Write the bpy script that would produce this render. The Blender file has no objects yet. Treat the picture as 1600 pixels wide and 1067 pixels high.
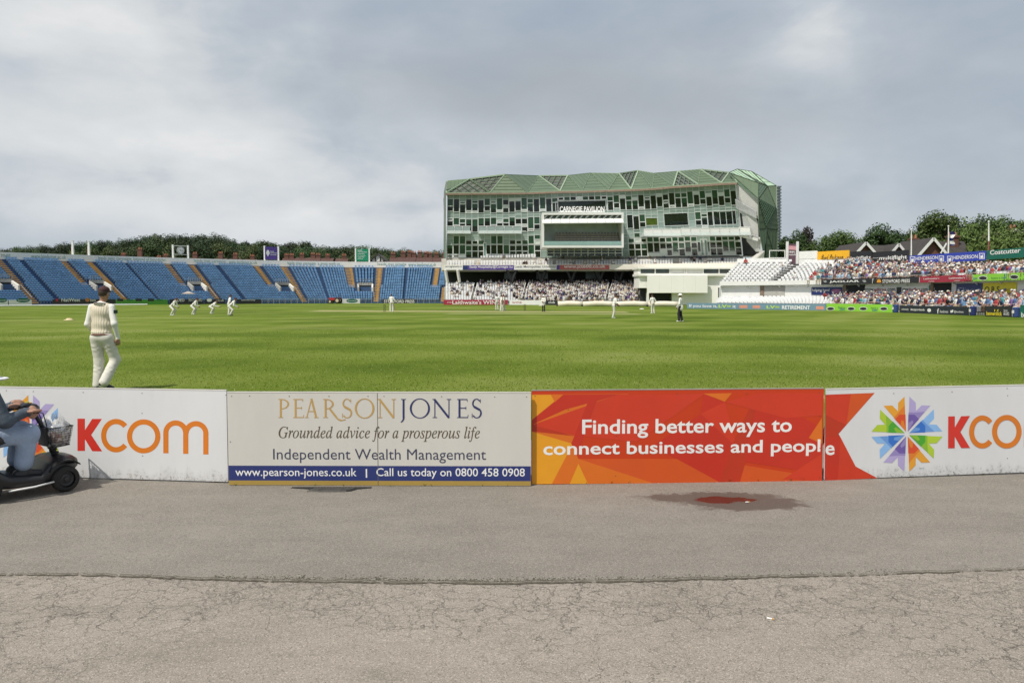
import bpy, math, random
import numpy as np
from mathutils import Vector as V, Matrix
R = math.radians
random.seed(7)
rng = np.random.default_rng(5)
S = bpy.context.scene
COL = S.collection

# ------------------------------------------------------------------ camera
F, HC, YH = 1280.0, 1.66, 462.0            # focal length in photo pixels, eye height, horizon row
TP = math.atan((533.5 - YH) / F)
cd = bpy.data.cameras.new('camera'); cam = bpy.data.objects.new('camera', cd); COL.objects.link(cam)
cd.sensor_width = 36; cd.lens = 36 * F / 1600; cd.clip_start = .05; cd.clip_end = 6000
cam.location = (0, 0, HC); cam.rotation_euler = (R(90) - TP, 0, 0)
S.camera = cam
# ------------------------------------------------------------------ light and sky
SUN_AZ, SUN_EL = math.atan2(-.68, -.73), R(57)     # direction towards the sun: from the left, a little behind the camera
sd = V((math.sin(SUN_AZ) * math.cos(SUN_EL), math.cos(SUN_AZ) * math.cos(SUN_EL), math.sin(SUN_EL)))
sl = bpy.data.lights.new('sun', 'SUN'); sl.energy = 3.9; sl.angle = R(.6); sl.color = (1, .94, .84)
so = bpy.data.objects.new('sun', sl); COL.objects.link(so); so.rotation_euler = (-sd).to_track_quat('-Z', 'Y').to_euler()
so.location = sd * 300
S.view_settings.view_transform = 'Standard'; S.view_settings.look = 'None'
S.view_settings.exposure = 0.1; S.view_settings.gamma = 1

def N(nt, t, **kw):
    n = nt.nodes.new(t)
    for k, v in kw.items():
        if k[0] == '_': setattr(n, k[1:], v)
        else:
            i = n.inputs[k.replace('__', ' ')] if not k.startswith('i') or not k[1:].isdigit() else n.inputs[int(k[1:])]
            if hasattr(v, 'is_output') or isinstance(v, bpy.types.NodeSocket): nt.links.new(v, i)
            else: i.default_value = v
    return n
def mth(nt, op, a, b=0.0, clamp=False):
    n = nt.nodes.new('ShaderNodeMath'); n.operation = op; n.use_clamp = clamp
    for i, x in ((0, a), (1, b)):
        if isinstance(x, bpy.types.NodeSocket): nt.links.new(x, n.inputs[i])
        else: n.inputs[i].default_value = x
    return n.outputs[0]
def ramp(nt, x, stops, interp='LINEAR'):
    n = nt.nodes.new('ShaderNodeValToRGB'); n.color_ramp.interpolation = interp
    e = n.color_ramp.elements
    while len(e) < len(stops): e.new(.5)
    for k, (p, c) in zip(e, stops):
        k.position = p; k.color = c if len(c) == 4 else (*c, 1)
    nt.links.new(x, n.inputs[0]); return n.outputs[0]
def g3(x): return (x, x, x)
def mix(nt, fac, a, b, bt='MIX'):
    n = nt.nodes.new('ShaderNodeMix'); n.data_type = 'RGBA'; n.blend_type = bt
    for i, x in ((0, fac), (6, a), (7, b)):
        if isinstance(x, bpy.types.NodeSocket): nt.links.new(x, n.inputs[i])
        else: n.inputs[i].default_value = x if i == 0 or len(x) == 4 else (*x, 1)
    return n.outputs[2]

def ray(px, py):
    u, v = (px - 800) / F, (533.5 - py) / F
    c, s = math.cos(TP), math.sin(TP)
    return V((u, c + v * s, -s + v * c))
def at(px, py, Y):
    d = ray(px, py); return V((0, 0, HC)) + d * (Y / d.y)
def gnd(px, py, z=0.0):
    d = ray(px, py); return V((0, 0, HC)) + d * ((z - HC) / d.z)
def proj(p):
    c, s = math.cos(TP), math.sin(TP)
    x, y, z = p[0], p[1], p[2] - HC
    f = y * c - z * s; up = y * s + z * c
    return 800 + F * x / f, 533.5 - F * up / f

W = bpy.data.worlds.new('World'); S.world = W; W.use_nodes = True
nt = W.node_tree; nt.nodes.clear()
tc = N(nt, 'ShaderNodeTexCoord')
sep = N(nt, 'ShaderNodeSeparateXYZ', i0=tc.outputs['Generated'])
X, Y_, Z = sep.outputs
sky = N(nt, 'ShaderNodeTexSky', _sky_type='NISHITA', _sun_disc=False)
sky.sun_elevation = SUN_EL; sky.sun_rotation = SUN_AZ; sky.air_density = 1.6; sky.dust_density = 4.0; sky.ozone_density = 1.5; sky.altitude = 60
# clouds: a layer at constant height, so they shrink and flatten towards the horizon
zc = mth(nt, 'ADD', mth(nt, 'MAXIMUM', Z, 0.0), .26)
cx, cy = mth(nt, 'DIVIDE', X, zc), mth(nt, 'DIVIDE', Y_, zc)
cv = N(nt, 'ShaderNodeMapping', Vector=tc.outputs['Generated'], Scale=(1, 1, 2.1), Location=(.3, .1, .23))
n1 = N(nt, 'ShaderNodeTexNoise', Vector=cv.outputs[0], Scale=3.4, Detail=8.0, Roughness=.5, Distortion=.15)
n2 = N(nt, 'ShaderNodeTexNoise', Vector=cv.outputs[0], Scale=1.5, Detail=3.0, Roughness=.5)
n3 = N(nt, 'ShaderNodeTexNoise', Vector=cv.outputs[0], Scale=7.5, Detail=8.0, Roughness=.52, Distortion=.2)
def blob(px, py, rx, ry):                   # a bank of cloud standing in one direction of the sky
    d = ray(px, py).normalized()
    az = math.atan2(d.x, d.y); el = math.asin(d.z)
    a = mth(nt, 'DIVIDE', mth(nt, 'SUBTRACT', mth(nt, 'ARCTAN2', X, Y_), az), rx / F)
    b = mth(nt, 'DIVIDE', mth(nt, 'SUBTRACT', mth(nt, 'ARCSINE', Z), el), ry / F)
    return mth(nt, 'POWER', 2.718, mth(nt, 'MULTIPLY', mth(nt, 'ADD', mth(nt, 'MULTIPLY', a, a), mth(nt, 'MULTIPLY', b, b)), -1.0))
wob = mth(nt, 'ADD', mth(nt, 'MULTIPLY', n1.outputs[0], 1.7), -.25)
dark = mth(nt, 'ADD', mth(nt, 'MULTIPLY', blob(900, 140, 430, 78), 1.0), mth(nt, 'MULTIPLY', blob(1190, 215, 170, 42), .45))
dark = mth(nt, 'MULTIPLY', dark, wob)
lite = mth(nt, 'ADD', mth(nt, 'MULTIPLY', blob(350, 245, 260, 62), .8), mth(nt, 'ADD', mth(nt, 'MULTIPLY', blob(1270, 55, 70, 60), .8),
       mth(nt, 'ADD', mth(nt, 'MULTIPLY', blob(190, 60, 240, 60), .55), mth(nt, 'MULTIPLY', blob(560, 350, 420, 40), .5))))
lite = mth(nt, 'MULTIPLY', lite, mth(nt, 'ADD', mth(nt, 'MULTIPLY', n3.outputs[0], 2.2), -.45))
base = mth(nt, 'ADD', mth(nt, 'MULTIPLY', mth(nt, 'ADD', n1.outputs[0], n2.outputs[0]), .385), mth(nt, 'MULTIPLY', n3.outputs[0], .23))
tone = mth(nt, 'ADD', mth(nt, 'SUBTRACT', mth(nt, 'ADD', base, mth(nt, 'MULTIPLY', lite, .22)), mth(nt, 'MULTIPLY', dark, .36)), .0)
ccol = ramp(nt, tone, [(.20, (.335, .365, .40)), (.38, (.405, .44, .48)), (.50, (.50, .54, .585)), (.62, (.64, .665, .685)), (.78, (.80, .80, .80))])
cover = mth(nt, 'ADD', mth(nt, 'MULTIPLY', mth(nt, 'ADD', lite, dark), .6), mth(nt, 'SUBTRACT', mth(nt, 'MULTIPLY', base, 3.2), .95), True)
hz = ramp(nt, Z, [(.0, g3(.55)), (.10, g3(.15)), (.28, g3(0.0))])
b1 = N(nt, 'ShaderNodeBackground', Color=sky.outputs[0], Strength=.07)
ccol = mix(nt, mth(nt, 'MULTIPLY', mth(nt, 'SUBTRACT', 1.0, cover), .75), ccol, (.42, .505, .63))
b2 = N(nt, 'ShaderNodeBackground', Color=mix(nt, hz, ccol, (.53, .60, .675)), Strength=1.0)
cvr = mth(nt, 'ADD', mth(nt, 'MULTIPLY', cover, .35), .62)
ms = N(nt, 'ShaderNodeMixShader', i0=cvr, i1=b1.outputs[0], i2=b2.outputs[0])
N(nt, 'ShaderNodeOutputWorld', i0=ms.outputs[0])
# ------------------------------------------------------------------ helpers
def tag(o, label=None, cat=None, group=None, kind=None):
    for k, v in (('label', label), ('category', cat), ('group', group), ('kind', kind)):
        if v: o[k] = v
    return o
def empty(name, loc, rz=0, **kw):
    o = bpy.data.objects.new(name, None); COL.objects.link(o); o.location = loc; o.rotation_euler = (0, 0, rz)
    o.empty_display_size = .2
    return tag(o, **kw)
class MB:
    def __init__(s): s.v = []; s.f = []; s.m = []
    def add(s, vs, fs, m=0):
        n = len(s.v); s.v += [tuple(p) for p in vs]
        for f in fs: s.f.append(tuple(i + n for i in f)); s.m.append(m)
    def poly(s, pts, m=0): s.add(pts, [tuple(range(len(pts)))], m)
    def hexa(s, p, m=0):                    # p: 4 bottom points then 4 top points, same order
        s.add(p, [(3, 2, 1, 0), (4, 5, 6, 7), (0, 1, 5, 4), (1, 2, 6, 5), (2, 3, 7, 6), (3, 0, 4, 7)], m)
    def box(s, c, d, rz=0, m=0, T=None):
        x, y, z = d[0] / 2, d[1] / 2, d[2] / 2
        p = [V((a * x, b * y, e * z)) for e in (-1, 1) for a, b in ((-1, -1), (1, -1), (1, 1), (-1, 1))]
        M = Matrix.Translation(V(c)) @ Matrix.Rotation(rz, 4, 'Z')
        if T is not None: M = M @ T
        s.hexa([M @ q for q in p], m)
    def bar(s, a, b, w, h=None, m=0):       # a square bar between two points
        a, b = V(a), V(b); d = (b - a)
        if d.length < 1e-6: return
        d.normalize(); h = h or w
        u = d.cross(V((0, 0, 1)))
        if u.length < .05: u = d.cross(V((0, 1, 0)))
        u.normalize(); t = u.cross(d)
        q = [(u * x * w / 2 + t * y * h / 2) for x, y in ((-1, -1), (1, -1), (1, 1), (-1, 1))]
        s.hexa([a + k for k in q] + [b + k for k in q], m)
    def tube(s, pts, r, n=10, m=0, cap=True):
        pts = [V(p) for p in pts]; rs = r if isinstance(r, (list, tuple)) else [r] * len(pts)
        rings = []; u0 = None
        for i, p in enumerate(pts):
            d = (pts[min(i + 1, len(pts) - 1)] - pts[max(i - 1, 0)]).normalized()
            if u0 is None:
                u0 = d.cross(V((0, 0, 1)))
                if u0.length < .05: u0 = d.cross(V((0, 1, 0)))
            u0 = (u0 - d * u0.dot(d)).normalized(); t = d.cross(u0)
            rings.append([p + (u0 * math.cos(k * 2 * math.pi / n) + t * math.sin(k * 2 * math.pi / n)) * rs[i] for k in range(n)])
        fs = [(i * n + k, i * n + (k + 1) % n, (i + 1) * n + (k + 1) % n, (i + 1) * n + k) for i in range(len(pts) - 1) for k in range(n)]
        if cap: fs += [tuple(range(n))[::-1], tuple((len(pts) - 1) * n + k for k in range(n))]
        s.add([p for g in rings for p in g], fs, m)
    def lathe(s, c, ax, prof, n=20, m=0, cap=True):   # prof: (along axis, radius) pairs
        c, ax = V(c), V(ax).normalized(); u = ax.cross(V((0, 0, 1)))
        if u.length < .05: u = ax.cross(V((0, 1, 0)))
        u.normalize(); t = ax.cross(u); L = len(prof)
        ring = [c + ax * a + (u * math.cos(k * 2 * math.pi / n) + t * math.sin(k * 2 * math.pi / n)) * max(r, 1e-4) for a, r in prof for k in range(n)]
        s.add(ring, [(i * n + k, i * n + (k + 1) % n, (i + 1) * n + (k + 1) % n, (i + 1) * n + k) for i in range(L - 1) for k in range(n)] + ([tuple(range(n))[::-1], tuple((L - 1) * n + k for k in range(n))] if cap else []), m)
    def build(s, name, mats, parent=None, smooth=False):
        me = bpy.data.meshes.new(name); me.from_pydata(s.v, [], s.f)
        for x in (mats if isinstance(mats, (list, tuple)) else [mats]): me.materials.append(x)
        me.polygons.foreach_set('material_index', s.m)
        if smooth:
            me.polygons.foreach_set('use_smooth', [True] * len(s.f))
        me.update()
        o = bpy.data.objects.new(name, me); COL.objects.link(o)
        if parent is not None: put(o, parent)
        return o
def put(o, parent):                         # parent, keeping the world place
    o.parent = parent
    o.matrix_parent_inverse = wm(parent).inverted()
def wm(o):
    M = Matrix.LocRotScale(o.location, o.rotation_euler, o.scale)
    return M if o.parent is None else wm(o.parent) @ o.matrix_parent_inverse @ M
def np_mesh(name, v, f, mi, mats, smooth=False):
    v = np.asarray(v, np.float32); f = np.asarray(f, np.int32); k = f.shape[1]
    me = bpy.data.meshes.new(name)
    me.vertices.add(len(v)); me.vertices.foreach_set('co', v.ravel())
    me.loops.add(f.size); me.loops.foreach_set('vertex_index', f.ravel())
    me.polygons.add(len(f)); me.polygons.foreach_set('loop_start', np.arange(0, f.size, k, dtype=np.int32))
    for x in mats: me.materials.append(x)
    me.polygons.foreach_set('material_index', np.asarray(mi, np.int32))
    if smooth: me.polygons.foreach_set('use_smooth', np.ones(len(f), bool))
    me.update(calc_edges=True); me.validate()
    return me
def link(name, me, parent=None):
    o = bpy.data.objects.new(name, me); COL.objects.link(o)
    if parent is not None: put(o, parent)
    return o

# ------------------------------------------------------------------ materials
MATS = {}
def M(name, col, rough=.6, var=.12, scale=4.0, bump=0.0, bscale=60.0, metal=0.0, spec=.5, dirt=0.0, isl=0.0):
    if name in MATS: return MATS[name]
    m = bpy.data.materials.new(name); m.use_nodes = True; t = m.node_tree; b = t.nodes['Principled BSDF']
    c = N(t, 'ShaderNodeTexCoord')
    n = N(t, 'ShaderNodeTexNoise', Vector=c.outputs['Object'], Scale=scale, Detail=5.0, Roughness=.6)
    lo = tuple(x * (1 - var) for x in col); hi = tuple(min(1, x * (1 + var)) for x in col)
    k = ramp(t, n.outputs[0], [(.3, lo), (.7, hi)])
    if isl:
        k = mix(t, 1.0, k, ramp(t, N(t, 'ShaderNodeNewGeometry').outputs['Random Per Island'], [(0, g3(1 - isl)), (1, g3(1 + isl))]), 'MULTIPLY')
    if dirt:
        n2 = N(t, 'ShaderNodeTexNoise', Vector=c.outputs['Object'], Scale=scale * .35, Detail=8.0, Roughness=.7)
        k = mix(t, mth(t, 'MULTIPLY', ramp(t, n2.outputs[0], [(.5, g3(0)), (.75, g3(1))]), dirt), k, (.12, .11, .09))
    t.links.new(k, b.inputs['Base Color'])
    b.inputs['Roughness'].default_value = rough; b.inputs['Metallic'].default_value = metal
    b.inputs['Specular IOR Level'].default_value = spec
    if bump:
        n3 = N(t, 'ShaderNodeTexNoise', Vector=c.outputs['Object'], Scale=bscale, Detail=4.0)
        bp = N(t, 'ShaderNodeBump', Strength=bump, Distance=.02, Height=n3.outputs[0]); t.links.new(bp.outputs[0], b.inputs['Normal'])
    MATS[name] = m; return m
white = M('white_paint', (.76, .76, .74), .45, .05, 1.2)
cream = M('cream_render', (.72, .70, .63), .7, .07, .8)
concrete = M('concrete', (.40, .39, .36), .85, .18, 1.5, dirt=.3)
grey_metal = M('grey_metal', (.35, .36, .37), .4, .1, 3, metal=.6)
black = M('black_plastic', (.018, .018, .02), .45, .3, 8)
dark = M('dark_void', (.02, .022, .024), .8, .3, 1)
teal = M('teal_panel', (.255, .34, .305), .35, .08, .7)
teal_glass = M('teal_glass', (.16, .27, .25), .12, .15, .5, spec=.6)
win_dark = M('window_glass', (.010, .017, .015), .06, .5, .35, spec=.5)
win_green = M('window_green_glass', (.03, .075, .045), .08, .3, .4, spec=.5)
green_panel = M('green_cladding', (.095, .142, .08), .5, .14, .35, isl=.16)
steel_green = M('green_steel', (.10, .145, .095), .5, .1, 2)
seat_white = M('white_seat_plastic', (.76, .765, .77), .45, .05, 3, isl=.10)
seat_blue = M('blue_seat_plastic', (.19, .36, .58), .38, .12, .25, isl=.18)
yellow = M('yellow_step_paint', (.43, .275, .10), .8, .2, 1.2, dirt=.25)
text_white = M('white_lettering', (.82, .82, .80), .5, .03)
text_black = M('black_lettering', (.02, .02, .022), .5, .1)
red_sign = M('red_sign', (.36, .025, .055), .45, .06)
lime = M('lime_sign', (.27, .62, .05), .45, .06)
sign_black = M('black_sign', (.022, .022, .026), .4, .15)
navy = M('navy_sign', (.018, .03, .13), .4, .1)
royal = M('royal_blue_sign', (.035, .06, .40), .4, .1)
purple = M('purple_sign', (.09, .05, .27), .4, .1)
dgreen = M('dark_green_sign', (.006, .13, .09), .4, .1)
amber = M('amber_sign', (.80, .42, .02), .45, .06)
steelblue = M('steel_blue_sign', (.16, .27, .36), .45, .08)
ygreen = M('yellow_green_lettering', (.55, .75, .08), .5, .04)
yel = M('yellow_sign', (.80, .66, .03), .45, .06)
grey_text = M('grey_green_lettering', (.25, .40, .38), .6, .1)
brick = M('red_brick', (.135, .062, .046), .85, .25, 2.5)
slate = M('slate_roof', (.048, .042, .039), .75, .25, 2.0)
tile_red = M('red_roof_tile', (.085, .042, .036), .8, .25, 2.0)
wood_dark = M('dark_timber', (.05, .035, .025), .8, .2, 3)
rail = M('galvanised_rail', (.45, .46, .47), .45, .1, 3, metal=.5)

# ------------------------------------------------------------------ lettering
_tx = {}
def ital(s): return ''.join('\u210e' if c == 'h' else chr(0x1d44e + ord(c) - 97) if c.islower() else chr(0x1d434 + ord(c) - 65) if c.isupper() else c for c in s)
def serifb(s): return ''.join(chr(0x1d41a + ord(c) - 97) if c.islower() else chr(0x1d400 + ord(c) - 65) if c.isupper() else c for c in s)
def script(s): return ''.join(chr(0x1d4ea + ord(c) - 97) if c.islower() else chr(0x1d4d0 + ord(c) - 65) if c.isupper() else c for c in s)
def glyphs(s, off=0.0):
    k = (s, off)
    if k not in _tx:
        c = bpy.data.curves.new('t', 'FONT'); c.body = s; c.offset = off; c.size = 1; c.resolution_u = 3
        o = bpy.data.objects.new('t', c); me = bpy.data.meshes.new_from_object(o)
        v = np.array([q.co[:2] for q in me.vertices]); f = [tuple(p.vertices) for p in me.polygons]
        bpy.data.objects.remove(o); bpy.data.meshes.remove(me)
        lo, hi = v.min(0), v.max(0); v = (v - lo) / (hi - lo)
        _tx[k] = (v, f)
    return _tx[k]
class Board:
    """A flat upright board from A to B (bottom corners), height h; faces the side it is seen from."""
    def __init__(s, A, B, h, up=None):
        s.O, s.B = V(A), V(B); s.R = (s.B - s.O); s.W = s.R.length; s.R.normalize()
        s.U = V(up or (0, 0, 1)); s.H = h
        s.N = s.R.cross(s.U).normalized()
        if s.N.dot(V((0, 0, HC)) - s.O) < 0: s.N = -s.N
    def p(s, a, b, d=0.0): return s.O + s.R * a + s.U * b + s.N * d
    def ab(s, px, py):
        d = ray(px, py); n = s.N; k = (s.O - V((0, 0, HC))).dot(n) / d.dot(n)
        q = V((0, 0, HC)) + d * k - s.O; return q.dot(s.R), q.dot(s.U) / s.U.length_squared
    def slab(s, mb, a0, b0, a1, b1, d0, d1, m=0):
        mb.hexa([s.p(a0, b0, d1), s.p(a1, b0, d1), s.p(a1, b0, d0), s.p(a0, b0, d0), s.p(a0, b1, d1), s.p(a1, b1, d1), s.p(a1, b1, d0), s.p(a0, b1, d0)], m)
    def text(s, mb, t, rect, d=.004, off=0.0, m=0, px=True):
        """rect: photo pixels (x0, y0, x1, y1) of the ink, or board metres with px False"""
        if px:
            a0, b0 = s.ab(rect[0], rect[3]); a1, b1 = s.ab(rect[2], rect[1])
        else: a0, b0, a1, b1 = rect
        v, f = glyphs(t, off)
        mb.add([s.p(a0 + (a1 - a0) * x, b0 + (b1 - b0) * y, d) for x, y in v], f, m)
    def poly(s, mb, pts, d=.003, m=0):      # pts in photo pixels
        mb.poly([s.p(*s.ab(*q), d) for q in pts], m)
    def pab(s, mb, pts, d=.003, m=0): mb.poly([s.p(a, b, d) for a, b in pts], m)
# ------------------------------------------------------------------ bodies: one continuous surface drawn round tapered limbs
def surfnet(Fd, org, h):
    s = Fd < 0
    nx, ny, nz = Fd.shape
    cs = [(i, j, k) for i in (0, 1) for j in (0, 1) for k in (0, 1)]
    sl = lambda A, c: A[c[0]:nx - 1 + c[0], c[1]:ny - 1 + c[1], c[2]:nz - 1 + c[2]]
    cnt = sum(sl(s, c).astype(np.int8) for c in cs)
    act = (cnt > 0) & (cnt < 8)
    idx = -np.ones(act.shape, np.int64); I = np.argwhere(act); idx[act] = np.arange(len(I))
    pos = np.zeros((len(I), 3)); w = np.zeros(len(I))
    for a in cs:
        for ax in range(3):
            if a[ax]: continue
            b = list(a); b[ax] = 1; b = tuple(b)
            fa, fb = sl(Fd, a)[act], sl(Fd, b)[act]
            k = (fa < 0) != (fb < 0)
            t = np.where(k, fa / np.where(k, fa - fb, 1), 0)
            p = np.zeros((len(I), 3)) + np.array(a); p[:, ax] += t
            pos += p * k[:, None]; w += k
    pos = (pos / w[:, None] + I) * h + org
    quads = []
    for ax in range(3):
        u, v = (ax + 1) % 3, (ax + 2) % 3
        lo = [slice(1, -1)] * 3; hi = [slice(1, -1)] * 3
        lo[ax] = slice(0, -1); hi[ax] = slice(1, None)
        a, b = s[tuple(lo)], s[tuple(hi)]
        for flip in (False, True):
            E = np.argwhere((a != b) & (a == flip))
            if not len(E): continue
            E = E + 1; E[:, ax] -= 1
            q = []
            for du, dv in ((-1, -1), (0, -1), (0, 0), (-1, 0)):
                c = E.copy(); c[:, u] += du; c[:, v] += dv; q.append(idx[c[:, 0], c[:, 1], c[:, 2]])
            q = np.stack(q, 1)
            quads.append(q if flip else q[:, ::-1])
    q = np.concatenate(quads)
    return pos, q[:, ::-1]
def smesh(prims, h, k=.03, pad=.04, fold=None):
    """prims: ('c', a, b, ra, rb, label) tapered limb or ('e', centre, radii, axes, label) ellipsoid -> verts, quads, label per quad"""
    lo = np.full(3, 1e9); hi = -lo; bb = []
    for p in prims:
        if p[0] == 'c':
            a, b = np.array(p[1], float), np.array(p[2], float); r = max(p[3], p[4])
            l, u = np.minimum(a, b) - r, np.maximum(a, b) + r
        else:
            c = np.array(p[1], float); r = max(p[2]); l, u = c - r, c + r
        bb.append((l - pad, u + pad)); lo = np.minimum(lo, l); hi = np.maximum(hi, u)
    lo = lo - pad - 2 * h; n = np.ceil((hi + pad + 2 * h - lo) / h).astype(int) + 1
    Fd = np.full(n, .5, np.float32); best = np.full(n, 9., np.float32); lab = np.zeros(n, np.int16)
    labels = []
    for p, (l, u) in zip(prims, bb):
        i0 = np.maximum(np.floor((l - lo) / h).astype(int), 0); i1 = np.minimum(np.ceil((u - lo) / h).astype(int) + 1, n)
        g = np.stack(np.meshgrid(*[np.arange(i0[q], i1[q]) * h + lo[q] for q in range(3)], indexing='ij'), -1)
        if p[0] == 'c':
            a, b = np.array(p[1], float), np.array(p[2], float); ab = b - a
            t = np.clip(((g - a) @ ab) / max(ab @ ab, 1e-9), 0, 1)
            d = np.linalg.norm(g - a - t[..., None] * ab, axis=-1) - (p[3] + (p[4] - p[3]) * t)
        else:
            q = g - np.array(p[1], float)
            if p[3] is not None: q = q @ np.array(p[3], float).T
            r = np.array(p[2], float); L = np.linalg.norm(q / r, axis=-1); L2 = np.linalg.norm(q / (r * r), axis=-1)
            d = L * (L - 1) / np.maximum(L2, 1e-6)
        if fold: d = d + fold(g)
        L_ = p[5] if p[0] == 'c' else p[4]
        if L_ not in labels: labels.append(L_)
        sl = tuple(slice(i0[q], i1[q]) for q in range(3))
        f0 = Fd[sl]; hh = np.clip(.5 + .5 * (f0 - d) / k, 0, 1)
        Fd[sl] = f0 * (1 - hh) + d * hh - k * hh * (1 - hh)
        m = d < best[sl]; best[sl][m] = d[m]; lab[sl][m] = labels.index(L_)
    v, f = surfnet(Fd, lo, h)
    c = v[f].mean(1); ii = np.clip(np.round((c - lo) / h).astype(int), 0, n - 1)
    return v, f, [labels[x] for x in lab[ii[:, 0], ii[:, 1], ii[:, 2]]]
def frame(up, right=(1, 0, 0)):
    u = V(up).normalized(); r = V(right); r = (r - u * r.dot(u)).normalized(); f = u.cross(r)
    return r, f, u                           # right, forward, up
def hand(P, w, d, across, nrm, thumb, lab='skin', r=.0095, curl=.5, s=1.0):
    w, d, a, nrm = V(w), V(d).normalized(), V(across).normalized(), V(nrm).normalized()
    P.append(('e', w + d * .048 * s, (.042 * s, .052 * s, .019 * s), (a, d, nrm), lab))
    for i, (o, L) in enumerate(((-.030, .062), (-.010, .074), (.010, .070), (.030, .054))):
        b = w + d * .088 * s + a * o * s; k1 = b + (d * math.cos(curl * .6) + nrm * math.sin(curl * .6)) * L * .5 * s
        k2 = k1 + (d * math.cos(curl * 1.7) + nrm * math.sin(curl * 1.7)) * L * .5 * s
        P.append(('c', b, k1, r, r * .95, lab)); P.append(('c', k1, k2, r * .95, r * .8, lab))
    b = w + d * .03 * s + a * thumb * .034 * s; k1 = b + (d * .6 + a * thumb * .45 + nrm * .5) * .034 * s; k2 = k1 + (d * .6 + nrm * .8) * .026 * s
    P.append(('c', b, k1, r * 1.2, r * 1.05, lab)); P.append(('c', k1, k2, r * 1.05, r * .9, lab))
def humanoid(pel, che, head, legs, arms, right=(1, 0, 0), face=(0, 1, 0), hat='cap', top='shirt', sl='shirt', bot='trousers', shoe='shoe', loose=.012, hands=True, coat=0, pads=False, hs=1.0, curl=.7, skull='hair', hr=.0105, lower='skin'):
    pel, che, head = V(pel), V(che), V(head); r, f, u = frame(che - pel, right); P = []
    ax = (r, f, u)
    nb = che + u * .19
    P.append(('e', che + u * .03, (.178, .112, .19), ax, top)); P.append(('e', che.lerp(pel, .5), (.155, .105, .17), ax, top))
    P.append(('e', pel, (.165, .118, .13), ax, bot if not coat else top))
    P.append(('c', nb - u * .03, head - V(face) * .01 - u * .06, .056, .05, 'skin'))
    hu = (head - nb).normalized() * .35 + V((0, 0, 1)) * .65; hr_, hf, hu = frame(hu, V(face).cross(V((0, 0, 1))))
    hx = (hr_, hf, hu)
    P.append(('e', head, (.074, .094, .112), hx, 'skin')); P.append(('e', head - hu * .055 + hf * .03, (.052, .06, .06), hx, 'skin'))
    P.append(('c', head + hf * .09 + hu * .01, head + hf * .108 - hu * .025, .012, .016, 'skin'))
    for s_ in (-1, 1): P.append(('e', head + hr_ * s_ * .078 - hf * .008 - hu * .01, (.012, .022, .032), hx, 'skin'))
    P.append(('e', head + hu * .03 - hf * .022, (.080, .094, .102), hx, skull))
    if hat:
        P.append(('e', head + hu * .062 - hf * .004, (.088, .108, .078), hx, hat))
        if hat in ('cap', 'helmet'): P.append(('e', head + hu * .045 + hf * .115, (.07, .075, .014), hx, hat))
        else: P.append(('e', head + hu * .035, (.165, .185, .016), hx, hat))
        if hat == 'helmet': P.append(('e', head + hf * .1 - hu * .04, (.07, .03, .05), hx, hat))
    for sd_, (hipo, kn, an, toe) in zip((-1, 1), legs):
        hip = pel + r * .088 * sd_ - u * .03 + V(hipo); kn, an, toe = V(kn), V(an), V(toe).normalized()
        P.append(('c', hip, kn, .088 + loose * .6, .060 + loose, bot)); P.append(('c', kn, an + (kn - an).normalized() * .04, .060 + loose, .046 + loose * 1.5, bot))
        if pads: P.append(('c', kn + toe * .035 + V((0, 0, .1)), an + toe * .05 + V((0, 0, .03)), .085, .075, 'pad'))
        P.append(('c', an - toe * .045 - V((0, 0, .035)), an + toe * .15 - V((0, 0, .048)), .040, .032, shoe)); P.append(('c', an, an - V((0, 0, .04)), .04, .044, shoe))
    for sd_, (el, wr) in zip((-1, 1), arms):
        sh = che + u * .125 + r * sd_ * .175; el, wr = V(el), V(wr)
        P.append(('c', sh, el, .058 + loose * .4, .045 + loose * .6, sl)); P.append(('c', el, wr, .043 + loose * .6, .030 + loose * .5, sl if not lower or lower == 'sleeve' else lower))
        d = (wr - el).normalized()
        if hands:
            a = d.cross(r * sd_); a = a if a.length > .05 else V((0, 1, 0))
            hand(P, wr, d, a, -r * sd_ if abs(d.z) > .5 else V((0, 0, -1)), 1 if sd_ else 1, lower if lower in ('glove',) else 'skin', hr, curl, hs)
        else: P.append(('c', wr, wr + d * .12, .036, .03, 'skin'))
    if coat:
        P.append(('c', pel, pel - u * coat, .165, .175, top))
    return P
PEOPLE_M = dict(skin=M('skin', (.34, .185, .125), .55, .1, 6), shirt=M('white_cotton', (.74, .73, .69), .8, .05, 4), trousers=M('cricket_trousers', (.62, .60, .54), .85, .06, 4),
    shoe=M('white_boot', (.66, .66, .64), .6, .1, 8), cap=M('maroon_cap', (.050, .016, .018), .8, .2, 8), hair=M('brown_hair', (.045, .028, .018), .7, .3, 20),
    pad=M('white_pad', (.74, .74, .71), .7, .05, 5), helmet=M('dark_helmet', (.03, .035, .07), .35, .2, 5), blacktrousers=M('black_trousers', (.016, .016, .019), .8, .2, 5),
    coat=M('umpire_coat', (.75, .75, .71), .8, .06, 3), whitehat=M('white_sun_hat', (.78, .78, .76), .8, .04, 4), glove=M('dark_glove', (.07, .05, .04), .7, .2, 9), sweater=M('cream_wool', (.70, .645, .52), .9, .08, 12),
    darkshoe=M('black_shoe', (.02, .02, .022), .5, .2, 8), sleeve=M('white_cotton', (.74, .73, .69)))
def figure(name, prims, h, mats=None, parent=None, k=.03, fold=None):
    v, f, lab = smesh(prims, h, k, fold=fold)
    L = sorted(set(lab)); me = np_mesh(name, v, f, [L.index(x) for x in lab], [(mats or PEOPLE_M)[x] for x in L], True)
    return link(name, me, parent)
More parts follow.
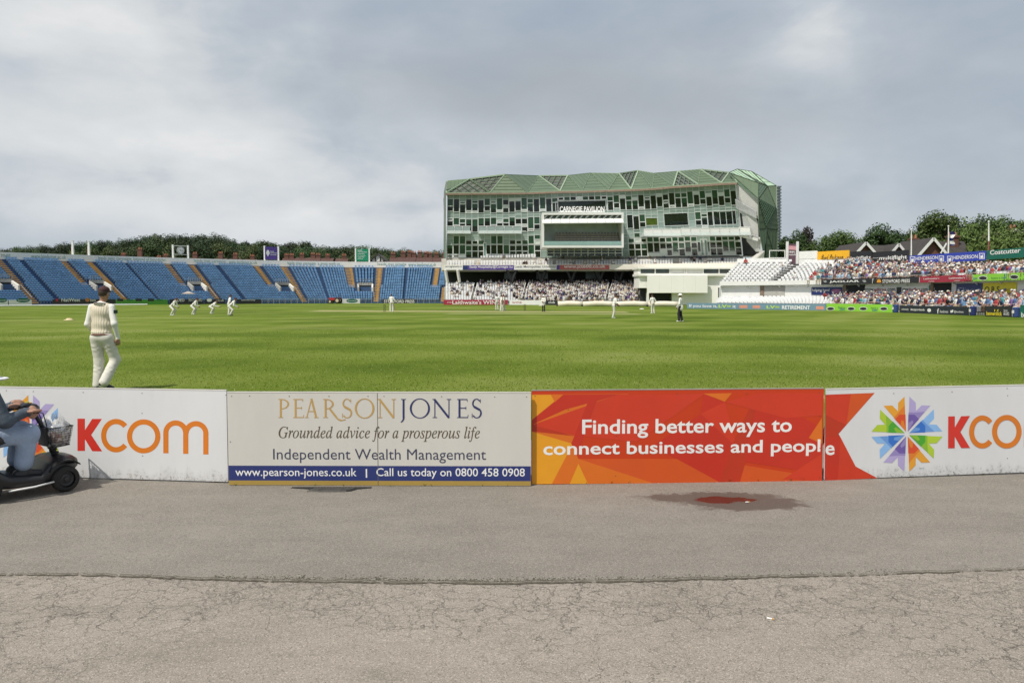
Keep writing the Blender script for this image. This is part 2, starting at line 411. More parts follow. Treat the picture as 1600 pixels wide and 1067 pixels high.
# ------------------------------------------------------------------ ground, outfield, road
def groundmat(name):
    m = bpy.data.materials.new(name); m.use_nodes = True; t = m.node_tree
    return m, t, t.nodes['Principled BSDF'], N(t, 'ShaderNodeTexCoord').outputs['Object']
def noise(t, vec, sc, det=4, ro=.55, dist=0.0): return N(t, 'ShaderNodeTexNoise', Vector=vec, Scale=sc, Detail=float(det), Roughness=ro, Distortion=dist).outputs[0]
def scalev(t, vec, s): return N(t, 'ShaderNodeMapping', Vector=vec, Scale=s).outputs[0]
def rotv(t, vec, a, s=(1, 1, 1)): return N(t, 'ShaderNodeMapping', Vector=vec, Rotation=(0, 0, a), Scale=s).outputs[0]

# base soil under everything
m, t, b, oc = groundmat('soil_grass')
t.links.new(ramp(t, noise(t, oc, .05, 6), [(.3, (.05, .075, .025)), (.7, (.09, .11, .04))]), b.inputs['Base Color']); b.inputs['Roughness'].default_value = .9
mb = MB(); mb.poly([(-3000, -200, -.03), (3000, -200, -.03), (3000, 4000, -.03), (-3000, 4000, -.03)])
tag(mb.build('ground', m), kind='structure')

# outfield: mown turf with roller bands
m, t, b, oc = groundmat('mown_turf')
fine = noise(t, oc, 9.0, 8, .7); mid = noise(t, scalev(t, oc, (1, .6, 1)), .35, 6, .65); big = noise(t, oc, .06, 4, .6)
bandsv = rotv(t, oc, R(7)); sepb = N(t, 'ShaderNodeSeparateXYZ', i0=bandsv)
wy = mth(t, 'ADD', sepb.outputs[1], mth(t, 'MULTIPLY', big, 2.0))
st = mth(t, 'SINE', mth(t, 'MULTIPLY', wy, 2 * math.pi / 7.2))
st = mth(t, 'MULTIPLY', st, 2.2); st = N(t, 'ShaderNodeClamp', Value=st, Min=-1.0, Max=1.0).outputs[0]
bandsv2 = rotv(t, oc, R(-62)); sepc = N(t, 'ShaderNodeSeparateXYZ', i0=bandsv2)
st2 = N(t, 'ShaderNodeClamp', Value=mth(t, 'MULTIPLY', mth(t, 'SINE', mth(t, 'MULTIPLY', sepc.outputs[1], 2 * math.pi / 6.0)), 2.0), Min=-1.0, Max=1.0).outputs[0]
tone = mth(t, 'ADD', mth(t, 'ADD', mth(t, 'MULTIPLY', fine, .36), mth(t, 'MULTIPLY', mid, .44)), mth(t, 'ADD', mth(t, 'MULTIPLY', st, .05), mth(t, 'ADD', mth(t, 'MULTIPLY', st2, .03), mth(t, 'MULTIPLY', mth(t, 'SUBTRACT', big, .5), .9))))
gcol = ramp(t, tone, [(.18, (.064, .104, .009)), (.36, (.110, .160, .017)), (.50, (.160, .206, .036)), (.72, (.25, .272, .095))])
dry = ramp(t, mth(t, 'ADD', noise(t, scalev(t, oc, (.05, .16, 1)), 1.0, 5, .6), mth(t, 'MULTIPLY', mth(t, 'SUBTRACT', fine, .5), .35)), [(.60, g3(0)), (.72, g3(.55))])
gcol = mix(t, dry, gcol, (.27, .25, .105))
pale = ramp(t, noise(t, scalev(t, oc, (1.0, 2.2, 1)), 1.8, 8, .75), [(.62, g3(0)), (.74, g3(.5))])
gcol = mix(t, pale, gcol, (.24, .27, .09))
t.links.new(gcol, b.inputs['Base Color']); b.inputs['Roughness'].default_value = .85; b.inputs['Specular IOR Level'].default_value = .06
bp = N(t, 'ShaderNodeBump', Strength=.7, Distance=.05, Height=noise(t, oc, 22, 6, .75)); t.links.new(bp.outputs[0], b.inputs['Normal'])
mb = MB(); mb.poly([(-130, 7.6, -.012), (60, 7.6, -.012), (60, 190, -.012), (-130, 190, -.012)])
tag(mb.build('outfield', m), kind='structure')

# upright blades on the near outfield
rgs = random.Random(77); mb = MB()
for i in range(60000):
    Yg = 1 / (1 / 13.2 + rgs.random() * (1 / 40 - 1 / 13.2)); xg = rgs.uniform(-.66, .66) * Yg; s_ = rgs.uniform(.6, 1.3) * (.011 + .00035 * Yg); w_ = s_ * rgs.uniform(.25, .6)
    dx, dy = rgs.uniform(-.5, .5) * s_, rgs.uniform(-.5, .5) * s_
    mb.v += [(xg - w_, Yg, -.014), (xg + w_, Yg, -.014), (xg + dx, Yg + dy, -.012 + s_)]; n_ = len(mb.v); mb.f.append((n_ - 3, n_ - 2, n_ - 1)); mb.m.append(0)
mg = bpy.data.materials.new('grass_blade'); mg.use_nodes = True; t = mg.node_tree; bb = t.nodes['Principled BSDF']
gi = N(t, 'ShaderNodeNewGeometry').outputs['Random Per Island']
t.links.new(ramp(t, gi, [(0, (.065, .102, .010)), (.55, (.116, .170, .018)), (.82, (.19, .235, .045)), (1, (.38, .40, .17))]), bb.inputs['Base Color']); bb.inputs['Roughness'].default_value = .8; bb.inputs['Specular IOR Level'].default_value = .1
tag(mb.build('grass', mg), 'short mown grass blades of the near outfield', 'grass', kind='stuff')

# the square: worn pitches in the middle
m, t, b, oc = groundmat('rolled_pitch_clay')
pc = ramp(t, noise(t, scalev(t, oc, (.3, 1, 1)), 1.0, 6, .65), [(.3, (.20, .215, .07)), (.55, (.32, .30, .14)), (.75, (.40, .36, .20))])
t.links.new(pc, b.inputs['Base Color']); b.inputs['Roughness'].default_value = .95; b.inputs['Specular IOR Level'].default_value = .1
def strip(name, q, mat, z):
    mb = MB(); mb.poly([V((*gnd(*p)[:2], z)) for p in q]); return tag(mb.build(name, mat), kind='structure')
strip('pitch', [(480, 486.6), (985, 488.6), (975, 486.6), (500, 484.7)], m, -.006)
m2, t, b, oc = groundmat('worn_pitch_turf')
t.links.new(ramp(t, noise(t, scalev(t, oc, (.5, 1.6, 1)), .9, 6, .65), [(.35, (.16, .20, .05)), (.7, (.30, .29, .12))]), b.inputs['Base Color']); b.inputs['Roughness'].default_value = .95
strip('worn_pitch', [(690, 490.4), (1010, 491.5), (990, 489.9), (705, 489.3)], m2, -.007)

# road: two lifts of old asphalt; the nearer one is cracked all over
def mth_v(t, oc): return N(t, 'ShaderNodeMapping', Vector=oc, Location=(0, -2.6 / 2.4, 0), Scale=(1, 1 / 2.4, 1)).outputs[0]
def asphalt(name, pal, cracks):
    m, t, b, oc = groundmat(name)
    agg = noise(t, oc, 170, 3, .8); agg2 = noise(t, oc, 55, 5, .7); mid = noise(t, scalev(t, oc, (1, 2, 1)), 1.7, 6, .65); big = noise(t, oc, .45, 4, .6)
    vor = N(t, 'ShaderNodeTexVoronoi', Vector=oc, Scale=210.0); spk = N(t, 'ShaderNodeSeparateColor', i0=vor.outputs['Color']).outputs[0]
    tone = mth(t, 'ADD', mth(t, 'ADD', mth(t, 'MULTIPLY', agg, .30), mth(t, 'MULTIPLY', agg2, .22)), mth(t, 'ADD', mth(t, 'MULTIPLY', mid, .32), mth(t, 'MULTIPLY', big, .34)))
    c = ramp(t, tone, [(.38, pal[0]), (.59, pal[1]), (.78, pal[2])])
    c = mix(t, ramp(t, spk, [(.80, g3(0)), (.97, g3(.55))]), c, tuple(x * 1.65 for x in pal[2]))
    c = mix(t, ramp(t, spk, [(.02, g3(.7)), (.18, g3(0))]), c, tuple(x * .40 for x in pal[0]))
    warp = N(t, 'ShaderNodeVectorMath', _operation='ADD', i0=oc, i1=N(t, 'ShaderNodeVectorMath', _operation='SCALE', i0=N(t, 'ShaderNodeTexNoise', Vector=oc, Scale=7.0, Detail=5.0, Roughness=.65).outputs['Color'], Scale=.20).outputs[0]).outputs[0]
    wide = N(t, 'ShaderNodeVectorMath', _operation='ADD', i0=warp, i1=N(t, 'ShaderNodeVectorMath', _operation='SCALE', i0=N(t, 'ShaderNodeTexNoise', Vector=oc, Scale=1.6, Detail=3.0).outputs['Color'], Scale=.9).outputs[0]).outputs[0]
    band = ramp(t, N(t, 'ShaderNodeSeparateXYZ', i0=mth_v(t, oc)).outputs[1], [(.10, g3(.03)), (.56, g3(.09)), (.70, g3(.20)), (.95, g3(.17))]) if cracks else 0.0
    def crack(sc, w, lo, hi, area_s, vec=warp):
        v = N(t, 'ShaderNodeTexVoronoi', _feature='DISTANCE_TO_EDGE', Vector=vec, Scale=sc, Randomness=1.0).outputs['Distance']
        v = mth(t, 'ADD', v, mth(t, 'MULTIPLY', mth(t, 'SUBTRACT', agg2, .5), w * 1.5))
        line = ramp(t, v, [(0, g3(1)), (w, g3(0))])
        area = ramp(t, mth(t, 'ADD', noise(t, scalev(t, oc, (1, 1.5, 1)), area_s * .8, 5, .62), band), [(lo, g3(0)), (hi, g3(1))])
        return mth(t, 'MULTIPLY', line, area)
    if cracks:
        k = mth(t, 'MAXIMUM', mth(t, 'MULTIPLY', crack(8.0, .022, .53, .66, .7), .70), mth(t, 'MAXIMUM', mth(t, 'MULTIPLY', crack(2.6, .010, .50, .62, .5, wide), .80), mth(t, 'MULTIPLY', crack(16.0, .035, .64, .74, 1.0), .6)))
        stain = ramp(t, mth(t, 'ADD', noise(t, scalev(t, oc, (1, 2.4, 1)), 1.1, 7, .7), mth(t, 'MULTIPLY', mth(t, 'SUBTRACT', agg2, .5), .5)), [(.56, g3(0)), (.76, g3(.5))])
    else:
        k = mth(t, 'MULTIPLY', crack(1.1, .008, .56, .66, .6, wide), .6)
        stain = ramp(t, mth(t, 'ADD', noise(t, scalev(t, oc, (1, 3.0, 1)), 1.3, 7, .75), mth(t, 'MULTIPLY', mth(t, 'SUBTRACT', agg2, .5), .5)), [(.57, g3(0)), (.78, g3(.42))])
    c = mix(t, stain, c, (.085, .078, .062))
    c = mix(t, k, c, (.040, .036, .028))
    return m, t, b, oc, c, agg, agg2, k, spk
SEAM = [(-1500, 850), (-260, 893), (-100, 896), (0, 899), (120, 900), (250, 903), (380, 908), (500, 910), (640, 911.5), (800, 912.5), (950, 910), (1100, 906.5), (1240, 902), (1400, 897), (1600, 891), (1800, 886), (3000, 850)]
m, t, b, oc, c, agg, agg2, k, spk = asphalt('cracked_asphalt', ((.212, .186, .158), (.282, .249, .213), (.356, .315, .271)), True)
t.links.new(c, b.inputs['Base Color']); b.inputs['Roughness'].default_value = .88; b.inputs['Specular IOR Level'].default_value = .3
hgt = mth(t, 'SUBTRACT', mth(t, 'ADD', mth(t, 'MULTIPLY', agg, .5), mth(t, 'MULTIPLY', spk, .5)), mth(t, 'MULTIPLY', k, .9))
t.links.new(N(t, 'ShaderNodeBump', Strength=.65, Distance=.006, Height=hgt).outputs[0], b.inputs['Normal'])
mb = MB(); mb.poly([(-30, -30, 0), (30, -30, 0), (30, 7.55, 0), (-30, 7.55, 0)])
tag(mb.build('pavement', m), kind='structure')

m, t, b, oc, c, agg, agg2, k, spk = asphalt('grey_asphalt', ((.145, .131, .112), (.208, .188, .162), (.275, .249, .216)), False)
# damp stain with a film of water, under the orange hoarding
pw = gnd(1132, 783); ps = N(t, 'ShaderNodeVectorMath', _operation='SUBTRACT', i0=oc, i1=tuple(pw)).outputs[0]
ps = N(t, 'ShaderNodeVectorMath', _operation='ADD', i0=ps, i1=N(t, 'ShaderNodeVectorMath', _operation='SCALE', i0=N(t, 'ShaderNodeVectorMath', _operation='SUBTRACT', i0=N(t, 'ShaderNodeTexNoise', Vector=oc, Scale=7.0, Detail=9.0, Roughness=.74).outputs['Color'], i1=(.5, .5, .5)).outputs[0], Scale=.62).outputs[0]).outputs[0]
def ell(cx, cy, rx, ry):
    s = N(t, 'ShaderNodeSeparateXYZ', i0=N(t, 'ShaderNodeMapping', Vector=ps, Location=(-cx / rx, -cy / ry, 0), Scale=(1 / rx, 1 / ry, 0)).outputs[0])
    return mth(t, 'SQRT', mth(t, 'ADD', mth(t, 'MULTIPLY', s.outputs[0], s.outputs[0]), mth(t, 'MULTIPLY', s.outputs[1], s.outputs[1])))
dd = mth(t, 'MINIMUM', ell(-.10, .07, .66, .21), ell(.14, -.10, .52, .25))
wet = ramp(t, dd, [(.78, g3(1)), (1.02, g3(0))])
ps = N(t, 'ShaderNodeVectorMath', _operation='ADD', i0=N(t, 'ShaderNodeVectorMath', _operation='SUBTRACT', i0=oc, i1=tuple(pw)).outputs[0], i1=N(t, 'ShaderNodeVectorMath', _operation='SCALE', i0=N(t, 'ShaderNodeVectorMath', _operation='SUBTRACT', i0=N(t, 'ShaderNodeTexNoise', Vector=oc, Scale=4.0, Detail=3.0, Roughness=.5).outputs['Color'], i1=(.5, .5, .5)).outputs[0], Scale=.28).outputs[0]).outputs[0]
film = ramp(t, mth(t, 'MINIMUM', ell(-.02, .005, .25, .11), ell(.12, -.02, .16, .07)), [(.75, g3(1)), (1.0, g3(0))])
c = mix(t, mth(t, 'MULTIPLY', wet, .78), c, (.062, .047, .036))
c = mix(t, film, c, (.035, .022, .016))
t.links.new(c, b.inputs['Base Color'])
t.links.new(mth(t, 'SUBTRACT', mth(t, 'SUBTRACT', .9, mth(t, 'MULTIPLY', wet, .25)), mth(t, 'MULTIPLY', film, .50)), b.inputs['Roughness'])
hgt = mth(t, 'MULTIPLY', mth(t, 'ADD', mth(t, 'MULTIPLY', agg, .5), mth(t, 'MULTIPLY', spk, .5)), mth(t, 'SUBTRACT', 1.0, film))
t.links.new(N(t, 'ShaderNodeBump', Strength=.65, Distance=.006, Height=mth(t, 'SUBTRACT', hgt, mth(t, 'MULTIPLY', k, 1.2))).outputs[0], b.inputs['Normal'])
# its ragged lip: subdivide the seam, jitter it, give it a real 14 mm edge
pts = []
for (x0, y0), (x1, y1) in zip(SEAM, SEAM[1:]):
    for q in range(24):
        s_ = q / 24; pts.append((x0 + (x1 - x0) * s_, y0 + (y1 - y0) * s_))
pts.append(SEAM[-1]); rj = random.Random(3); low = []
j1 = 0
for p in pts:
    g = gnd(*p); j1 = j1 * .8 + rj.uniform(-.006, .006); low.append(V((g.x, g.y + j1 + rj.uniform(-.006, .006), 0)))
mb = MB(); rgd = [q + V((0, .006, .012)) for q in low]
for a, b_, c_, d_ in zip(low, low[1:], rgd[1:], rgd):
    mb.poly([a + V((0, 0, -.002)), b_ + V((0, 0, -.002)), c_, d_])
    mb.poly([d_, c_, V((c_.x, 9.3, .012)), V((d_.x, 9.3, .012))])
road = tag(mb.build('road', m), kind='structure')
RZ = .012
# moss and grit caught along the lip
mgrit = M('mossy_grit', (.062, .060, .034), .95, .5, 30)
mb = MB()
mbt = MB(); wds = []; wj = 0
for q in low:
    px = proj(q)[0]; wj = wj * .75 + rj.uniform(-.004, .005); e = math.exp(-((px - 700) / 420) ** 2); wds.append(max(.0008, .0015 + .0045 * e + wj * (.25 + e) * .8))
for (a, wa), (b_, wb) in zip(zip(low, wds), zip(low[1:], wds[1:])):
    if (wa < .003 and rj.random() < .35): continue
    mbt.poly([a + V((0, -wa * .8, .0035)), b_ + V((0, -wb * .8, .0035)), b_ + V((0, .013, .0135)), a + V((0, .013, .0135))])
    mbt.poly([a + V((0, .013, .0135)), b_ + V((0, .013, .0135)), b_ + V((0, .013 + wb * .8, .0135)), a + V((0, .013 + wa * .8, .0135))])
tag(mbt.build('seam_dirt', M('seam_dirt', (.082, .073, .055), .95, .5, 40)), 'dark dirt line packed along the asphalt seam', 'dirt', kind='stuff')
for i in range(5200):
    s_ = rj.random() ** .9 * (len(low) - 2); q = low[int(s_)].lerp(low[int(s_) + 1], s_ % 1)
    px = proj(q)[0]
    if not (330 < px < 1420) or rj.random() > .12 + .75 * math.exp(-((px - 640) / 330) ** 2) * (.5 + .5 * math.sin(px * .05) ** 2): continue
    r = rj.uniform(.0012, .0036); o = abs(rj.gauss(0, .034)) + .008; z = RZ if o > .012 else .004
    c_ = q + V((0, o, z)); mb.hexa([c_ + V((a * r * rj.uniform(.6, 1.8), bb * r, e * r * .6)) for e in (-.2, 1) for a, bb in ((-1, -1), (1, -1), (1, 1), (-1, 1))])
tag(mb.build('grit', mgrit), kind='stuff', label='moss and grit caught in the seam of the asphalt', cat='grit')
for px, py in ((1202, 967), (1167, 785), (540, 886)):  # white bits: a cigarette end, and a stand-in for the puddle's glint
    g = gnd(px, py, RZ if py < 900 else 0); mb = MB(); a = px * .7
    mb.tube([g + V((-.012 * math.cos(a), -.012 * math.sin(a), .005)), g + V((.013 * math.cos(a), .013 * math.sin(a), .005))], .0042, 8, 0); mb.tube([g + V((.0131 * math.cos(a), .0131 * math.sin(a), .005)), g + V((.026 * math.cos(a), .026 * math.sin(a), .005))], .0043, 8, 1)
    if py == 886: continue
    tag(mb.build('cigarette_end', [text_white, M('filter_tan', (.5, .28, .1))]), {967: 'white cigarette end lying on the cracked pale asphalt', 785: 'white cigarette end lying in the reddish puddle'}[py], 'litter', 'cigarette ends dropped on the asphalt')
# ------------------------------------------------------------------ grandstands
class Curve:
    def __init__(s, pts, nrm=None, n=400):
        P = np.array([(p[0], p[1]) for p in pts], float); L = np.r_[0, np.cumsum(np.linalg.norm(np.diff(P, axis=0), axis=1))]
        # Catmull-Rom through the points
        E = np.vstack([2 * P[0] - P[1], P, 2 * P[-1] - P[-2]]); Q = []
        for i in range(1, len(P)):
            for t in np.linspace(0, 1, 40, endpoint=False):
                a, b, c, d = E[i - 1], E[i], E[i + 1], E[i + 2]
                Q.append(.5 * (2 * b + (c - a) * t + (2 * a - 5 * b + 4 * c - d) * t * t + (3 * b - a - 3 * c + d) * t ** 3))
        Q = np.array(Q + [P[-1]]); s.l = np.r_[0, np.cumsum(np.linalg.norm(np.diff(Q, axis=0), axis=1))]; s.Q = Q; s.len = s.l[-1]
        T = np.gradient(Q, axis=0); T /= np.linalg.norm(T, axis=1)[:, None]; s.T = T
    def p(s, a): return np.array([np.interp(a, s.l, s.Q[:, k]) for k in (0, 1)])
    def n(s, a):                              # outward, away from the field: left of travel
        t = np.array([np.interp(a, s.l, s.T[:, k]) for k in (0, 1)]); t /= np.linalg.norm(t); return np.array((-t[1], t[0]))
    def pt(s, a, d, z): q = s.p(a) + s.n(a) * d; return V((q[0], q[1], z))
    def find(s, px, d, z, lo=0, hi=None):     # arc length whose point shows in column px
        A = np.linspace(lo, hi or s.len, 600); x = [proj(s.pt(a, d, z))[0] for a in A]
        return float(A[int(np.argmin(np.abs(np.array(x) - px)))])
ORD = 'first second third fourth fifth sixth seventh eighth ninth tenth eleventh twelfth thirteenth fourteenth fifteenth sixteenth seventeenth eighteenth nineteenth twentieth'.split()
TENS = {20: 'twenty', 30: 'thirty', 40: 'forty', 50: 'fifty', 60: 'sixty', 70: 'seventy', 80: 'eighty'}
def ordw(n):
    if n <= 20: return ORD[n - 1]
    return (TENS[n // 10 * 10] + '-' + ORD[n % 10 - 1]) if n % 10 else TENS[n // 10 * 10][:-1] + 'ieth'
def seat_mb(mb, o, rz, m=0, w=.39):         # folded-up shell on a bracket
    mb.box(o + V((0, 0, .69)), (w, .05, .25), rz, m); c, s = math.cos(rz), math.sin(rz)
    mb.box(o + V((s * .16, -c * .16, .42)), (w, .34, .05), rz, m); mb.box(o + V((s * .05, -c * .05, .2)), (.1, .08, .4), rz, m + 1)

# ---- west stand, a long blue curve
LW = Curve([(-91.5, 127.3), (-88.3, 131.3), (-84.8, 135.7), (-72.6, 150), (-63.4, 159.4), (-46, 172.9), (-34.7, 177.9), (-24.5, 179.4), (-15.5, 179.8), (-13.9, 179.9)])
NR, RD, Z0, DZ = 22, .8, .35, .365
lz = lambda k: Z0 + DZ * k
blue_stand = empty('grandstand', LW.pt(LW.len / 2, 0, 0), label='long curved single tier grandstand of blue seats with yellow stairs', cat='grandstand')
ss = np.linspace(0, LW.len, 70)
mb = MB()
for a, b in zip(ss, ss[1:]):
    mb.poly([LW.pt(a, -.25, 0), LW.pt(b, -.25, 0), LW.pt(b, -.25, lz(0)), LW.pt(a, -.25, lz(0))])
    for k in range(NR):
        d0 = k * RD if k else -.25
        mb.poly([LW.pt(a, d0, lz(k)), LW.pt(b, d0, lz(k)), LW.pt(b, (k + 1) * RD, lz(k)), LW.pt(a, (k + 1) * RD, lz(k))])
        mb.poly([LW.pt(a, (k + 1) * RD, lz(k)), LW.pt(b, (k + 1) * RD, lz(k)), LW.pt(b, (k + 1) * RD, lz(k + 1)), LW.pt(a, (k + 1) * RD, lz(k + 1))])
mb.build('terrace', M('blue_grey_terrace', (.045, .095, .19), .8, .2, .8), blue_stand)
D1 = NR * RD
wall_top = lambda a: 9.75
mb = MB()
for a, b in zip(ss, ss[1:]):
    mb.hexa([LW.pt(a, D1 + .02, lz(NR - 1)), LW.pt(b, D1 + .02, lz(NR - 1)), LW.pt(b, D1 + .3, 0), LW.pt(a, D1 + .3, 0), LW.pt(a, D1 + .02, 9.7), LW.pt(b, D1 + .02, 9.7), LW.pt(b, D1 + .3, 9.7), LW.pt(a, D1 + .3, 9.7)])
lwall = mb.build('back_wall', white, blue_stand)
def wall_text(t, px0, px1, y0f=.28, y1f=.78, mat=grey_text):
    a0, a1 = LW.find(px0, D1, 9.3), LW.find(px1, D1, 9.3); v, f = glyphs(t, .004); z0, z1 = 8.75, 9.55
    m_ = MB(); m_.add([LW.pt(a0 + (a1 - a0) * x, D1 - .03, z0 + (z1 - z0) * y) for x, y in v], f); return m_.build('lettering', mat, lwall)
for t, p0, p1 in (('leeds met', -22, 16), ('www.leedsmet.ac.uk', 48, 103), ('leeds met carnegie', 153, 205), ('beyond all boundaries', 208, 259), ('leeds met carnegie', 303, 352), ('www.leedsmet.ac.uk', 357, 402),
                  ('leeds met carnegie', 449, 493), ('a great north uni', 497, 531), ('leeds met carnegie', 589, 634), ('www.leedsmet.ac.uk', 637, 681)): wall_text(t, p0, p1)
# vomitories with yellow stairs
VOM = []
for px, nm in ((8, 'at the near end'), (155, 'behind the walking fielder'), (306, 'below the clock'), (443, 'below the purple hoarding'), (571, 'below the green hoarding')):
    VOM.append((LW.find(px, 9 * RD, lz(9)), nm))
AISLES = []                                  # (s centre, first row, last row)
for s_, nm in VOM: AISLES += [(s_ - 2.35, 9, 22, nm), (s_ + 2.35, 9, 22, nm), (s_ + 2.2, 0, 9, nm)]
sE = LW.find(681, 14 * RD, lz(14)); AISLES += [(sE, 9, 22, 'at the far end'), (LW.find(693, 3 * RD, lz(3)), 0, 9, 'at the far end')]
for s_, r0, r1, nm in AISLES:
    mb = MB()
    for k in range(r0, r1):
        for e in (0, 1):
            d0, d1, z = k * RD + e * RD / 2, k * RD + (e + 1) * RD / 2, lz(k) + .02 + e * DZ / 2
            q = [LW.pt(s_ - .56, d0, z), LW.pt(s_ + .56, d0, z), LW.pt(s_ + .56, d1, z), LW.pt(s_ - .56, d1, z)]
            mb.poly(q); mb.poly([q[0] - V((0, 0, DZ / 2 + .02)), q[1] - V((0, 0, DZ / 2 + .02)), q[1], q[0]])
    mb.build('stair', yellow, blue_stand)
for s_, nm in VOM:
    mb = MB(); k0, k1 = 6, 10
    A = lambda ds, k, z: LW.pt(s_ + ds, k * RD, z)
    w = 1.3; zt = lz(k1) + .35; zf = lz(k0) - .5
    mb.poly([A(-w, k1, zf), A(w, k1, zf), A(w, k1, zt), A(-w, k1, zt)], 1)             # dark way out under the upper rows
    for q in (-w, w):
        for e in (-.12, .12):
            pass
        mb.hexa([A(q - .14, k0, zf), A(q + .14, k0, zf), A(q + .14, k1, zf), A(q - .14, k1, zf), A(q - .14, k0, lz(k0) + .95), A(q + .14, k0, lz(k0) + .95), A(q + .14, k1, zt), A(q - .14, k1, zt)], 0 if q > 0 else 2)
    mb.hexa([A(-w, k1 - .1, zt - .35), A(w, k1 - .1, zt - .35), A(w, k1 + .2, zt - .35), A(-w, k1 + .2, zt - .35), A(-w, k1 - .1, zt + .25), A(w, k1 - .1, zt + .25), A(w, k1 + .2, zt + .25), A(-w, k1 + .2, zt + .25)], 2)
    mb.poly([A(-w, k0, lz(k0) + .03), A(w, k0, lz(k0) + .03), A(w, k1, lz(k0) + .03), A(-w, k1, lz(k0) + .03)], 4)
    for q in np.linspace(-w, w, 7): mb.bar(A(q, k1 - .3, zt + .2), A(q, k1 - .3, zt + 1.0), .05, m=3)
    mb.bar(A(-w, k1 - .3, zt + 1.0), A(w, k1 - .3, zt + 1.0), .06, m=3)
    mb.bar(A(w + .3, k0, lz(k0) + 1.0), A(w + .3, 0, lz(0) + 1.0), .06, m=3)
    mb.build('vomitory', [cream, dark, concrete, rail, M('oxide_red_floor', (.16, .06, .05), .8)], blue_stand)
GAPS = [LW.find(px, 12 * RD, lz(12)) for px in (58, 218, 357, 505, 634)]
def free(s_, k):
    if any(abs(s_ - a) < .82 and r0 <= k < r1 for a, r0, r1, _ in AISLES): return False
    if any(abs(s_ - a) < 1.95 and 5 <= k <= 10 for a, _ in VOM): return False
    return not any(abs(s_ - g) < .35 for g in GAPS)
cand = []
for k in range(NR):
    n_ = int(LW.len / .5)
    for i in range(n_):
        s_ = (i + .5) * .5
        if s_ < LW.len - .4 and free(s_, k):
            q = LW.pt(s_, k * RD + .55, lz(k)); px, py = proj(q + V((0, 0, .5)))
            nn = LW.n(s_); cand.append((q, math.atan2(nn[1], nn[0]) - math.pi / 2, px, k, s_))
vis = [c for c in cand if 2 < c[2] and 0 <= c[3]]
near = sorted(vis, key=lambda c: c[0].length)[:300]; nid = set(map(id, near))
mb = MB(); seat_mb(mb, V((0, 0, 0)), 0); sm = mb.build('stadium_chair', [seat_blue, grey_metal]).data
first = COL.objects[-1] if False else bpy.data.objects['stadium_chair']; used = False; used_lab = {}
for q, rz, px, k, s_ in near:
    o = first if not used else first.copy()
    if used: COL.objects.link(o)
    used = True; o.location = q; o.rotation_euler = (0, 0, rz)
    al = [a for a in AISLES if a[1] <= k < a[2]]; a = min(al, key=lambda a: abs(a[0] - s_))
    side = 'nearside' if s_ < a[0] else 'farside'
    idx = max(1, int(round((abs(s_ - a[0]) - .9) / .5)) + 1)
    which = ('lower stairs' if a[1] == 0 else 'nearside upper stairs' if a[0] < [v for v, n in VOM if n == a[3]][0] else 'farside upper stairs') if a[3] != 'at the far end' else 'end stairs'
    tag(o, f'blue seat, {ordw(k + 1)} row, {ordw(idx)} {side} of {which} {a[3]}', 'stadium seat', 'blue seats in the curved stand')
mb = MB()
for c in cand:
    if id(c) not in nid: seat_mb(mb, c[0], c[1])
tag(mb.build('seating', [seat_blue, grey_metal]), 'thousands of empty blue seats filling the curved grandstand', 'seating', kind='stuff')

# ---- right-hand two tier stand
RW = Curve([(40.2, 47), (39.6, 56), (39.3, 64), (39, 69.5), (38.6, 76), (38, 83), (36.3, 90), (33.5, 97), (29, 103), (22.6, 107.5), (18, 109.5)][::-1])
# outward must point away from the field (+x here): travel runs from the far end towards the camera, so left of travel is outward
if RW.n(RW.len * .6)[0] < 0:
    RW.n0 = RW.n; RW.n = lambda a, q=RW.n: -q(a)
rstand = empty('grandstand', RW.pt(RW.len / 2, 4, 0), label='two tier white stand with spectators packed under the coloured advertising signs', cat='grandstand')
sA, sB = RW.find(1125, 4, 3.2), RW.len
ss = np.linspace(sA, sB, 44)
U = lambda a: min(1, max(0, (a - sA) / (RW.find(1590, 4, 3.2) - sA)))
NU, NL = 10, 6
ZBX = [(p, RW.find(p, 4, 3.2)) for p in (1172, 1269, 1357, 1439, 1514, 1588)]
zb = lambda a: float(np.interp(a, [q[1] for q in ZBX], (5.8, 5.25, 4.28, 3.85, 3.75, 3.75)))   # floor of the last upper row
ud = lambda k: 4.15 + 6.9 * k / NU
uz = lambda a, k: 3.0 + (zb(a) - 3.0) * k / (NU - 1)
ld = lambda k: .85 + k * .62
lzz = lambda k: .22 + k * .125
mbu, mbl, mbw = MB(), MB(), MB()
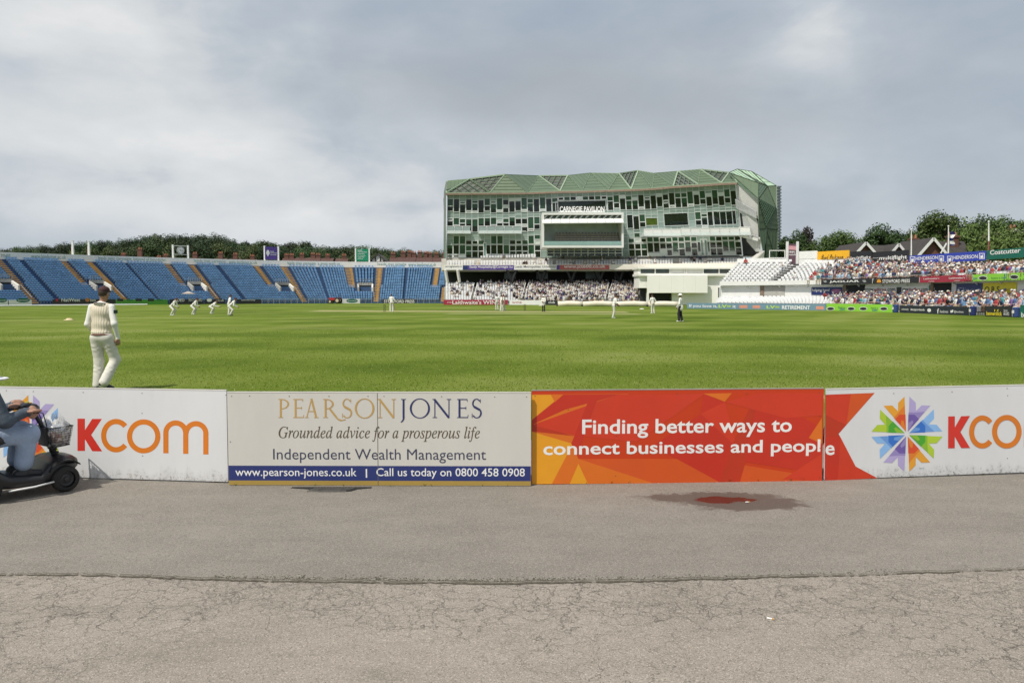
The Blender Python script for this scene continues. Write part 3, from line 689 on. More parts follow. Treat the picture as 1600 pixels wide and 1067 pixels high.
for a, b in zip(ss, ss[1:]):
    for k in range(NU):
        mbu.poly([RW.pt(a, ud(k), uz(a, k)), RW.pt(b, ud(k), uz(b, k)), RW.pt(b, ud(k + 1), uz(b, k)), RW.pt(a, ud(k + 1), uz(a, k))])
        if k < NU - 1: mbu.poly([RW.pt(a, ud(k + 1), uz(a, k)), RW.pt(b, ud(k + 1), uz(b, k)), RW.pt(b, ud(k + 1), uz(b, k + 1)), RW.pt(a, ud(k + 1), uz(a, k + 1))])
    mbu.hexa([RW.pt(a, 4, 3.0), RW.pt(b, 4, 3.0), RW.pt(b, 4.14, 3.0), RW.pt(a, 4.14, 3.0), RW.pt(a, 4, 3.55), RW.pt(b, 4, 3.55), RW.pt(b, 4.14, 3.55), RW.pt(a, 4.14, 3.55)], 1)
    mbu.poly([RW.pt(a, 4.14, 2.99), RW.pt(b, 4.14, 2.99), RW.pt(b, 11.2, 2.99), RW.pt(a, 11.2, 2.99)], 1)
    e = ud(NU)
    mbu.hexa([RW.pt(a, e, 0), RW.pt(b, e, 0), RW.pt(b, e + .2, 0), RW.pt(a, e + .2, 0), RW.pt(a, e, zb(a) + 1.0), RW.pt(b, e, zb(b) + 1.0), RW.pt(b, e + .2, zb(b) + 1.0), RW.pt(a, e + .2, zb(a) + 1.0)], 1)
    for k in range(NL):
        mbl.poly([RW.pt(a, ld(k), lzz(k)), RW.pt(b, ld(k), lzz(k)), RW.pt(b, ld(k + 1), lzz(k)), RW.pt(a, ld(k + 1), lzz(k))])
        mbl.poly([RW.pt(a, ld(k), lzz(k) - .2), RW.pt(b, ld(k), lzz(k) - .2), RW.pt(b, ld(k), lzz(k)), RW.pt(a, ld(k), lzz(k))])
    mbw.hexa([RW.pt(a, 4.6, 0), RW.pt(b, 4.6, 0), RW.pt(b, 4.8, 0), RW.pt(a, 4.8, 0), RW.pt(a, 4.6, 2.98), RW.pt(b, 4.6, 2.98), RW.pt(b, 4.8, 2.98), RW.pt(a, 4.8, 2.98)])
pale_c = M('painted_terrace', (.50, .50, .49), .8, .08, 1.5, dirt=.15)
mbu.build('upper_terrace', [pale_c, white], rstand); mbl.build('lower_terrace', pale_c, rstand); mbw.build('concourse_wall', white, rstand)
for px, w in ((1211, 1.2), (1337, 1.3), (1473, 1.2), (1668, 1.2)):  # ways out through the concourse wall
    s_ = RW.find(px, 4.6, 1.6); mb = MB()
    q = lambda ds, d, z: RW.pt(s_ + ds, d, z)
    mb.hexa([q(-w, 4.53, .8), q(w, 4.53, .8), q(w, 4.585, .8), q(-w, 4.585, .8), q(-w, 4.53, 2.9), q(w, 4.53, 2.9), q(w, 4.585, 2.9), q(-w, 4.585, 2.9)], 0 if px > 1300 else 1)
    mb.hexa([q(-w - .45, 4.45, .8), q(-w, 4.45, .8), q(-w, 4.59, .8), q(-w - .45, 4.59, .8), q(-w - .45, 4.45, 2.9), q(-w, 4.45, 2.9), q(-w, 4.59, 2.9), q(-w - .45, 4.59, 2.9)], 2)
    mb.build('doorway', [dark, concrete, M('brown_jamb', (.2, .15, .11), .8)], rstand)
mb = MB()
for a in np.arange(sA, sB, 3.4):
    mb.bar(RW.pt(a, 4.02, 3.56), RW.pt(a, 4.02, 3.8), .05); mb.bar(RW.pt(a, 4.3, 2.96), RW.pt(a, 4.6, 2.7), .12, m=1)
for a, b in zip(ss, ss[1:]): mb.bar(RW.pt(a, 4.02, 3.8), RW.pt(b, 4.02, 3.8), .05)
mb.build('guard_rail', [rail, white], rstand)
# dark dividing stair between the blocks of white seats
mb = MB(); s_ = RW.find(1226, 7.5, 4.6)
for k in range(NU): mb.hexa([RW.pt(s_ - .3, ud(k), uz(s_, k) + .02), RW.pt(s_ + .3, ud(k), uz(s_, k) + .02), RW.pt(s_ + .3, ud(k + 1), uz(s_, k) + .02), RW.pt(s_ - .3, ud(k + 1), uz(s_, k) + .02)] + [RW.pt(s_ + e, ud(k + f_), uz(s_, k) + .22) for e, f_ in ((-.3, 0), (.3, 0), (.3, 1), (-.3, 1))])
mb.build('stair', M('dark_stair', (.06, .06, .065), .8), rstand); SDIV = s_
wseats, people = [], []
for tier, nr in ((0, NL), (1, NU)):
    for k in range(nr):
        n_ = int((sB - sA) / .5)
        for i in range(n_):
            a = sA + (i + .5) * .5
            d = (ld(k) + .42) if tier == 0 else (ud(k) + .40); z = lzz(k) if tier == 0 else uz(a, k)
            q = RW.pt(a, d, z); px, py = proj(q + V((0, 0, .6)))
            if px > 1675 or px < 1120: continue
            nn = RW.n(a); rz = math.atan2(nn[1], nn[0]) - math.pi / 2
            if tier == 1:
                edge = 1332 - (py - 403) * 1.75; p = .96 if px > edge + 6 else .012 if px < edge - 14 else .5
                if abs(a - SDIV) < .5: continue
            else:
                edge = 1330 - k * 3 ; p = .90 if px > edge else .35 if px > edge - 25 else .008 if px > 1225 else 0
                if k < 2 and 1505 < px < 1600: p *= .55
            if p > .6: p *= .80 + .2 * min(1, max(0, .5 + 1.2 * math.sin(a * .9 + k * 1.7) + .6 * math.sin(a * .37 + tier)))
            if random.random() < p: people.append((q, rz, px, py, tier, k, a))
            else: wseats.append((q, rz, px, py, tier, k, a))
wn = sorted([w for w in wseats if w[2] < 1560 and w[3] > 380], key=lambda c: c[0].length)[:300]; nid = set(map(id, wn))
mb = MB(); seat_mb(mb, V((0, 0, 0)), 0); first = mb.build('white_chair', [seat_white, grey_metal]); used = False
bseat = bpy.data.meshes.new_from_object(first); bseat.materials[0] = seat_blue
SECT = ((1150, 'beside the sight screen block'), (1228, 'under the pink banner'), (1276, 'under the plain white panel'), (1330, 'under the orange sign'), (1362, 'under the first black sign'), (1420, 'under the second black sign'), (1542, 'under the royal blue sign'), (9999, 'under the dark green sign'))
def sect(px): return next(n for x, n in SECT if px < x)
cnt = {}
for q, rz, px, py, tier, k, a in sorted(wn, key=lambda w: (w[4], w[5], w[6])):
    o = first if not used else first.copy()
    if used: COL.objects.link(o)
    used = True; o.location = q; o.rotation_euler = (0, 0, rz)
    blue = tier == 0 and 1500 < px and random.random() < .8
    if blue: o.data = bseat; o.name = 'blue_chair'
    key = (tier, k, sect(px)); cnt[key] = cnt.get(key, 0) + 1
    tag(o, f"empty {'blue' if blue else 'white'} seat, {'upper' if tier else 'lower'} tier {ordw(k + 1)} row, {ordw(cnt[key])} free {sect(px)}", 'white seat' if not blue else 'blue seat', 'empty seats in the two tier stand')
mbS = MB()                                   # the rest of the white seats, pavilion decks included
for w in wseats:
    if id(w) not in nid: seat_mb(mbS, w[0], w[1])
# ------------------------------------------------------------------ spectators
PAL = dict(white=(.72, .72, .70), cream=(.62, .56, .44), grey=(.28, .29, .31), black=(.025, .025, .03), navy=(.03, .045, .12), blue=(.09, .16, .32), sky=(.30, .45, .60), red=(.36, .05, .05), pink=(.55, .34, .36),
           orange=(.50, .27, .14), green=(.08, .22, .10), khaki=(.28, .23, .14), brown=(.13, .08, .05), purple=(.18, .10, .28), teal=(.06, .28, .30), skin=(.46, .285, .215), tan=(.36, .20, .14), hairgrey=(.35, .34, .33), hairbrown=(.05, .032, .02), denim=(.12, .17, .26))
PM = {k: M('cloth_' + k if k not in ('skin', 'tan') else 'skin_' + k, c, .85, .12, 6) for k, c in PAL.items()}
def seated(lean, arm, turn, h, hat):
    y = -.14; c = V((0, y - lean * .35, .93 - lean * .05)); hd = V((turn * .05, y - lean * .62 - .03, 1.25 - lean * .12))
    el = [(V((.25, y - .1, .70)), V((.14, y - .36, .62))), (V((-.25, y - .1, .70)), V((-.14, y - .36, .62)))]
    if arm == 1: el = [(V((.26, y - .06, .70)), V((-.05, y - .24, .76))), (V((-.26, y - .08, .72)), V((.05, y - .27, .72)))]
    if arm == 2: el = [(V((.27, y - .25, .80)), V((.06, y - lean * .6 - .2, 1.10))), (V((-.25, y - .1, .70)), V((-.14, y - .36, .62)))]
    P = humanoid((0, y, .50), c, hd, (((0, 0, 0), (.12, y - .44, .50), (.13, y - .42, .09), (.1, -1, 0)), ((0, 0, 0), (-.12, y - .44, .50), (-.13, y - .40, .09), (-.1, -1, 0))), el,
                 right=(-1, 0, 0), face=(turn, -1, 0), hat=hat, hands=False, loose=.01, lower='skin', top='top', sl='top', bot='bot', shoe='sho')
    return smesh(P, h, .04)
POSES = [seated(0, 0, 0, .055, 'cap'), seated(.5, 0, .25, .055, ''), seated(.1, 1, -.3, .055, 'cap'), seated(.2, 2, .1, .055, ''), seated(.7, 1, 0, .055, 'whitehat'), seated(0, 0, -.5, .055, ''), seated(-.1, 1, .4, .055, 'whitehat')]
TOPS = ['white'] * 13 + ['cream'] * 5 + ['grey'] * 5 + ['black'] * 6 + ['navy'] * 5 + ['blue'] * 2 + ['sky'] * 4 + ['red'] * 3 + ['pink'] * 4 + ['orange', 'green', 'khaki', 'khaki', 'brown', 'purple', 'teal']
BOTS = ['navy', 'black', 'denim', 'denim', 'khaki', 'khaki', 'grey', 'cream', 'brown']
HATS = ['white', 'white', 'cream', 'grey', 'navy', 'red', 'black', 'khaki', 'navy']
rp = random.Random(21); vcache = {}
def variant():
    p = rp.randrange(len(POSES)); top, bot = rp.choice(TOPS), rp.choice(BOTS); hat = rp.choice(HATS) if p in (0, 2, 4, 6) else ''
    hair = rp.choice(('hairgrey', 'hairgrey', 'hairbrown', 'brown', 'black')); sk = rp.choice(('skin', 'skin', 'tan'))
    return p, top, bot, hat, hair, sk
def vdata(va):
    if va not in vcache:
        p, top, bot, hat, hair, sk = va; v, f, lab = POSES[p]; mp = dict(top=top, bot=bot, sho='black', skin=sk, hair=hair, cap=hat, whitehat=hat)
        cols = [mp[x] for x in lab]; L = sorted(set(cols)); vcache[va] = (v, f, L, [L.index(c) for c in cols], np_mesh('person', v, f, [L.index(c) for c in cols], [PM[c] for c in L], True))
    return vcache[va]
VAR = [variant() for _ in range(90)]
VARP = [v for v in VAR if v[1] in ('white', 'white', 'black', 'grey', 'navy', 'cream')] + VAR[:12]
pn = sorted([p for p in people if p[2] < 1606 and p[3] > 385], key=lambda c: c[0].length)[:300]; nid = set(map(id, pn))
cnt = {}
HN = {'hairgrey': 'grey hair', 'hairbrown': 'dark hair', 'brown': 'brown hair', 'black': 'black hair'}
for pr in sorted(pn, key=lambda w: (w[4], w[5], w[6])):
    q, rz, px, py, tier, k, a = pr; va = rp.choice(VAR)
    o = link('person', vdata(va)[4]); o.location = q; o.rotation_euler = (0, 0, rz + rp.uniform(-.2, .2)); s_ = rp.uniform(.92, 1.05); o.scale = (s_, s_, s_)
    col = 'light blue' if va[1] == 'sky' else va[1]; hd = f"{va[3]} hat" if va[3] else HN[va[4]]
    base = (tier, k, sect(px), col, hd); cnt[base] = cnt.get(base, 0) + 1
    nth = '' if cnt[base] == 1 else ordw(cnt[base]) + ' '
    tag(o, f"{nth}{col} top with {hd}, {'upper' if tier else 'lower'} tier {ordw(k + 1)} row {sect(px)}", 'spectator', 'spectators in the two tier stand')
CV, CF, CM = [], [], []; CP = sorted(PM); nv = 0
def crowd_add(q, rz, va):
    global nv
    v, f, L, mi, _ = vdata(va); c, s_ = math.cos(rz), math.sin(rz)
    w = v @ np.array([[c, s_, 0], [-s_, c, 0], [0, 0, 1]]) + np.array(q)
    CV.append(w); CF.append(f + nv); nv += len(v); mp = np.array([CP.index(x) for x in L]); CM.append(mp[np.array(mi)])
for pr in people:
    if id(pr) not in nid: crowd_add(pr[0], pr[1] + rp.uniform(-.2, .2), rp.choice(VAR))
# ------------------------------------------------------------------ the pavilion: green folded roof over a leaning glass front
pav = empty('pavilion', at(930, 470, 158) * 1.0, label='tall glass fronted pavilion under a folded green roof', cat='building'); pav.location.z = 0
def interp(tab):
    xs = [t[0] for t in tab]; return lambda px, k: float(np.interp(px, xs, [t[k] for t in tab]))
TT = interp([(690, 303.3, 163), (766, 302.2, 163), (824, 301, 163), (875, 299.5, 162), (951, 297.3, 159.3), (1019, 294.5, 156), (1052, 291.5, 154), (1091, 289.5, 151.4), (1127, 287, 149.2), (1152, 285.6, 147.8)])
BT = interp([(690, 403, 164), (820, 403, 164), (960, 401.5, 160.5), (1060, 400, 156.5), (1162, 398.5, 151)])
PX0, PXT, PXB, NC = 699.0, 1149.0, 1160.0, 47
def fac(u, v, d=0.0):                        # point of the front: u along, v up, d proud of it
    xt, xb = PX0 + (PXT - PX0) * u, PX0 - 1 + (PXB - PX0 + 1) * u
    a, b = at(xt, TT(xt, 1), TT(xt, 2)), at(xb, BT(xb, 1), BT(xb, 2)); p = b.lerp(a, v)
    if d:
        e = .004; u0, u1 = max(0, u - e), min(1, u + e); t = fac(u1, v) - fac(u0, v); n = t.cross(a - b).normalized()
        if n.y > 0: n = -n
        p = p + n * d
    return p
def uof(px, v=.5): return ((px - PX0 + (1 - v)) / (v * (PXT - PX0) + (1 - v) * (PXB - PX0 + 1)))
def cell(mb, u0, v0, u1, v1, d0, d1, m=0):
    mb.hexa([fac(u0, v0, d1), fac(u1, v0, d1), fac(u1, v0, d0), fac(u0, v0, d0), fac(u0, v1, d1), fac(u1, v1, d1), fac(u1, v1, d0), fac(u0, v1, d0)], m)
mb = MB(); rt = random.Random(4)
vb = [0, .10, .20, .30, .345, .415, .50, .615, .665, .715, .80, .915, 1.0]
for i in range(NC):
    for v0, v1 in zip(vb, vb[1:]):
        mb.poly([fac(i / NC, v0), fac((i + 1) / NC, v0), fac((i + 1) / NC, v1), fac(i / NC, v1)], rt.choice((0, 0, 1)))
mb.build('facade_panel', [teal, M('teal_panel_pale', (.32, .41, .375), .3, .08, .7)], pav)
mb = MB()
for i in range(NC + 1):
    u = i / NC; a = .0011; cell(mb, max(0, u - a), 0, min(1, u + a), 1, -.02, .06)
for v in vb[1:]: 
    for i in range(0, NC): cell(mb, i / NC, v - .004, (i + 1) / NC, v + .004 if v < 1 else v, -.03, .045)
mb.build('glazing_bars', M('glazing_bar_grey', (.50, .56, .53), .5, .05, 2), pav)
# windows, staggered from bay to bay like a mosaic
BOXL, BOXR = 845, 977
wins = []; frame_w = M('window_frame_white', (.64, .67, .65), .5, .05, 2)
def bay(i, lo, hi, rows):
    u0, u1 = i / NC, (i + 1) / NC
    for f0, f1, ty in rows: wins.append((u0, lo + (hi - lo) * f0, u1, lo + (hi - lo) * f1, ty))
T3 = [[(0, .16, 'o'), (.17, .97, 'd')], [(.02, .78, 'd'), (.79, .99, 'o')], [(.15, .5, 'd'), (.5, 1, 'g')], [(.0, .62, 'd'), (.62, .92, 'g')], [(.04, .2, 'o'), (.2, 1, 'g')], [(.0, .34, 'd'), (.35, .52, 'o'), (.52, .9, 'd')],
      [(.12, .78, 'd'), (.8, .99, 'o')], [(0, .14, 'o'), (.15, .66, 'd'), (.66, .86, 'g')], [(.1, 1, 'd')], [(.0, .62, 'd'), (.63, .82, 'o')], [(0, .9, 'd')]]
BIG = [(869, 949, .70, .855, 'd'), (1037, 1076, .44, .625, 'd'), (1114, 1151, .43, .63, 'd'), (1009, 1028, .455, .575, 'v')]
for i in range(NC):
    pxc = PX0 + (PXT - PX0) * (i + .5) / NC
    bay(i, .695, .925, [(.72, .98, rt.choice('dgo'))] if 868 < pxc < 950 else rt.choice(T3))
    if not (BOXL - 3 < pxc < BOXR + 2):
        big = next((b for b in BIG if b[0] - 2 < pxc < b[1] + 2), None)
        if not big: bay(i, .40, .63, rt.choice(T3))
        low = [(0, .3, rt.choice('dddo')), (.3, .55, rt.choice('dgd')), (.58, .78, rt.choice('ogd')), (.8, 1, rt.choice('gp'))]
        if rt.random() < .5: low = [(0, .14, 'o'), (.16, .58, rt.choice('dg')), (.6, .98, rt.choice('gpg'))]
        bay(i, .0, .355, [r for r in low if r[2] != 'p'])
for p0, p1, v0, v1, ty in BIG: wins.append((uof(p0), v0, uof(p1), v1, ty))
wg = [win_dark, win_green, M('olive_glass', (.07, .11, .02), .1, .2, 1, spec=.5), M('pale_window_panel', (.62, .68, .64), .4, .06, 2)]
def win_geo(fr, pn, w):
    u0, v0, u1, v1, ty = w; fu, fv = .0016, .0065
    if ty == 'o': fu, fv = .0030, .013
    for a in ((u0, v0, u0 + fu, v1), (u1 - fu, v0, u1, v1), (u0 + fu, v0, u1 - fu, v0 + fv), (u0 + fu, v1 - fv, u1 - fu, v1)): cell(fr, *a, 0, .12)
    m_ = {'d': 0, 'g': 1, 'o': 0, 'v': 2}[ty]
    mm = m_ if m_ != 0 else (3 if ty == 'o' and rt.random() < .45 else 0)
    cell(pn, u0 + fu, v0 + fv, u1 - fu, v1 - fv, 0, .05, mm)
    if ty == 'd' and rt.random() < .22 and v1 - v0 > .1:
        c_ = v0 + (v1 - v0) * rt.uniform(.4, .75); cell(pn, u0 + fu, c_, u1 - fu, v1 - fv, .05, .065, 1)
wins.sort(key=lambda w: -(w[2] - w[0]) * (w[3] - w[1]))
for w in wins[:100]:
    fr, pn = MB(), MB(); win_geo(fr, pn, w); o = fr.build('window', frame_w, pav); pn.build('pane', wg, o)
fr, pn = MB(), MB()
for w in wins[100:]: win_geo(fr, pn, w)
o = fr.build('glazing', frame_w, pav); o['kind'] = 'stuff'; pn.build('pane', wg, o)
# two tall doors on the deck
for px in (755, 1095, 1101):
    mb = MB(); u = uof(px, .1); cell(mb, u, 0, u + .011, .24, .06, .13); cell(mb, u + .002, .01, u + .009, .23, .1, .14, 1); mb.build('door', [white, teal_glass], pav)

# folded roof
EA = [(697, 302), (766, 301.5), (824, 301), (875, 299), (910, 298.5), (951, 297), (986, 296), (1019, 294.5), (1052, 291.3), (1091, 289), (1127, 286.3), (1152, 285.3)]
RI = [(699, 283, 167), (734, 280, 167), (789, 273, 164), (842, 275, 180), (887, 274.5, 172), (923, 270.5, 176), (967, 271.5, 168), (997, 267, 170), (1022, 271, 164), (1059, 268, 168), (1094, 265, 158), (1139, 270, 157)]
E3 = [at(x, y, TT(x, 2) - .9) for x, y in EA]; R3 = [at(*r) for r in RI]
tris = []                                    # (points, lattice)
for i in range(11):
    tris.append(([R3[i], E3[i], R3[i + 1]], i in (1, 3, 6, 10))); tris.append(([E3[i], E3[i + 1], R3[i + 1]], i in (0, 8)))
tris[0] = (tris[0][0], False)
def seams(mb, tri, n, w, off, m):
    a, b, c = tri; nn = (b - a).cross(c - a).normalized(); nn = -nn if nn.y > 0 else nn
    for k in range(1, n):
        t = k / n; mb.bar(a.lerp(b, t) + nn * off, a.lerp(c, t) + nn * off, w, m=m); 
def edges(mb, tri, w, m, off=.05):
    for p, q in zip(tri, tri[1:] + tri[:1]): mb.bar(p, q, w, m=m)
for tri, lat in tris:
    mb = MB()
    if not lat:
        mb.poly(tri, 0); seams(mb, [tri[2], tri[0], tri[1]], 6, .06, .03, 1); edges(mb, tri, .16, 2)
    else:
        edges(mb, tri, .26, 2); nn = (tri[1] - tri[0]).cross(tri[2] - tri[0]).normalized(); nn = -nn if nn.y > 0 else nn; mb.poly([p_ - nn * .25 for p_ in tri], 3)
        for n_, o_ in ((5, 0), (5, 1)):
            t_ = tri[o_:] + tri[:o_]; seams(mb, t_, n_, .13, 0, 1)
    mb.build('roof_panel', [green_panel, steel_green, M('pale_green_ridge', (.28, .37, .25), .5, .08, 2), M('dark_roof_mesh', (.115, .125, .105), .7, .25, .5)], pav)
# back slope, behind the ridge
bk = [p + V((-1, 13, -4.6)) for p in R3]; mb = MB()
for a, b, c, d in zip(R3, R3[1:], bk[1:], bk): mb.poly([a, b, c]); mb.poly([a, c, d])
mb.build('back_slope', M('grey_green_mesh', (.30, .34, .29), .6, .1, 1), pav)
mb = MB()
for a, b in zip(E3, E3[1:]): mb.poly([a + V((0, .3, -.25)), b + V((0, .3, -.25)), b + V((0, 14, -.25)), a + V((0, 14, -.25))]); mb.bar(a + V((0, 0, -.2)), b + V((0, 0, -.2)), .34, m=1)
mb.build('roof_deck', [M('roof_deck_grey', (.16, .165, .155), .8, .2, 1), M('rusty_gutter', (.24, .17, .13), .7, .2, 2)], pav)
# front steps and signs of the folded green end wing
Wg = dict(A=(1139, 270, 152.5), B=(1152, 264.5, 156), C=(1185, 286, 146), D=(1185, 311, 143), E=(1199, 291, 147.6), F=(1213, 290.5, 148), G=(1213, 326, 145.6), H=(1197, 357, 144.2), I=(1215, 358.5, 146), L=(1186, 358, 143.4), K=(1195, 405.5, 144.2), J=(1213, 409, 146), Q=(1174, 268, 154), Z=(1150, 286, 148))
P3 = {k: at(*v) for k, v in Wg.items()}
gd = M('green_cladding_dark', (.105, .175, .11), .5, .1, .6); gl = M('green_cladding_pale', (.36, .50, .36), .45, .06, .5)  # copies of one cladding, toned in colour for lit and shaded folds
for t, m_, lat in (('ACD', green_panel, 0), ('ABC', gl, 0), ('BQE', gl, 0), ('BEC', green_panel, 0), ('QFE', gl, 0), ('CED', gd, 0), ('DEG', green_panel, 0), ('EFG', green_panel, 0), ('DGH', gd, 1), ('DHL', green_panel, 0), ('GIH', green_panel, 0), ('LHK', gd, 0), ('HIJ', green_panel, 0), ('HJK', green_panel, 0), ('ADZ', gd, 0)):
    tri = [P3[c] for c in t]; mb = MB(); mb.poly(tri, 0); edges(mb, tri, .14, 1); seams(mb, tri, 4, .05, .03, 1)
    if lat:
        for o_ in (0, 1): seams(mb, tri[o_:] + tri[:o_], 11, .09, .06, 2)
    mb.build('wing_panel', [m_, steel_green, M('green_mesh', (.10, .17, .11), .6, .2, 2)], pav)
mb = MB(); a, b = at(1213.6, 292, 159), at(1215.5, 412, 159); c, d = at(1219.5, 292, 168), at(1219.5, 412, 168)
mb.poly([a, c, d, b])
for k in range(26): t = k / 25; mb.bar(a.lerp(b, t) + V((.05, -.05, 0)), c.lerp(d, t) + V((.05, -.05, 0)), .28, m=1)
mb.build('louvre_screen', [steel_green, M('louvre_grey', (.26, .30, .27), .6, .1, 1)], pav)
# inner side wall of the wing, with its openings and balconies
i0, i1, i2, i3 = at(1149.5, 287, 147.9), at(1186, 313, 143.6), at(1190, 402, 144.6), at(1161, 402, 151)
mb = MB(); mb.poly([i0, i1, i2, i3]); mb.build('end_wall', M('grey_render', (.56, .56, .55), .8, .08, .6), pav)  # white render, its colour greyed to paint the shade of the recess
def ew(u, v, d=0.05):
    p = i3.lerp(i2, u).lerp(i0.lerp(i1, u), v); n = (i1 - i0).cross(i3 - i0).normalized(); n = n if n.x < 0 else -n; return p + n * d
def ewq(mb, u0, v0, u1, v1, d0, d1, m): mb.hexa([ew(u0, v0, d1), ew(u1, v0, d1), ew(u1, v0, d0), ew(u0, v0, d0), ew(u0, v1, d1), ew(u1, v1, d1), ew(u1, v1, d0), ew(u0, v1, d0)], m)
mb = MB(); ewq(mb, .05, .37, .5, .66, .02, .1, 1); ewq(mb, .08, .39, .46, .62, .1, .13, 0); ewq(mb, .55, .36, .98, .66, .02, .1, 0); ewq(mb, .05, .02, .92, .30, .02, .1, 0); mb.build('opening', [dark, white], pav)
mb = MB(); ewq(mb, .0, .68, .95, .80, .4, .5, 0); ewq(mb, .5, .27, 1.0, .38, .5, .6, 0); ewq(mb, 0, .30, 1, .335, 0, .7, 1); mb.build('end_balcony', [M('grey_mesh_rail', (.45, .46, .47), .6, .1, 2), white], pav)
# left end return
mb = MB(); a, b, c = at(697, 283, 167), at(697, 302.5, 162.2), at(696.5, 404, 163.6); 
mb.poly([b, a, at(693.5, 300, 178), at(693, 404, 178), c]); mb.bar(at(698, 284, 163), at(694, 312, 163), .3, m=1); mb.bar(at(694, 312, 163), at(697.5, 404, 163), .3, m=1)
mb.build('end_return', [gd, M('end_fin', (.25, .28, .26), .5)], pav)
# body behind
mb = MB(); A_, B_ = fac(0, 0), fac(1, 0); 
A_.y += 4; B_.y += 16
mb.hexa([V((A_.x, A_.y, 0)), V((B_.x + 3, B_.y, 0)), V((B_.x + 8, 182, 0)), V((A_.x, 182, 0)), V((A_.x, A_.y, 21.3)), V((B_.x + 3, B_.y, 21.3)), V((B_.x + 8, 182, 21.3)), V((A_.x, 182, 21.3))])
mb.build('core', concrete, pav)

# media box in the middle of the front
YB = 154.0
cb = lambda px, py, Y=YB: at(px, py, Y)
mb = MB(); dpt = 6.5
def tubeframe(x0, y0, x1, y1, t, m=0):
    for a in ((x0, y0, x1, y0 + t), (x0, y1 - t, x1, y1), (x0, y0 + t, x0 + t, y1 - t), (x1 - t, y0 + t, x1, y1 - t)):
        p = [cb(a[0], a[3]), cb(a[2], a[3]), cb(a[2], a[1]), cb(a[0], a[1])]; q = [k + V((0, dpt, 0)) for k in p]
        mb.hexa([p[0], p[1], q[1], q[0], p[3], p[2], q[2], q[3]], m)
tubeframe(847, 332.5, 974.5, 387, 3.2)
box_ = mb.build('media_box', white, pav)
mb = MB(); p = [cb(850, 384), cb(971.5, 384), cb(971.5, 335.5), cb(850, 335.5)]; q = [k + V((0, 5.6, 0)) for k in p]
mb.poly(q, 0); mb.build('back_glass', M('box_back_glass', (.52, .60, .58), .4, .15, .6), box_)
mb = MB()
for k in range(5):
    z0, z1 = p[0].z + .35 + k * .5, p[0].z + .62 + k * .5; y = p[0].y + .9 + k * .75
    mb.box(((p[0].x + p[1].x) / 2 + 1.0, y, z0), (p[1].x - p[0].x - 2.6, .5, .12)); mb.box(((p[0].x + p[1].x) / 2 + 1.0, y + .3, z0 - .25), (p[1].x - p[0].x - 2.6, .5, .5), m=1)
    for j in range(20): mb.box((p[0].x + 2.2 + j * .62 + k * .1, y + .35, z0 + .25), (.4, .1, .4), m=2)
mb.build('press_desk', [M('desk_wood', (.62, .54, .40), .6, .1, 2), M('desk_grey', (.42, .40, .34), .8), M('press_chair', (.22, .21, .19), .7)], box_)
mb = MB(); mb.hexa([cb(850.5, 383.5), cb(971, 383.5), cb(971, 383.5) + V((0, .06, 0)), cb(850.5, 383.5) + V((0, .06, 0)), cb(850.5, 377), cb(971, 377), cb(971, 377) + V((0, .06, 0)), cb(850.5, 377) + V((0, .06, 0))])
mb.build('balustrade', M('pale_teal_glass', (.26, .40, .38), .15, .08, 1, spec=.6), box_)
mb = MB(); a, b, c, d = cb(847, 349.5, YB - .9), cb(974.5, 348.5, YB - .9), cb(972, 342.5, YB + .4), cb(848, 343.5, YB + .4)
mb.hexa([a, b, c, d] + [k + V((0, 0, .16)) for k in (a, b, c, d)])
for k in range(1, 9): t = k / 9; mb.bar(a.lerp(b, t) + V((0, -.02, .18)), d.lerp(c, t) + V((0, -.02, .18)), .07, m=1)
mb.build('canopy', [white, rail], box_)
mb = MB(); a, b = cb(850, 341.5, YB + .6), cb(971, 341, YB + .6); c, d = cb(850, 336.2, YB + 1.2), cb(971, 336.2, YB + 1.2)
mb.poly([a, b, d, c], 0)
for k in range(14):
    t = k / 13; t2 = min(1, t + .04); mb.bar(a.lerp(b, t) + V((0, -.1, 0)), c.lerp(d, t2) + V((0, -.1, 0)), .22, m=1)
mb.build('rooflight', [M('rooflight_glass', (.12, .17, .17), .15, .1, 1, spec=.6), white], box_)
mb = MB(); bl = Board(cb(873, 331.5, YB + 2.2), cb(945, 331.5, YB + 2.2), 1.1)
for x0, x1 in ((874, 945),): bl.slab(mb, 0, -.05, bl.W, .08, -.1, .05)
v, f = glyphs('CARNEGIE PAVILION', .022)
a0, b0 = bl.ab(874.5, 331); a1, b1 = bl.ab(944.5, 322.6)
for dd in (.0,): mb.add([bl.p(a0 + (a1 - a0) * x, b0 + (b1 - b0) * y, dd) for x, y in v], f)
mb.build('lettering', text_white, pav)
# lower storey under the media box
mb = MB(); a = [cb(855, 400, 158), cb(972, 400, 157), cb(972, 387.5, 157), cb(855, 387.5, 158)]; mb.poly(a, 0)
for k in range(12): t = k / 11; mb.bar(a[0].lerp(a[1], t) + V((0, -.05, 0)), a[3].lerp(a[2], t) + V((0, -.05, 0)), .16, m=1)
for s_ in (.35, .72): mb.bar(a[0].lerp(a[3], s_) + V((0, -.07, 0)), a[1].lerp(a[2], s_) + V((0, -.07, 0)), .14, m=1)
mb.build('lounge_glazing', [win_dark, M('grey_green_frame', (.5, .55, .5), .5)], pav)
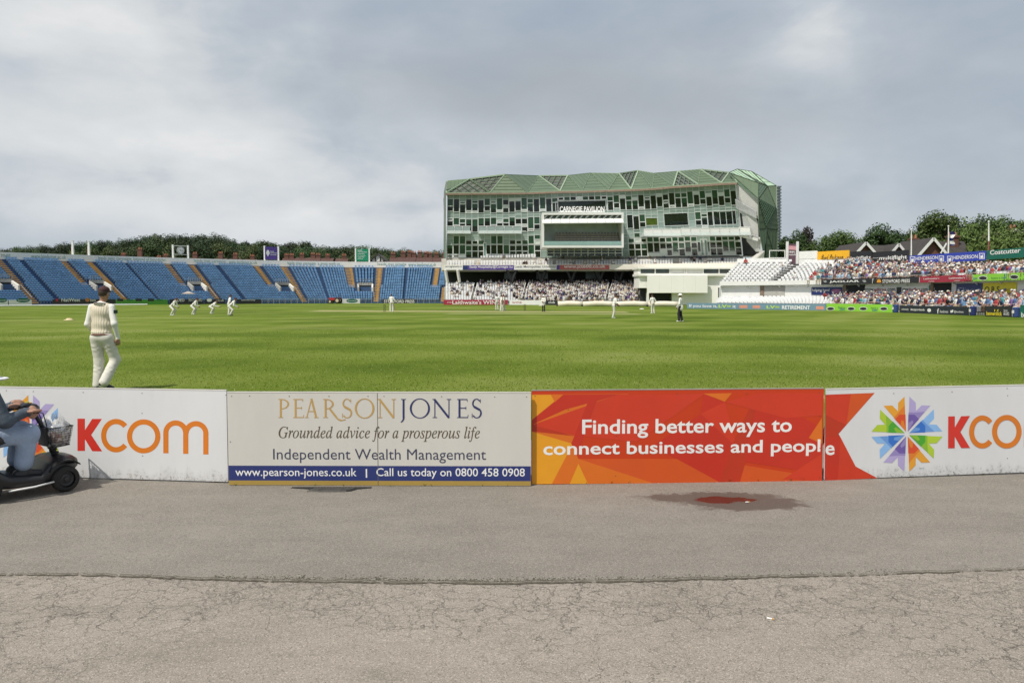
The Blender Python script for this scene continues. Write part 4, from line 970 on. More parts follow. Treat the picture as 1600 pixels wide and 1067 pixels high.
# balconies
def balcony(x0, x1, yb, yt, Y0, Y1, out, mat, seats):
    mb = MB(); a, b = at(x0, yb, Y0), at(x1, yb, Y1); n = V((0, -out, 0)); t = V((0, 0, .55))
    mb.hexa([a + n, b + n, b + V((0, 1.5, 0)), a + V((0, 1.5, 0)), a + n + t, b + n + t, b + V((0, 1.5, 0)) + t, a + V((0, 1.5, 0)) + t], 0)
    o = mb.build('balcony', [M('balcony_slab', (.62, .68, .68), .5, .05, 1)], pav); mb = MB(); h = V((0, 0, (at(x0, yt, Y0) - a).z))
    L = int((b - a).length / 1.5)
    for k in range(L):
        p_, q_ = a.lerp(b, k / L) + n, a.lerp(b, (k + .94) / L) + n
        mb.hexa([p_ + t, q_ + t, q_ + t + V((0, .05, 0)), p_ + t + V((0, .05, 0)), p_ + h, q_ + h, q_ + h + V((0, .05, 0)), p_ + h + V((0, .05, 0))], 0)
        mb.bar(p_ + t * .5 + V((0, -.04, 0)), p_ + h + V((0, -.04, .06)), .07, m=1)
    mb.bar(a + n + h, b + n + h, .09, m=1); mb.build('balustrade', [mat, white], o)
    if seats:
        sb = MB(); L = int((b - a).length / .62)
        for k in range(L): seat_mb(sb, a.lerp(b, (k + .5) / L) + n + t + V((0, .7 + .0, .15)), 0, 0, .5)
        so_ = sb.build('balcony_seating', [seat_white, grey_metal], o); so_['kind'] = 'stuff'
balcony(699, 736, 365.8, 354.5, 163, 163, 1.6, M('clear_glass_rail', (.30, .38, .37), .2, .1, 1), True)
balcony(748, 815, 365.8, 354.5, 163, 163, 1.6, M('clear_glass_rail', (.30, .38, .37), .2, .1, 1), True)
balcony(1003, 1060, 370.2, 360, 157, 153, 2.4, M('white_perforated', (.66, .67, .66), .6, .06, 4), False)
balcony(1060, 1150, 369.2, 358.5, 153, 149.2, 2.4, M('white_perforated', (.66, .67, .66), .6, .06, 4), False)
balcony(1150, 1168, 368.5, 356.5, 149, 146.5, 1.9, white, False)

# upper seating deck, its parapet, and the dark void with the lower terrace under it
DK = interp([(690, 159, 413.2), (960, 156, 413.2), (1100, 150.5, 412), (1162, 147, 411)])
def deck(px, row): return at(px, 470, DK(px, 1) + .9 + row * .85)
mb = MB(); xs = list(np.linspace(690, 1160, 40)); NDK = 6
zd = lambda r: 7.1 + r * .34 + (.25 if r >= 3 else 0)
for x0, x1 in zip(xs, xs[1:]):
    for r in range(NDK):
        a, b, c, d = deck(x0, r), deck(x1, r), deck(x1, r + 1), deck(x0, r + 1)
        for p_ in (a, b, c, d): p_.z = zd(r)
        mb.poly([a, b, c, d]); e, f_ = a.copy(), b.copy(); e.z = f_.z = zd(r - 1) if r else 6.3; mb.poly([e, f_, b, a])
mb.build('deck_terrace', M('pale_concrete', (.50, .48, .43), .8, .12, 1.2), pav)
mb = MB()
for x0, x1 in zip(xs, xs[1:]):
    a, b = at(x0, 421.3, DK(x0, 1)), at(x1, 421.3, DK(x1, 1)); t, d = V((0, 0, 1.05)), V((0, .5, 0)); a.z = b.z = 6.55
    mb.hexa([a, b, b + d, a + d, a + t, b + t, b + d + t, a + d + t])
mb.build('parapet', M('cream_parapet', (.68, .65, .57), .7, .06, 1), pav)
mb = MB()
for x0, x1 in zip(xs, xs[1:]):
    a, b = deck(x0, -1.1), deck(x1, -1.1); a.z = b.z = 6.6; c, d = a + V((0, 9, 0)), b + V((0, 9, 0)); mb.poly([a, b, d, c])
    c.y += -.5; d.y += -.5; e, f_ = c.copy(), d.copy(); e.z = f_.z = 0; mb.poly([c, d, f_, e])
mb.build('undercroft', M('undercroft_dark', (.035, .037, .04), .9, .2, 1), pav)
for px, s_ in ((699, 0), (718, 0), (800, 1), (846, 1), (893, 1), (937, 1), (968, 1), (990, 1)):
    mb = MB(); a = at(px, 441, 158.5); b = at(px + (7 if s_ else -3), 421.5, 158); mb.bar(a, b, .42, m=0)
    if s_: mb.bar(a, at(px - 8, 421.5, 158), .38)
    mb.build('column', [M('steel_black', (.02, .02, .024), .5), cream] if s_ else [cream], pav)
for px in (788, 838, 915, 960):
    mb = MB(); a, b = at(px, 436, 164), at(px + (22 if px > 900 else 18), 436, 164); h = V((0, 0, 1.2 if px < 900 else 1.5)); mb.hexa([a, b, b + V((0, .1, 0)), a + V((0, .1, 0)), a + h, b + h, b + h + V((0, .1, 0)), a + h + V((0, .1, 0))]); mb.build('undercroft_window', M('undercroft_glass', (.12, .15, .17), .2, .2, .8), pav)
# lower terrace
TF = interp([(690, 150.5), (1005, 148.5)]); NLT = 13
lt = lambda px, r: at(px, 470, TF(px, 1) + .6 + r * .78)
zl = lambda r: .25 + r * .265
mb = MB(); xs2 = list(np.linspace(694, 1000, 30))
for x0, x1 in zip(xs2, xs2[1:]):
    for r in range(NLT):
        a, b, c, d = lt(x0, r), lt(x1, r), lt(x1, r + 1), lt(x0, r + 1)
        for p_ in (a, b, c, d): p_.z = zl(r)
        mb.poly([a, b, c, d]); e, f_ = a.copy(), b.copy(); e.z = f_.z = zl(r) - .265; mb.poly([e, f_, b, a])
mb.build('lower_terrace', concrete, pav)
mb = MB()
for px in (735, 815, 945):
    a, b = lt(px, 0), lt(px + 6, NLT - 2); a.z, b.z = zl(0) + .95, zl(NLT - 2) + .95; mb.bar(a, b, .09)
    a, b = lt(px + 5, 0), lt(px + 11, NLT - 2); a.z, b.z = zl(0) + .95, zl(NLT - 2) + .95; mb.bar(a, b, .09)
mb.build('hand_rail', white, pav)
for r in range(NLT):
    n_ = int((at(1000, 470, 155) - at(694, 470, 155)).x / .5)
    for i in range(n_):
        px = 696 + (996 - 696) * (i + .5) / n_
        if any(x <= px - (r * .5) <= x + 5 for x in (735, 815, 945)): continue
        q = lt(px, r + .6); q.z = zl(r)
        p = .02 if px < 705 else .28 if px < 800 else .86
        if r < 2 and px < 810: p *= .25
        if r > 8 and px < 745: p *= .4
        if random.random() < p: crowd_add(q, rp.uniform(-.25, .25), rp.choice(VARP))
        else: seat_mb(mbS, q, 0)
for r in range(NDK):
    n_ = int((at(1150, 470, 154) - at(698, 470, 158)).x / .52)
    for i in range(n_):
        px = 698 + (1156 - 698) * (i + .5) / n_
        if r in (3,) or any(x <= px <= x + 5 for x in (742, 862, 1053)) or (r > 3 and (px < 752 or 838 < px < 870)): continue
        q = deck(px, r + .6); q.z = zd(r)
        p = .05 if px < 930 else .10
        (crowd_add(q, rp.uniform(-.3, .3), rp.choice(VARP)) if random.random() < p else seat_mb(mbS, q, 0))
tag(mbS.build('seating', [seat_white, grey_metal]), 'rows of empty white seats on the pavilion decks and terraces', 'seating', kind='stuff')
me = np_mesh('crowd', np.concatenate(CV), np.concatenate(CF), np.concatenate(CM), [PM[k] for k in CP], True)
tag(link('crowd', me), 'distant crowd seated below the pavilion and in the upper tiers', 'crowd', kind='stuff')
# people standing on the balcony and deck
# sight-screen block at the corner
blk = empty('sight_screen_block', at(1075, 475, 148), label='white rendered block carrying the big sight screen beside the pavilion', cat='building'); blk.location.z = 0
YS = 147.0
def pbox(mb, x0, y0, x1, y1, Y, dep, m=0):
    p = [at(x0, y1, Y), at(x1, y1, Y), at(x1, y0, Y), at(x0, y0, Y)]; d = V((0, dep, 0))
    mb.hexa([p[0], p[1], p[1] + d, p[0] + d, p[3], p[2], p[2] + d, p[3] + d], m)
mb = MB()
pbox(mb, 997, 417.8, 1154, 420.2, YS - .3, 7, 0); pbox(mb, 997.5, 427.2, 1152.5, 431, YS - .5, 7, 0); pbox(mb, 998, 420.2, 1001, 427.2, YS, 6, 0); pbox(mb, 1149.5, 420.2, 1153, 427.2, YS, 6, 0)
for x in (1023, 1046, 1069.5, 1072, 1098, 1123): pbox(mb, x, 420.2, x + 1.6, 427.2, YS + .05, 1, 0)
pbox(mb, 998.5, 431, 1011, 450, YS, 6, 0); pbox(mb, 1011, 431, 1142, 449.5, YS + .3, 6, 0); pbox(mb, 1011, 449.5, 1050, 458, YS + .3, 6, 0); pbox(mb, 1050, 449.5, 1122, 476, YS + .3, 6, 0); pbox(mb, 1011, 458, 1014, 476, YS, 6, 0)
mb.build('wall', [M('white_render', (.88, .87, .83), .6, .04, .6)], blk)
mb = MB(); pbox(mb, 1000, 450, 1011, 472, YS + 1.2, .2, 0); pbox(mb, 1014, 458, 1050, 476, YS + 1.2, .2, 0); pbox(mb, 1122, 449.7, 1129, 476, YS + .8, .2, 0); mb.build('opening', dark, blk)
for x0, x1, m_ in ((1001, 1023, 0), (1024.6, 1046, 0), (1047.6, 1069.5, 1), (1073.6, 1098, 1), (1099.6, 1123, 0), (1124.6, 1149.5, 0)):
    mb = MB(); pbox(mb, x0, 420.2, x1, 427.2, YS + .35, .2, m_); mb.build('window', [M('block_glass', (.07, .09, .09), .15, .6, .25), white], blk)
mb = MB(); pbox(mb, 1011.5, 431.3, 1105.5, 457.6, YS - .9, .35, 0); 
for k in range(1, 5): pbox(mb, 1011.5 + k * 18.8 - .12, 431.4, 1011.5 + k * 18.8 + .12, 457.5, YS - .91, .02, 1)
mb.build('sight_screen', [M('screen_white', (.90, .89, .85), .55, .03, .4), M('screen_seam', (.70, .69, .66), .6)], blk)
mb = MB(); pbox(mb, 1129, 449, 1144, 477, YS - 2, 3, 0); pbox(mb, 1144, 449.5, 1155, 477, YS - 1.6, 3, 0); mb.build('store_door', M('pale_grey_door', (.60, .62, .66), .6, .05, 1), blk)
# sloping stair wall between pavilion deck and the two tier stand
mb = MB(); a, b = at(1192, 392, 141), at(1146, 437, 138); c, d = at(1190, 404, 141), at(1143, 440, 138); w = V((.35, .1, 0))
mb.hexa([d, c, c + w, d + w, b, a, a + w, b + w]); a2, c2 = at(1153, 424, 150), at(1190, 394, 150)
mb.poly([at(1146, 437, 138.2), at(1190, 397, 141.2), at(1187, 393, 146), at(1150, 421, 146)], 1)
o = tag(mb.build('stair_wall', [cream, M('stair_wall_mesh', (.55, .54, .50), .8, .1, 3)]), 'sloping cream stair wall climbing from the white block to the pavilion deck', 'wall')
# ------------------------------------------------------------------ perimeter boards and stand signs
def sign(name, A, B, h, mat, label, group=None, texts=(), polys=(), thick=.08, cat='advertising board', legs=False, back=None):
    bd = Board(A, B, h); root = empty(name, bd.p(bd.W / 2, 0), label=label, cat=cat, group=group)
    mb = MB(); bd.slab(mb, 0, 0, bd.W, bd.H, -thick, 0); mb.build('panel', mat, root)
    byt = {}
    for it in polys: byt.setdefault(it[1].name, (it[1], MB()))[1]; bd.poly(byt[it[1].name][1], it[0], it[2] if len(it) > 2 else .012)
    for m_, g in byt.values(): g.build('emblem', m_, root)
    for t, r, m_, off in texts: g = MB(); bd.text(g, t, r, .02, off); g.build('lettering', m_, root)
    if legs:
        mb = MB()
        for a in (.08, .92): mb.bar(bd.p(bd.W * a, 0, -thick), bd.p(bd.W * a, bd.H, -thick - .02), .06); mb.bar(bd.p(bd.W * a, 0, -.55), bd.p(bd.W * a, bd.H * .7, -thick - .03), .05)
        mb.build('support', grey_metal, root)
    return bd, root
def oval(px, py, rx, ry, n=20): return [(px + rx * math.cos(k * 2 * math.pi / n), py + ry * math.sin(k * 2 * math.pi / n)) for k in range(n)]
def rect(x0, y0, x1, y1): return [(x0, y1), (x1, y1), (x1, y0), (x0, y0)]
def lw(px, d=-1.6):
    s_ = LW.find(px, d, 0); return LW.pt(s_, d, 0)
LG = 'boards along the boundary below the blue stand'
def lbd(x0, x1, h, mat, label, **k): return sign('advertising_board', lw(x0), lw(x1), h, mat, label, LG, **k)
lbd(-30, 12, .95, white, 'white board with green oval at the near end of the blue stand', polys=[(oval(3, 469.3, 8, 3.3), dgreen)], texts=[('Specsavers', (-3, 467.8, 9.5, 471), text_white, 0)])
lbd(14, 50, .95, white, 'white board with one green oval beside the long black board', polys=[(oval(36, 469.3, 10.5, 3.5), dgreen)], texts=[('Specsavers', (28, 467.8, 44, 471), text_white, 0)])
lbd(82, 181, 1.05, sign_black, 'long black board with white bank lettering behind the walking fielder', polys=[(oval(136.5, 468.5, 3.6, 3), M('copper_mark', (.45, .18, .05))), (rect(87, 466.5, 91, 471), red_sign)], texts=[('NatWest', (96, 466, 125, 471.3), text_white, .01), ('bank', (141, 466.8, 150, 471), text_white, 0)])
gb = [(rect(x, 466.7, x + 9.5, 470.6), sign_black) for x in (183, 212, 231)]
lbd(181, 262, .95, M('grass_green_sign', (.08, .30, .035), .5), 'plain green board with dark badges left of the crouching slips', polys=gb, texts=[('score', (198, 467.3, 207, 470), dgreen, 0), ('score', (245, 467.3, 254, 470), dgreen, 0)])
lbd(266, 318, 1.0, sign_black, 'black board cut off by the first crouching slip fielder', texts=[('DED', (277, 466.8, 288, 471.2), text_white, .01), ('RECORDED', (295, 466.8, 316, 471), text_white, .005)])
lbd(320, 352, 1.0, sign_black, 'black board behind the third slip with a white mark', texts=[('co.uk', (338, 467.5, 350, 471), text_white, 0)], polys=[(oval(327, 469, 4, 2.6), text_white)])
lbd(370, 408, .95, sign_black, 'small black board beyond the wicketkeeper with faint white lettering', texts=[('university', (377, 467.3, 399, 470.8), text_white, 0)])
lbd(534, 562, .95, white, 'white board with green oval next to the red tractor', polys=[(oval(550, 470, 9, 3), dgreen)], texts=[('Specsavers', (543.5, 468.8, 556.5, 471.4), text_white, 0)])
lbd(598, 649, .95, sign_black, 'black board with bold white lettering behind the batsman at the stumps', texts=[('STOWFORD PRESS', (600, 468.7, 647.5, 473.3), text_white, .012)])
# low rail in front of the blue stand
mb = MB()
for x in range(410, 700, 9):
    if x > 689: break
    mb.bar(lw(x, -.9), lw(x, -.9) + V((0, 0, 1.0)), .05); mb.bar(lw(x, -.9) + V((0, 0, 1.0)), lw(x + 9, -.9) + V((0, 0, 1.0)), .05); mb.bar(lw(x, -.9) + V((0, 0, .6)), lw(x + 9, -.9) + V((0, 0, .6)), .04)
tag(mb.build('boundary_rail', rail), 'low grey rail running along the foot of the blue stand', 'railing')
# white boundary rope
mb = MB(); mb.tube([gnd(x, y) + V((0, 0, .08)) for x, y in ((-40, 479.2), (60, 477.9), (150, 477.1), (230, 476.4))], .11, 8); tag(mb.build('boundary_rope', text_white), 'white padded boundary rope lying on the grass by the blue stand', 'boundary rope')
A_, B_ = at(693, 470, 149.6), at(793, 470, 149.2); A_.z = B_.z = 0
sign('advertising_board', A_, B_, .92, red_sign, 'long red board in front of the lower pavilion terrace', texts=[("Laithwaite's WINE", (707, 469.2, 780, 475.4), text_white, .01)], polys=[(rect(699 + k * 2.2, 472, 700.3 + k * 2.2, 473), text_white) for k in range(4)])
A_, B_ = at(796, 470, 149), at(852, 470, 147); A_.z = B_.z = 0
sign('advertising_board', A_, B_, .85, white, 'low white board between the red board and the black coated umpire', texts=[('wine', (800, 470.5, 815, 474), red_sign, 0)])
A_, B_ = at(853, 470, 146), at(871, 470, 145); A_.z = B_.z = 0
sign('advertising_board', A_, B_, .85, sign_black, 'short black board just past the umpire in the white coat', texts=[('club', (857, 470.5, 867, 474), text_white, 0)])
# rolled pitch covers
mb = MB(); a, b = gnd(880, 478.3), gnd(1073, 479.3)
for k, (x0, x1) in enumerate(((872, 910), (911, 961), (962, 1012), (1013, 1060))):
    pt_ = [gnd(x0 + (x1 - x0) * t, 478.2 + (x0 - 872) * .006) for t in np.linspace(0, 1, 6)]; mb = MB(); mb.tube([p + V((0, 0, .42 - abs(t - .5) * .25)) for p, t in zip(pt_, np.linspace(0, 1, 6))], .44, 12); mb.tube([pt_[0] + V((-.3, -.1, .1)), pt_[0] + V((.4, -.1, .25))], .14, 8, 1)
    tag(mb.build('pitch_cover', [M('canvas_cover', (.72, .67, .55), .8, .1, 1), black], smooth=True), f'rolled cream pitch cover on the grass, {ordw(k + 1)} along from the pavilion umpire', 'pitch cover', 'rolled pitch covers at the boundary')

RG = 'boards at the foot of the two tier stand'
def rw(px, d=-.6):
    s_ = RW.find(px, d, 0); return RW.pt(s_, d, 0)
def rbd(x0, x1, h, mat, label, **k): return sign('advertising_board', rw(x0), rw(x1), h, mat, label, RG, **k)
rbd(1073, 1290, .72, steelblue, 'very long steel blue board with slanted white and lime lettering', texts=[('If you love it,', (1077, 476.2, 1121, 481), text_white, .012), ('LV=', (1123, 476.2, 1142, 480.8), ygreen, .02), ('it', (1145, 476.6, 1150, 481), text_white, .012), ('LV=', (1198, 477.5, 1218, 482), ygreen, .02), ('RETIREMENT', (1222, 477.8, 1266, 483), text_white, .02)],
    polys=[(rect(1155, 476.8, 1168, 481.5), M('coral_mark', (.62, .28, .20))), (rect(1176, 477, 1188, 481.8), M('coral_mark', (.62, .28, .20))), (rect(1275, 478.5, 1287, 483.5), M('coral_mark', (.62, .28, .20)))])
def zurich(x): return [(oval(x, 482.4, 6.2, 3.0), text_white, .012), (oval(x, 482.4, 5.4, 2.3), sign_black, .016)]
rbd(1291, 1394, .78, lime, 'lime green board with black ovals at the foot of the lower tier', polys=[q for x in (1298, 1330, 1349, 1381) for q in zurich(x)], texts=[('Score a', (1310, 479, 1321, 481.4), dgreen, 0), ('com', (1312, 482, 1320, 485), royal, 0), ('Score a', (1361, 480, 1372, 482.4), dgreen, 0), ('com', (1363, 483.4, 1371, 486.2), royal, 0)])
rbd(1405, 1513, .72, M('ink_sign', (.016, .02, .035), .4), 'ink blue board with white social media marks below the packed lower tier', texts=[('university', (1409, 481.8, 1420, 485.4), text_white, 0), ('#supportleeds', (1423, 482.2, 1445, 486), text_white, .01), ('f', (1464.5, 482.2, 1467.5, 489.8), text_white, .02), ('/leedsmet', (1468.5, 484.8, 1482, 488.6), text_white, 0), ('@leedsmet', (1491, 485.4, 1506, 489.4), text_white, 0)],
    polys=[(oval(1452, 484.8, 3, 2.8), text_white), ([(1485.5, 488.8), (1489, 488), (1490, 484.6), (1488, 484), (1486.4, 485.6), (1485, 484.8)], text_white)])
rbd(1539, 1580, .82, sign_black, 'short black and yellow board near the end of the lower tier', texts=[('bannerstick', (1541.5, 487, 1566, 492.5), yel, .02), ('1.f', (1554, 483.4, 1561, 487), yel, .02), ('Spec', (1568.5, 483.8, 1575, 486.4), text_white, .01), ('Savings', (1568.5, 487, 1577, 489.6), text_white, .01), ('Mobility', (1568.5, 490, 1577.5, 493), text_white, .01)])
rbd(1593, 1660, .95, dgreen, 'deep green board cut by the frame edge, one white letter showing', texts=[('b', (1596, 488, 1600.5, 495.5), text_white, .02)])
for x0, m_, nm in ((1396, M('bin_blue', (.03, .06, .20), .5), 'blue litter bin beside the lime green board'), (1517, navy, 'dark bin beside the ink blue board'), (1585, M('bin_blue', (.03, .06, .20), .5), 'blue bin by the deep green board')):
    p = rw(x0 + 3, -.4); mb = MB(); mb.lathe(p, (0, 0, 1), [(0, .22), (.05, .25), (.62, .27), (.66, .27)], 14, 0); mb.lathe(p + V((0, 0, .66)), (0, 0, 1), [(0, .28), (.06, .28), (.12, .16)], 14, 0); mb.box(p + V((-.27, 0, .42)), (.04, .24, .24), 0, 1)
    tag(mb.build('litter_bin', [m_, white]), nm, 'litter bin')
# fascia of the upper tier
def fas(x0, x1): 
    return RW.pt(RW.find(x0, 3.96, 3.0), 3.94, 2.98), RW.pt(RW.find(x1, 3.96, 3.0), 3.94, 2.98)
FG = 'boards fixed along the upper tier parapet'
def fbd(x0, x1, mat, label, **k): A, B = fas(x0, x1); return sign('advertising_board', A, B, .62, mat, label, FG, thick=.04, **k)
fbd(1283, 1363, sign_black, 'black parapet board with wide white capitals under the upper tier', texts=[('JAGUAR', (1296, 437.6, 1343, 442.6), text_white, .02)], polys=[([(1286, 439), (1291, 438.2), (1292, 440.6), (1289, 441.6)], rail), ([(1347, 438), (1352, 437.4), (1354, 440.4), (1350, 441.4)], rail)])
fbd(1363.6, 1436, sign_black, 'black parapet board with tall white capitals and an orange crest', texts=[('STOWFORD PRESS', (1379, 436, 1422, 442.4), text_white, .012)], polys=[([(1370, 441.6), (1377, 441.4), (1376, 437), (1373.5, 436), (1371, 437.2)], M('orange_crest', (.75, .33, .03)))])
fbd(1436.4, 1518, red_sign, 'crimson parapet board with two white merchant names', texts=[("Laithwaite's", (1443, 433.6, 1468, 437), text_white, .006), ('WINE', (1451, 439, 1460, 440.6), text_white, 0), ("Laithwaite's", (1483, 432.2, 1508, 436), text_white, .006), ('WINE', (1491, 438, 1500, 439.6), text_white, 0)])
zz = lambda x, y: [(oval(x, y, 7, 3.6), text_white, .012), (oval(x, y, 6.2, 2.8), sign_black, .016)]
fbd(1518.4, 1660, lime, 'lime green parapet board at the end of the upper tier', polys=zz(1536, 434.6) + zz(1585, 432.8), texts=[('com', (1521, 434, 1527, 437), royal, 0), ('Score a', (1549, 432.6, 1563, 436), dgreen, 0), ('com', (1565, 432.6, 1573, 435.4), royal, 0)])
# wall signs under the overhang
def wal(x0, x1, z0): return RW.pt(RW.find(x0, 4.55, 2), 4.55, z0), RW.pt(RW.find(x1, 4.55, 2), 4.55, z0)
WG = 'signs on the concourse wall'
def wbd(x0, x1, z0, h, mat, label, **k): A, B = wal(x0, x1, z0); return sign('wall_sign', A, B, h, mat, label, WG, thick=.03, cat='wall sign', **k)
wbd(1268, 1316, 1.75, .92, navy, 'dark blue wall sign with white words behind empty white seats', texts=[('helping hand', (1269, 451, 1296, 456.6), text_white, .006)], polys=[(oval(1307, 455, 8, 3.6), M('plum_badge', (.28, .10, .22)))])
wbd(1317, 1328, 2.1, .6, dgreen, 'small green wall sign beside the dark blue one', texts=[('exit', (1319, 451.5, 1326, 454.6), text_white, 0)])
wbd(1347, 1400, 1.75, .9, white, 'white wall sign with black and red web address', texts=[('arrow', (1349, 450.6, 1365, 455), text_black, .01), ('selfdrive', (1365.5, 449.6, 1385, 455), red_sign, .01), ('.com', (1385.5, 450.5, 1399, 455), text_black, .01)])
wbd(1401, 1408, 1.85, .72, sign_black, 'small black square sign between two white web address signs')
wbd(1409, 1450, 1.75, .9, white, 'white wall sign with a second web address near the green square', texts=[('arrow', (1410, 450.4, 1420, 454.8), text_black, .01), ('flexifleet', (1420.5, 449.6, 1438, 455), red_sign, .01), ('.com', (1438.5, 450.4, 1449.5, 454.8), text_black, .01)])
wbd(1451, 1463, 2.05, .7, dgreen, 'small green square wall sign by the dark doorway', texts=[('exit', (1453, 449, 1461, 453), text_white, 0)])
wbd(1494, 1535, 1.62, 1.2, M('navy_block_sign', (.03, .045, .17), .5), 'blue wall sign with outlined pale letters over the lower crowd', texts=[('Clinova', (1496, 449, 1533.5, 457), M('pale_blue_lettering', (.45, .52, .65)), -.004)])
wbd(1536, 1588, 1.62, 1.2, yel, 'yellow wall sign with black initials over the lower crowd', texts=[('O.R.S', (1538.5, 447.5, 1562, 457), text_black, .01), ('oral rehydration', (1564, 451.4, 1585, 453.4), text_black, 0)])
# signs along the back of the upper tier
def bk_(x0, x1, z):
    e = 11.02; o = []
    for x in (x0, x1):
        s_ = RW.find(x, e, 6); o.append(RW.pt(s_, e, zb(s_) + z))
    return o
BG = 'signs along the back of the upper tier'
def bbd(x0, x1, z, h, mat, label, **k):
    A, B = bk_(x0, x1, z); B.z = A.z = (A.z + B.z) / 2; return sign('advertising_sign', A, B, h, mat, label, BG, thick=.1, cat='advertising sign', **k)
bbd(1248, 1276, .95, 1.0, white, 'blank white panel behind the empty white seats')
b_o, r_o = bbd(1276.6, 1327, .95, 1.05, amber, 'orange sign with handwritten lettering behind the upper tier')
mb = MB(); b_o.text(mb, script('Brad Parkinson'), (1283, 396.5, 1318, 405.5), .02); mb.build('lettering', text_black, r_o)
bbd(1328, 1362, 1.05, 1.0, sign_black, 'charcoal sign with white lettering next to the orange sign', texts=[('multiflight', (1328.6, 399.4, 1361, 407.6), text_white, .014)])
bbd(1363, 1419, 1.05, 1.2, sign_black, 'wider charcoal sign with white lettering next to the royal blue sign', texts=[('multiflight', (1374, 398, 1417.5, 408.4), text_white, .014), ('aviation services', (1364, 402, 1373, 404), text_white, 0)])
def lion(x0, y0, x1, y1): return [(rect(x0, y0, x1, y1), text_white, .012), (rect(x0 + .9, y0 + 1, x1 - .9, y1 - 1), royal, .016), ([(x0 + 2, y1 - 1.2), (x1 - 2, y1 - 1.6), (x1 - 2.4, y0 + 2), ((x0 + x1) / 2, y0 + 4), (x0 + 2.2, y0 + 3.2)], text_white, .02)]
bbd(1420, 1541, 1.15, .98, royal, 'long royal blue sign with two white names behind the packed upper tier', texts=[('HENDERSON', (1431, 399.4, 1465.5, 407), text_white, .012), ('HENDERSON', (1490, 397.6, 1528, 405.6), text_white, .012), ('insurance brokers', (1432, 408.2, 1463, 409.4), text_white, 0)],
    polys=lion(1422, 401, 1430, 410) + lion(1467, 399.6, 1475, 408.6) + lion(1480, 400, 1488.4, 409) + lion(1530, 395.6, 1538.6, 404.6))
bbd(1542.5, 1660, 1.55, .95, dgreen, 'tall dark green sign with white rounded lettering at the end of the stand', texts=[('Costcutter', (1547, 387.2, 1595, 398.4), text_white, .018)])
# banner and open frame over the white seats
A, B = bk_(1230, 1246, .2); bd, ro = sign('banner', A, B, 2.7, M('plum_banner', (.10, .05, .075), .6), 'pink and plum banner between white posts above the empty white seats', texts=[('test', (1232, 391.5, 1243, 395), text_white, .01), ('match', (1232, 396, 1244, 399), text_white, .01)], polys=[(rect(1231, 384, 1245, 390), M('pink_patch', (.55, .28, .32)))], cat='banner')
mb = MB()
for a in (0, bd.W): mb.bar(bd.p(a, -.6, .1), bd.p(a, 3.0, .1), .28)
mb.build('post', white, ro)
A, B = bk_(1203, 1227, .9); mb = MB(); h = V((0, 0, 1.1))
for p, q in ((A, A + h), (B, B + h), (A + h, B + h), (A + h * .1, B + h * .1)): mb.bar(p, q, .09)
tag(mb.build('guard_frame', white), 'open white guard frame at the top of the empty white seats', 'railing')

# parapet signs of the pavilion deck
def pbd(x0, x1, mat, label, t=(), polys=()):
    A, B = at(x0, 421, DK(x0, 1) - .06), at(x1, 421, DK(x1, 1) - .06); A.z = B.z = 6.62
    return sign('advertising_board', A, B, .86, mat, label, 'boards along the pavilion deck parapet', texts=t, polys=polys, thick=.05)
pbd(694, 723, white, 'white parapet board at the near corner of the pavilion deck', [('carnegieleeds.tv', (695, 414.8, 722, 418.4), text_black, .004)])
pbd(723.3, 731, navy, 'short navy board beside the white corner board')
pbd(731.3, 803, purple, 'purple parapet board with white lettering on the pavilion deck', [('Study Hospitality@Carnegie', (733.5, 414.6, 794, 420), text_white, .008), ('for', (796, 415.4, 802, 419), text_white, 0)])
pbd(803.3, 869.5, white, 'white parapet board with dark lettering at the middle of the deck', [('Leeds Metropolitan University', (804.5, 414.6, 868.5, 419.6), M('plum_lettering', (.09, .08, .11)), .005)])
pbd(869.8, 874.5, purple, 'tiny purple board before the red web address board')
pbd(874.8, 952, M('faded_red_sign', (.45, .10, .10), .5), 'faded red parapet board with a white web address', [('www.jct600.co.uk', (881, 413.8, 946, 420.2), text_white, .012)])
# ------------------------------------------------------------------ posts and hoardings over the blue stand
def post_pair(name, x0, x1, ytop, label, fn=None, cat='hoarding'):
    Y = 0; s0, s1 = LW.find(x0, D1 + .5, 9.5), LW.find(x1, D1 + .5, 9.5); a, b = LW.pt(s0, D1 + .5, 8.0), LW.pt(s1, D1 + .5, 8.0)
    zt = at((x0 + x1) / 2, ytop, (a.y + b.y) / 2).z; root = empty(name, (a + b) / 2, label=label, cat=cat)
    for p in (a, b):
        mb = MB(); mb.bar(p, V((p.x, p.y, zt)), .34, .34); mb.build('post', white, root)
    if fn: fn(a, b, zt, root)
    return root
for x, yt, l in ((113.5, 377, 'lone white post above the blue stand, with a faint red line down it'), (139, 377.5, 'lone white post above the blue stand nearer the clock')):
    s_ = LW.find(x, D1 + .5, 9.5); a = LW.pt(s_, D1 + .5, 8.2); zt = at(x, yt, a.y).z; mb = MB(); mb.bar(a, V((a.x, a.y, zt)), .34); mb.bar(a + V((-.22, -.1, 0)), V((a.x - .22, a.y - .1, zt - 1)), .07, m=1); mb.box((a.x, a.y, zt + .04), (.42, .42, .08))
    tag(mb.build('post', [white, M('pink_line', (.6, .35, .35))]), l, 'post', 'lone white posts above the blue stand')
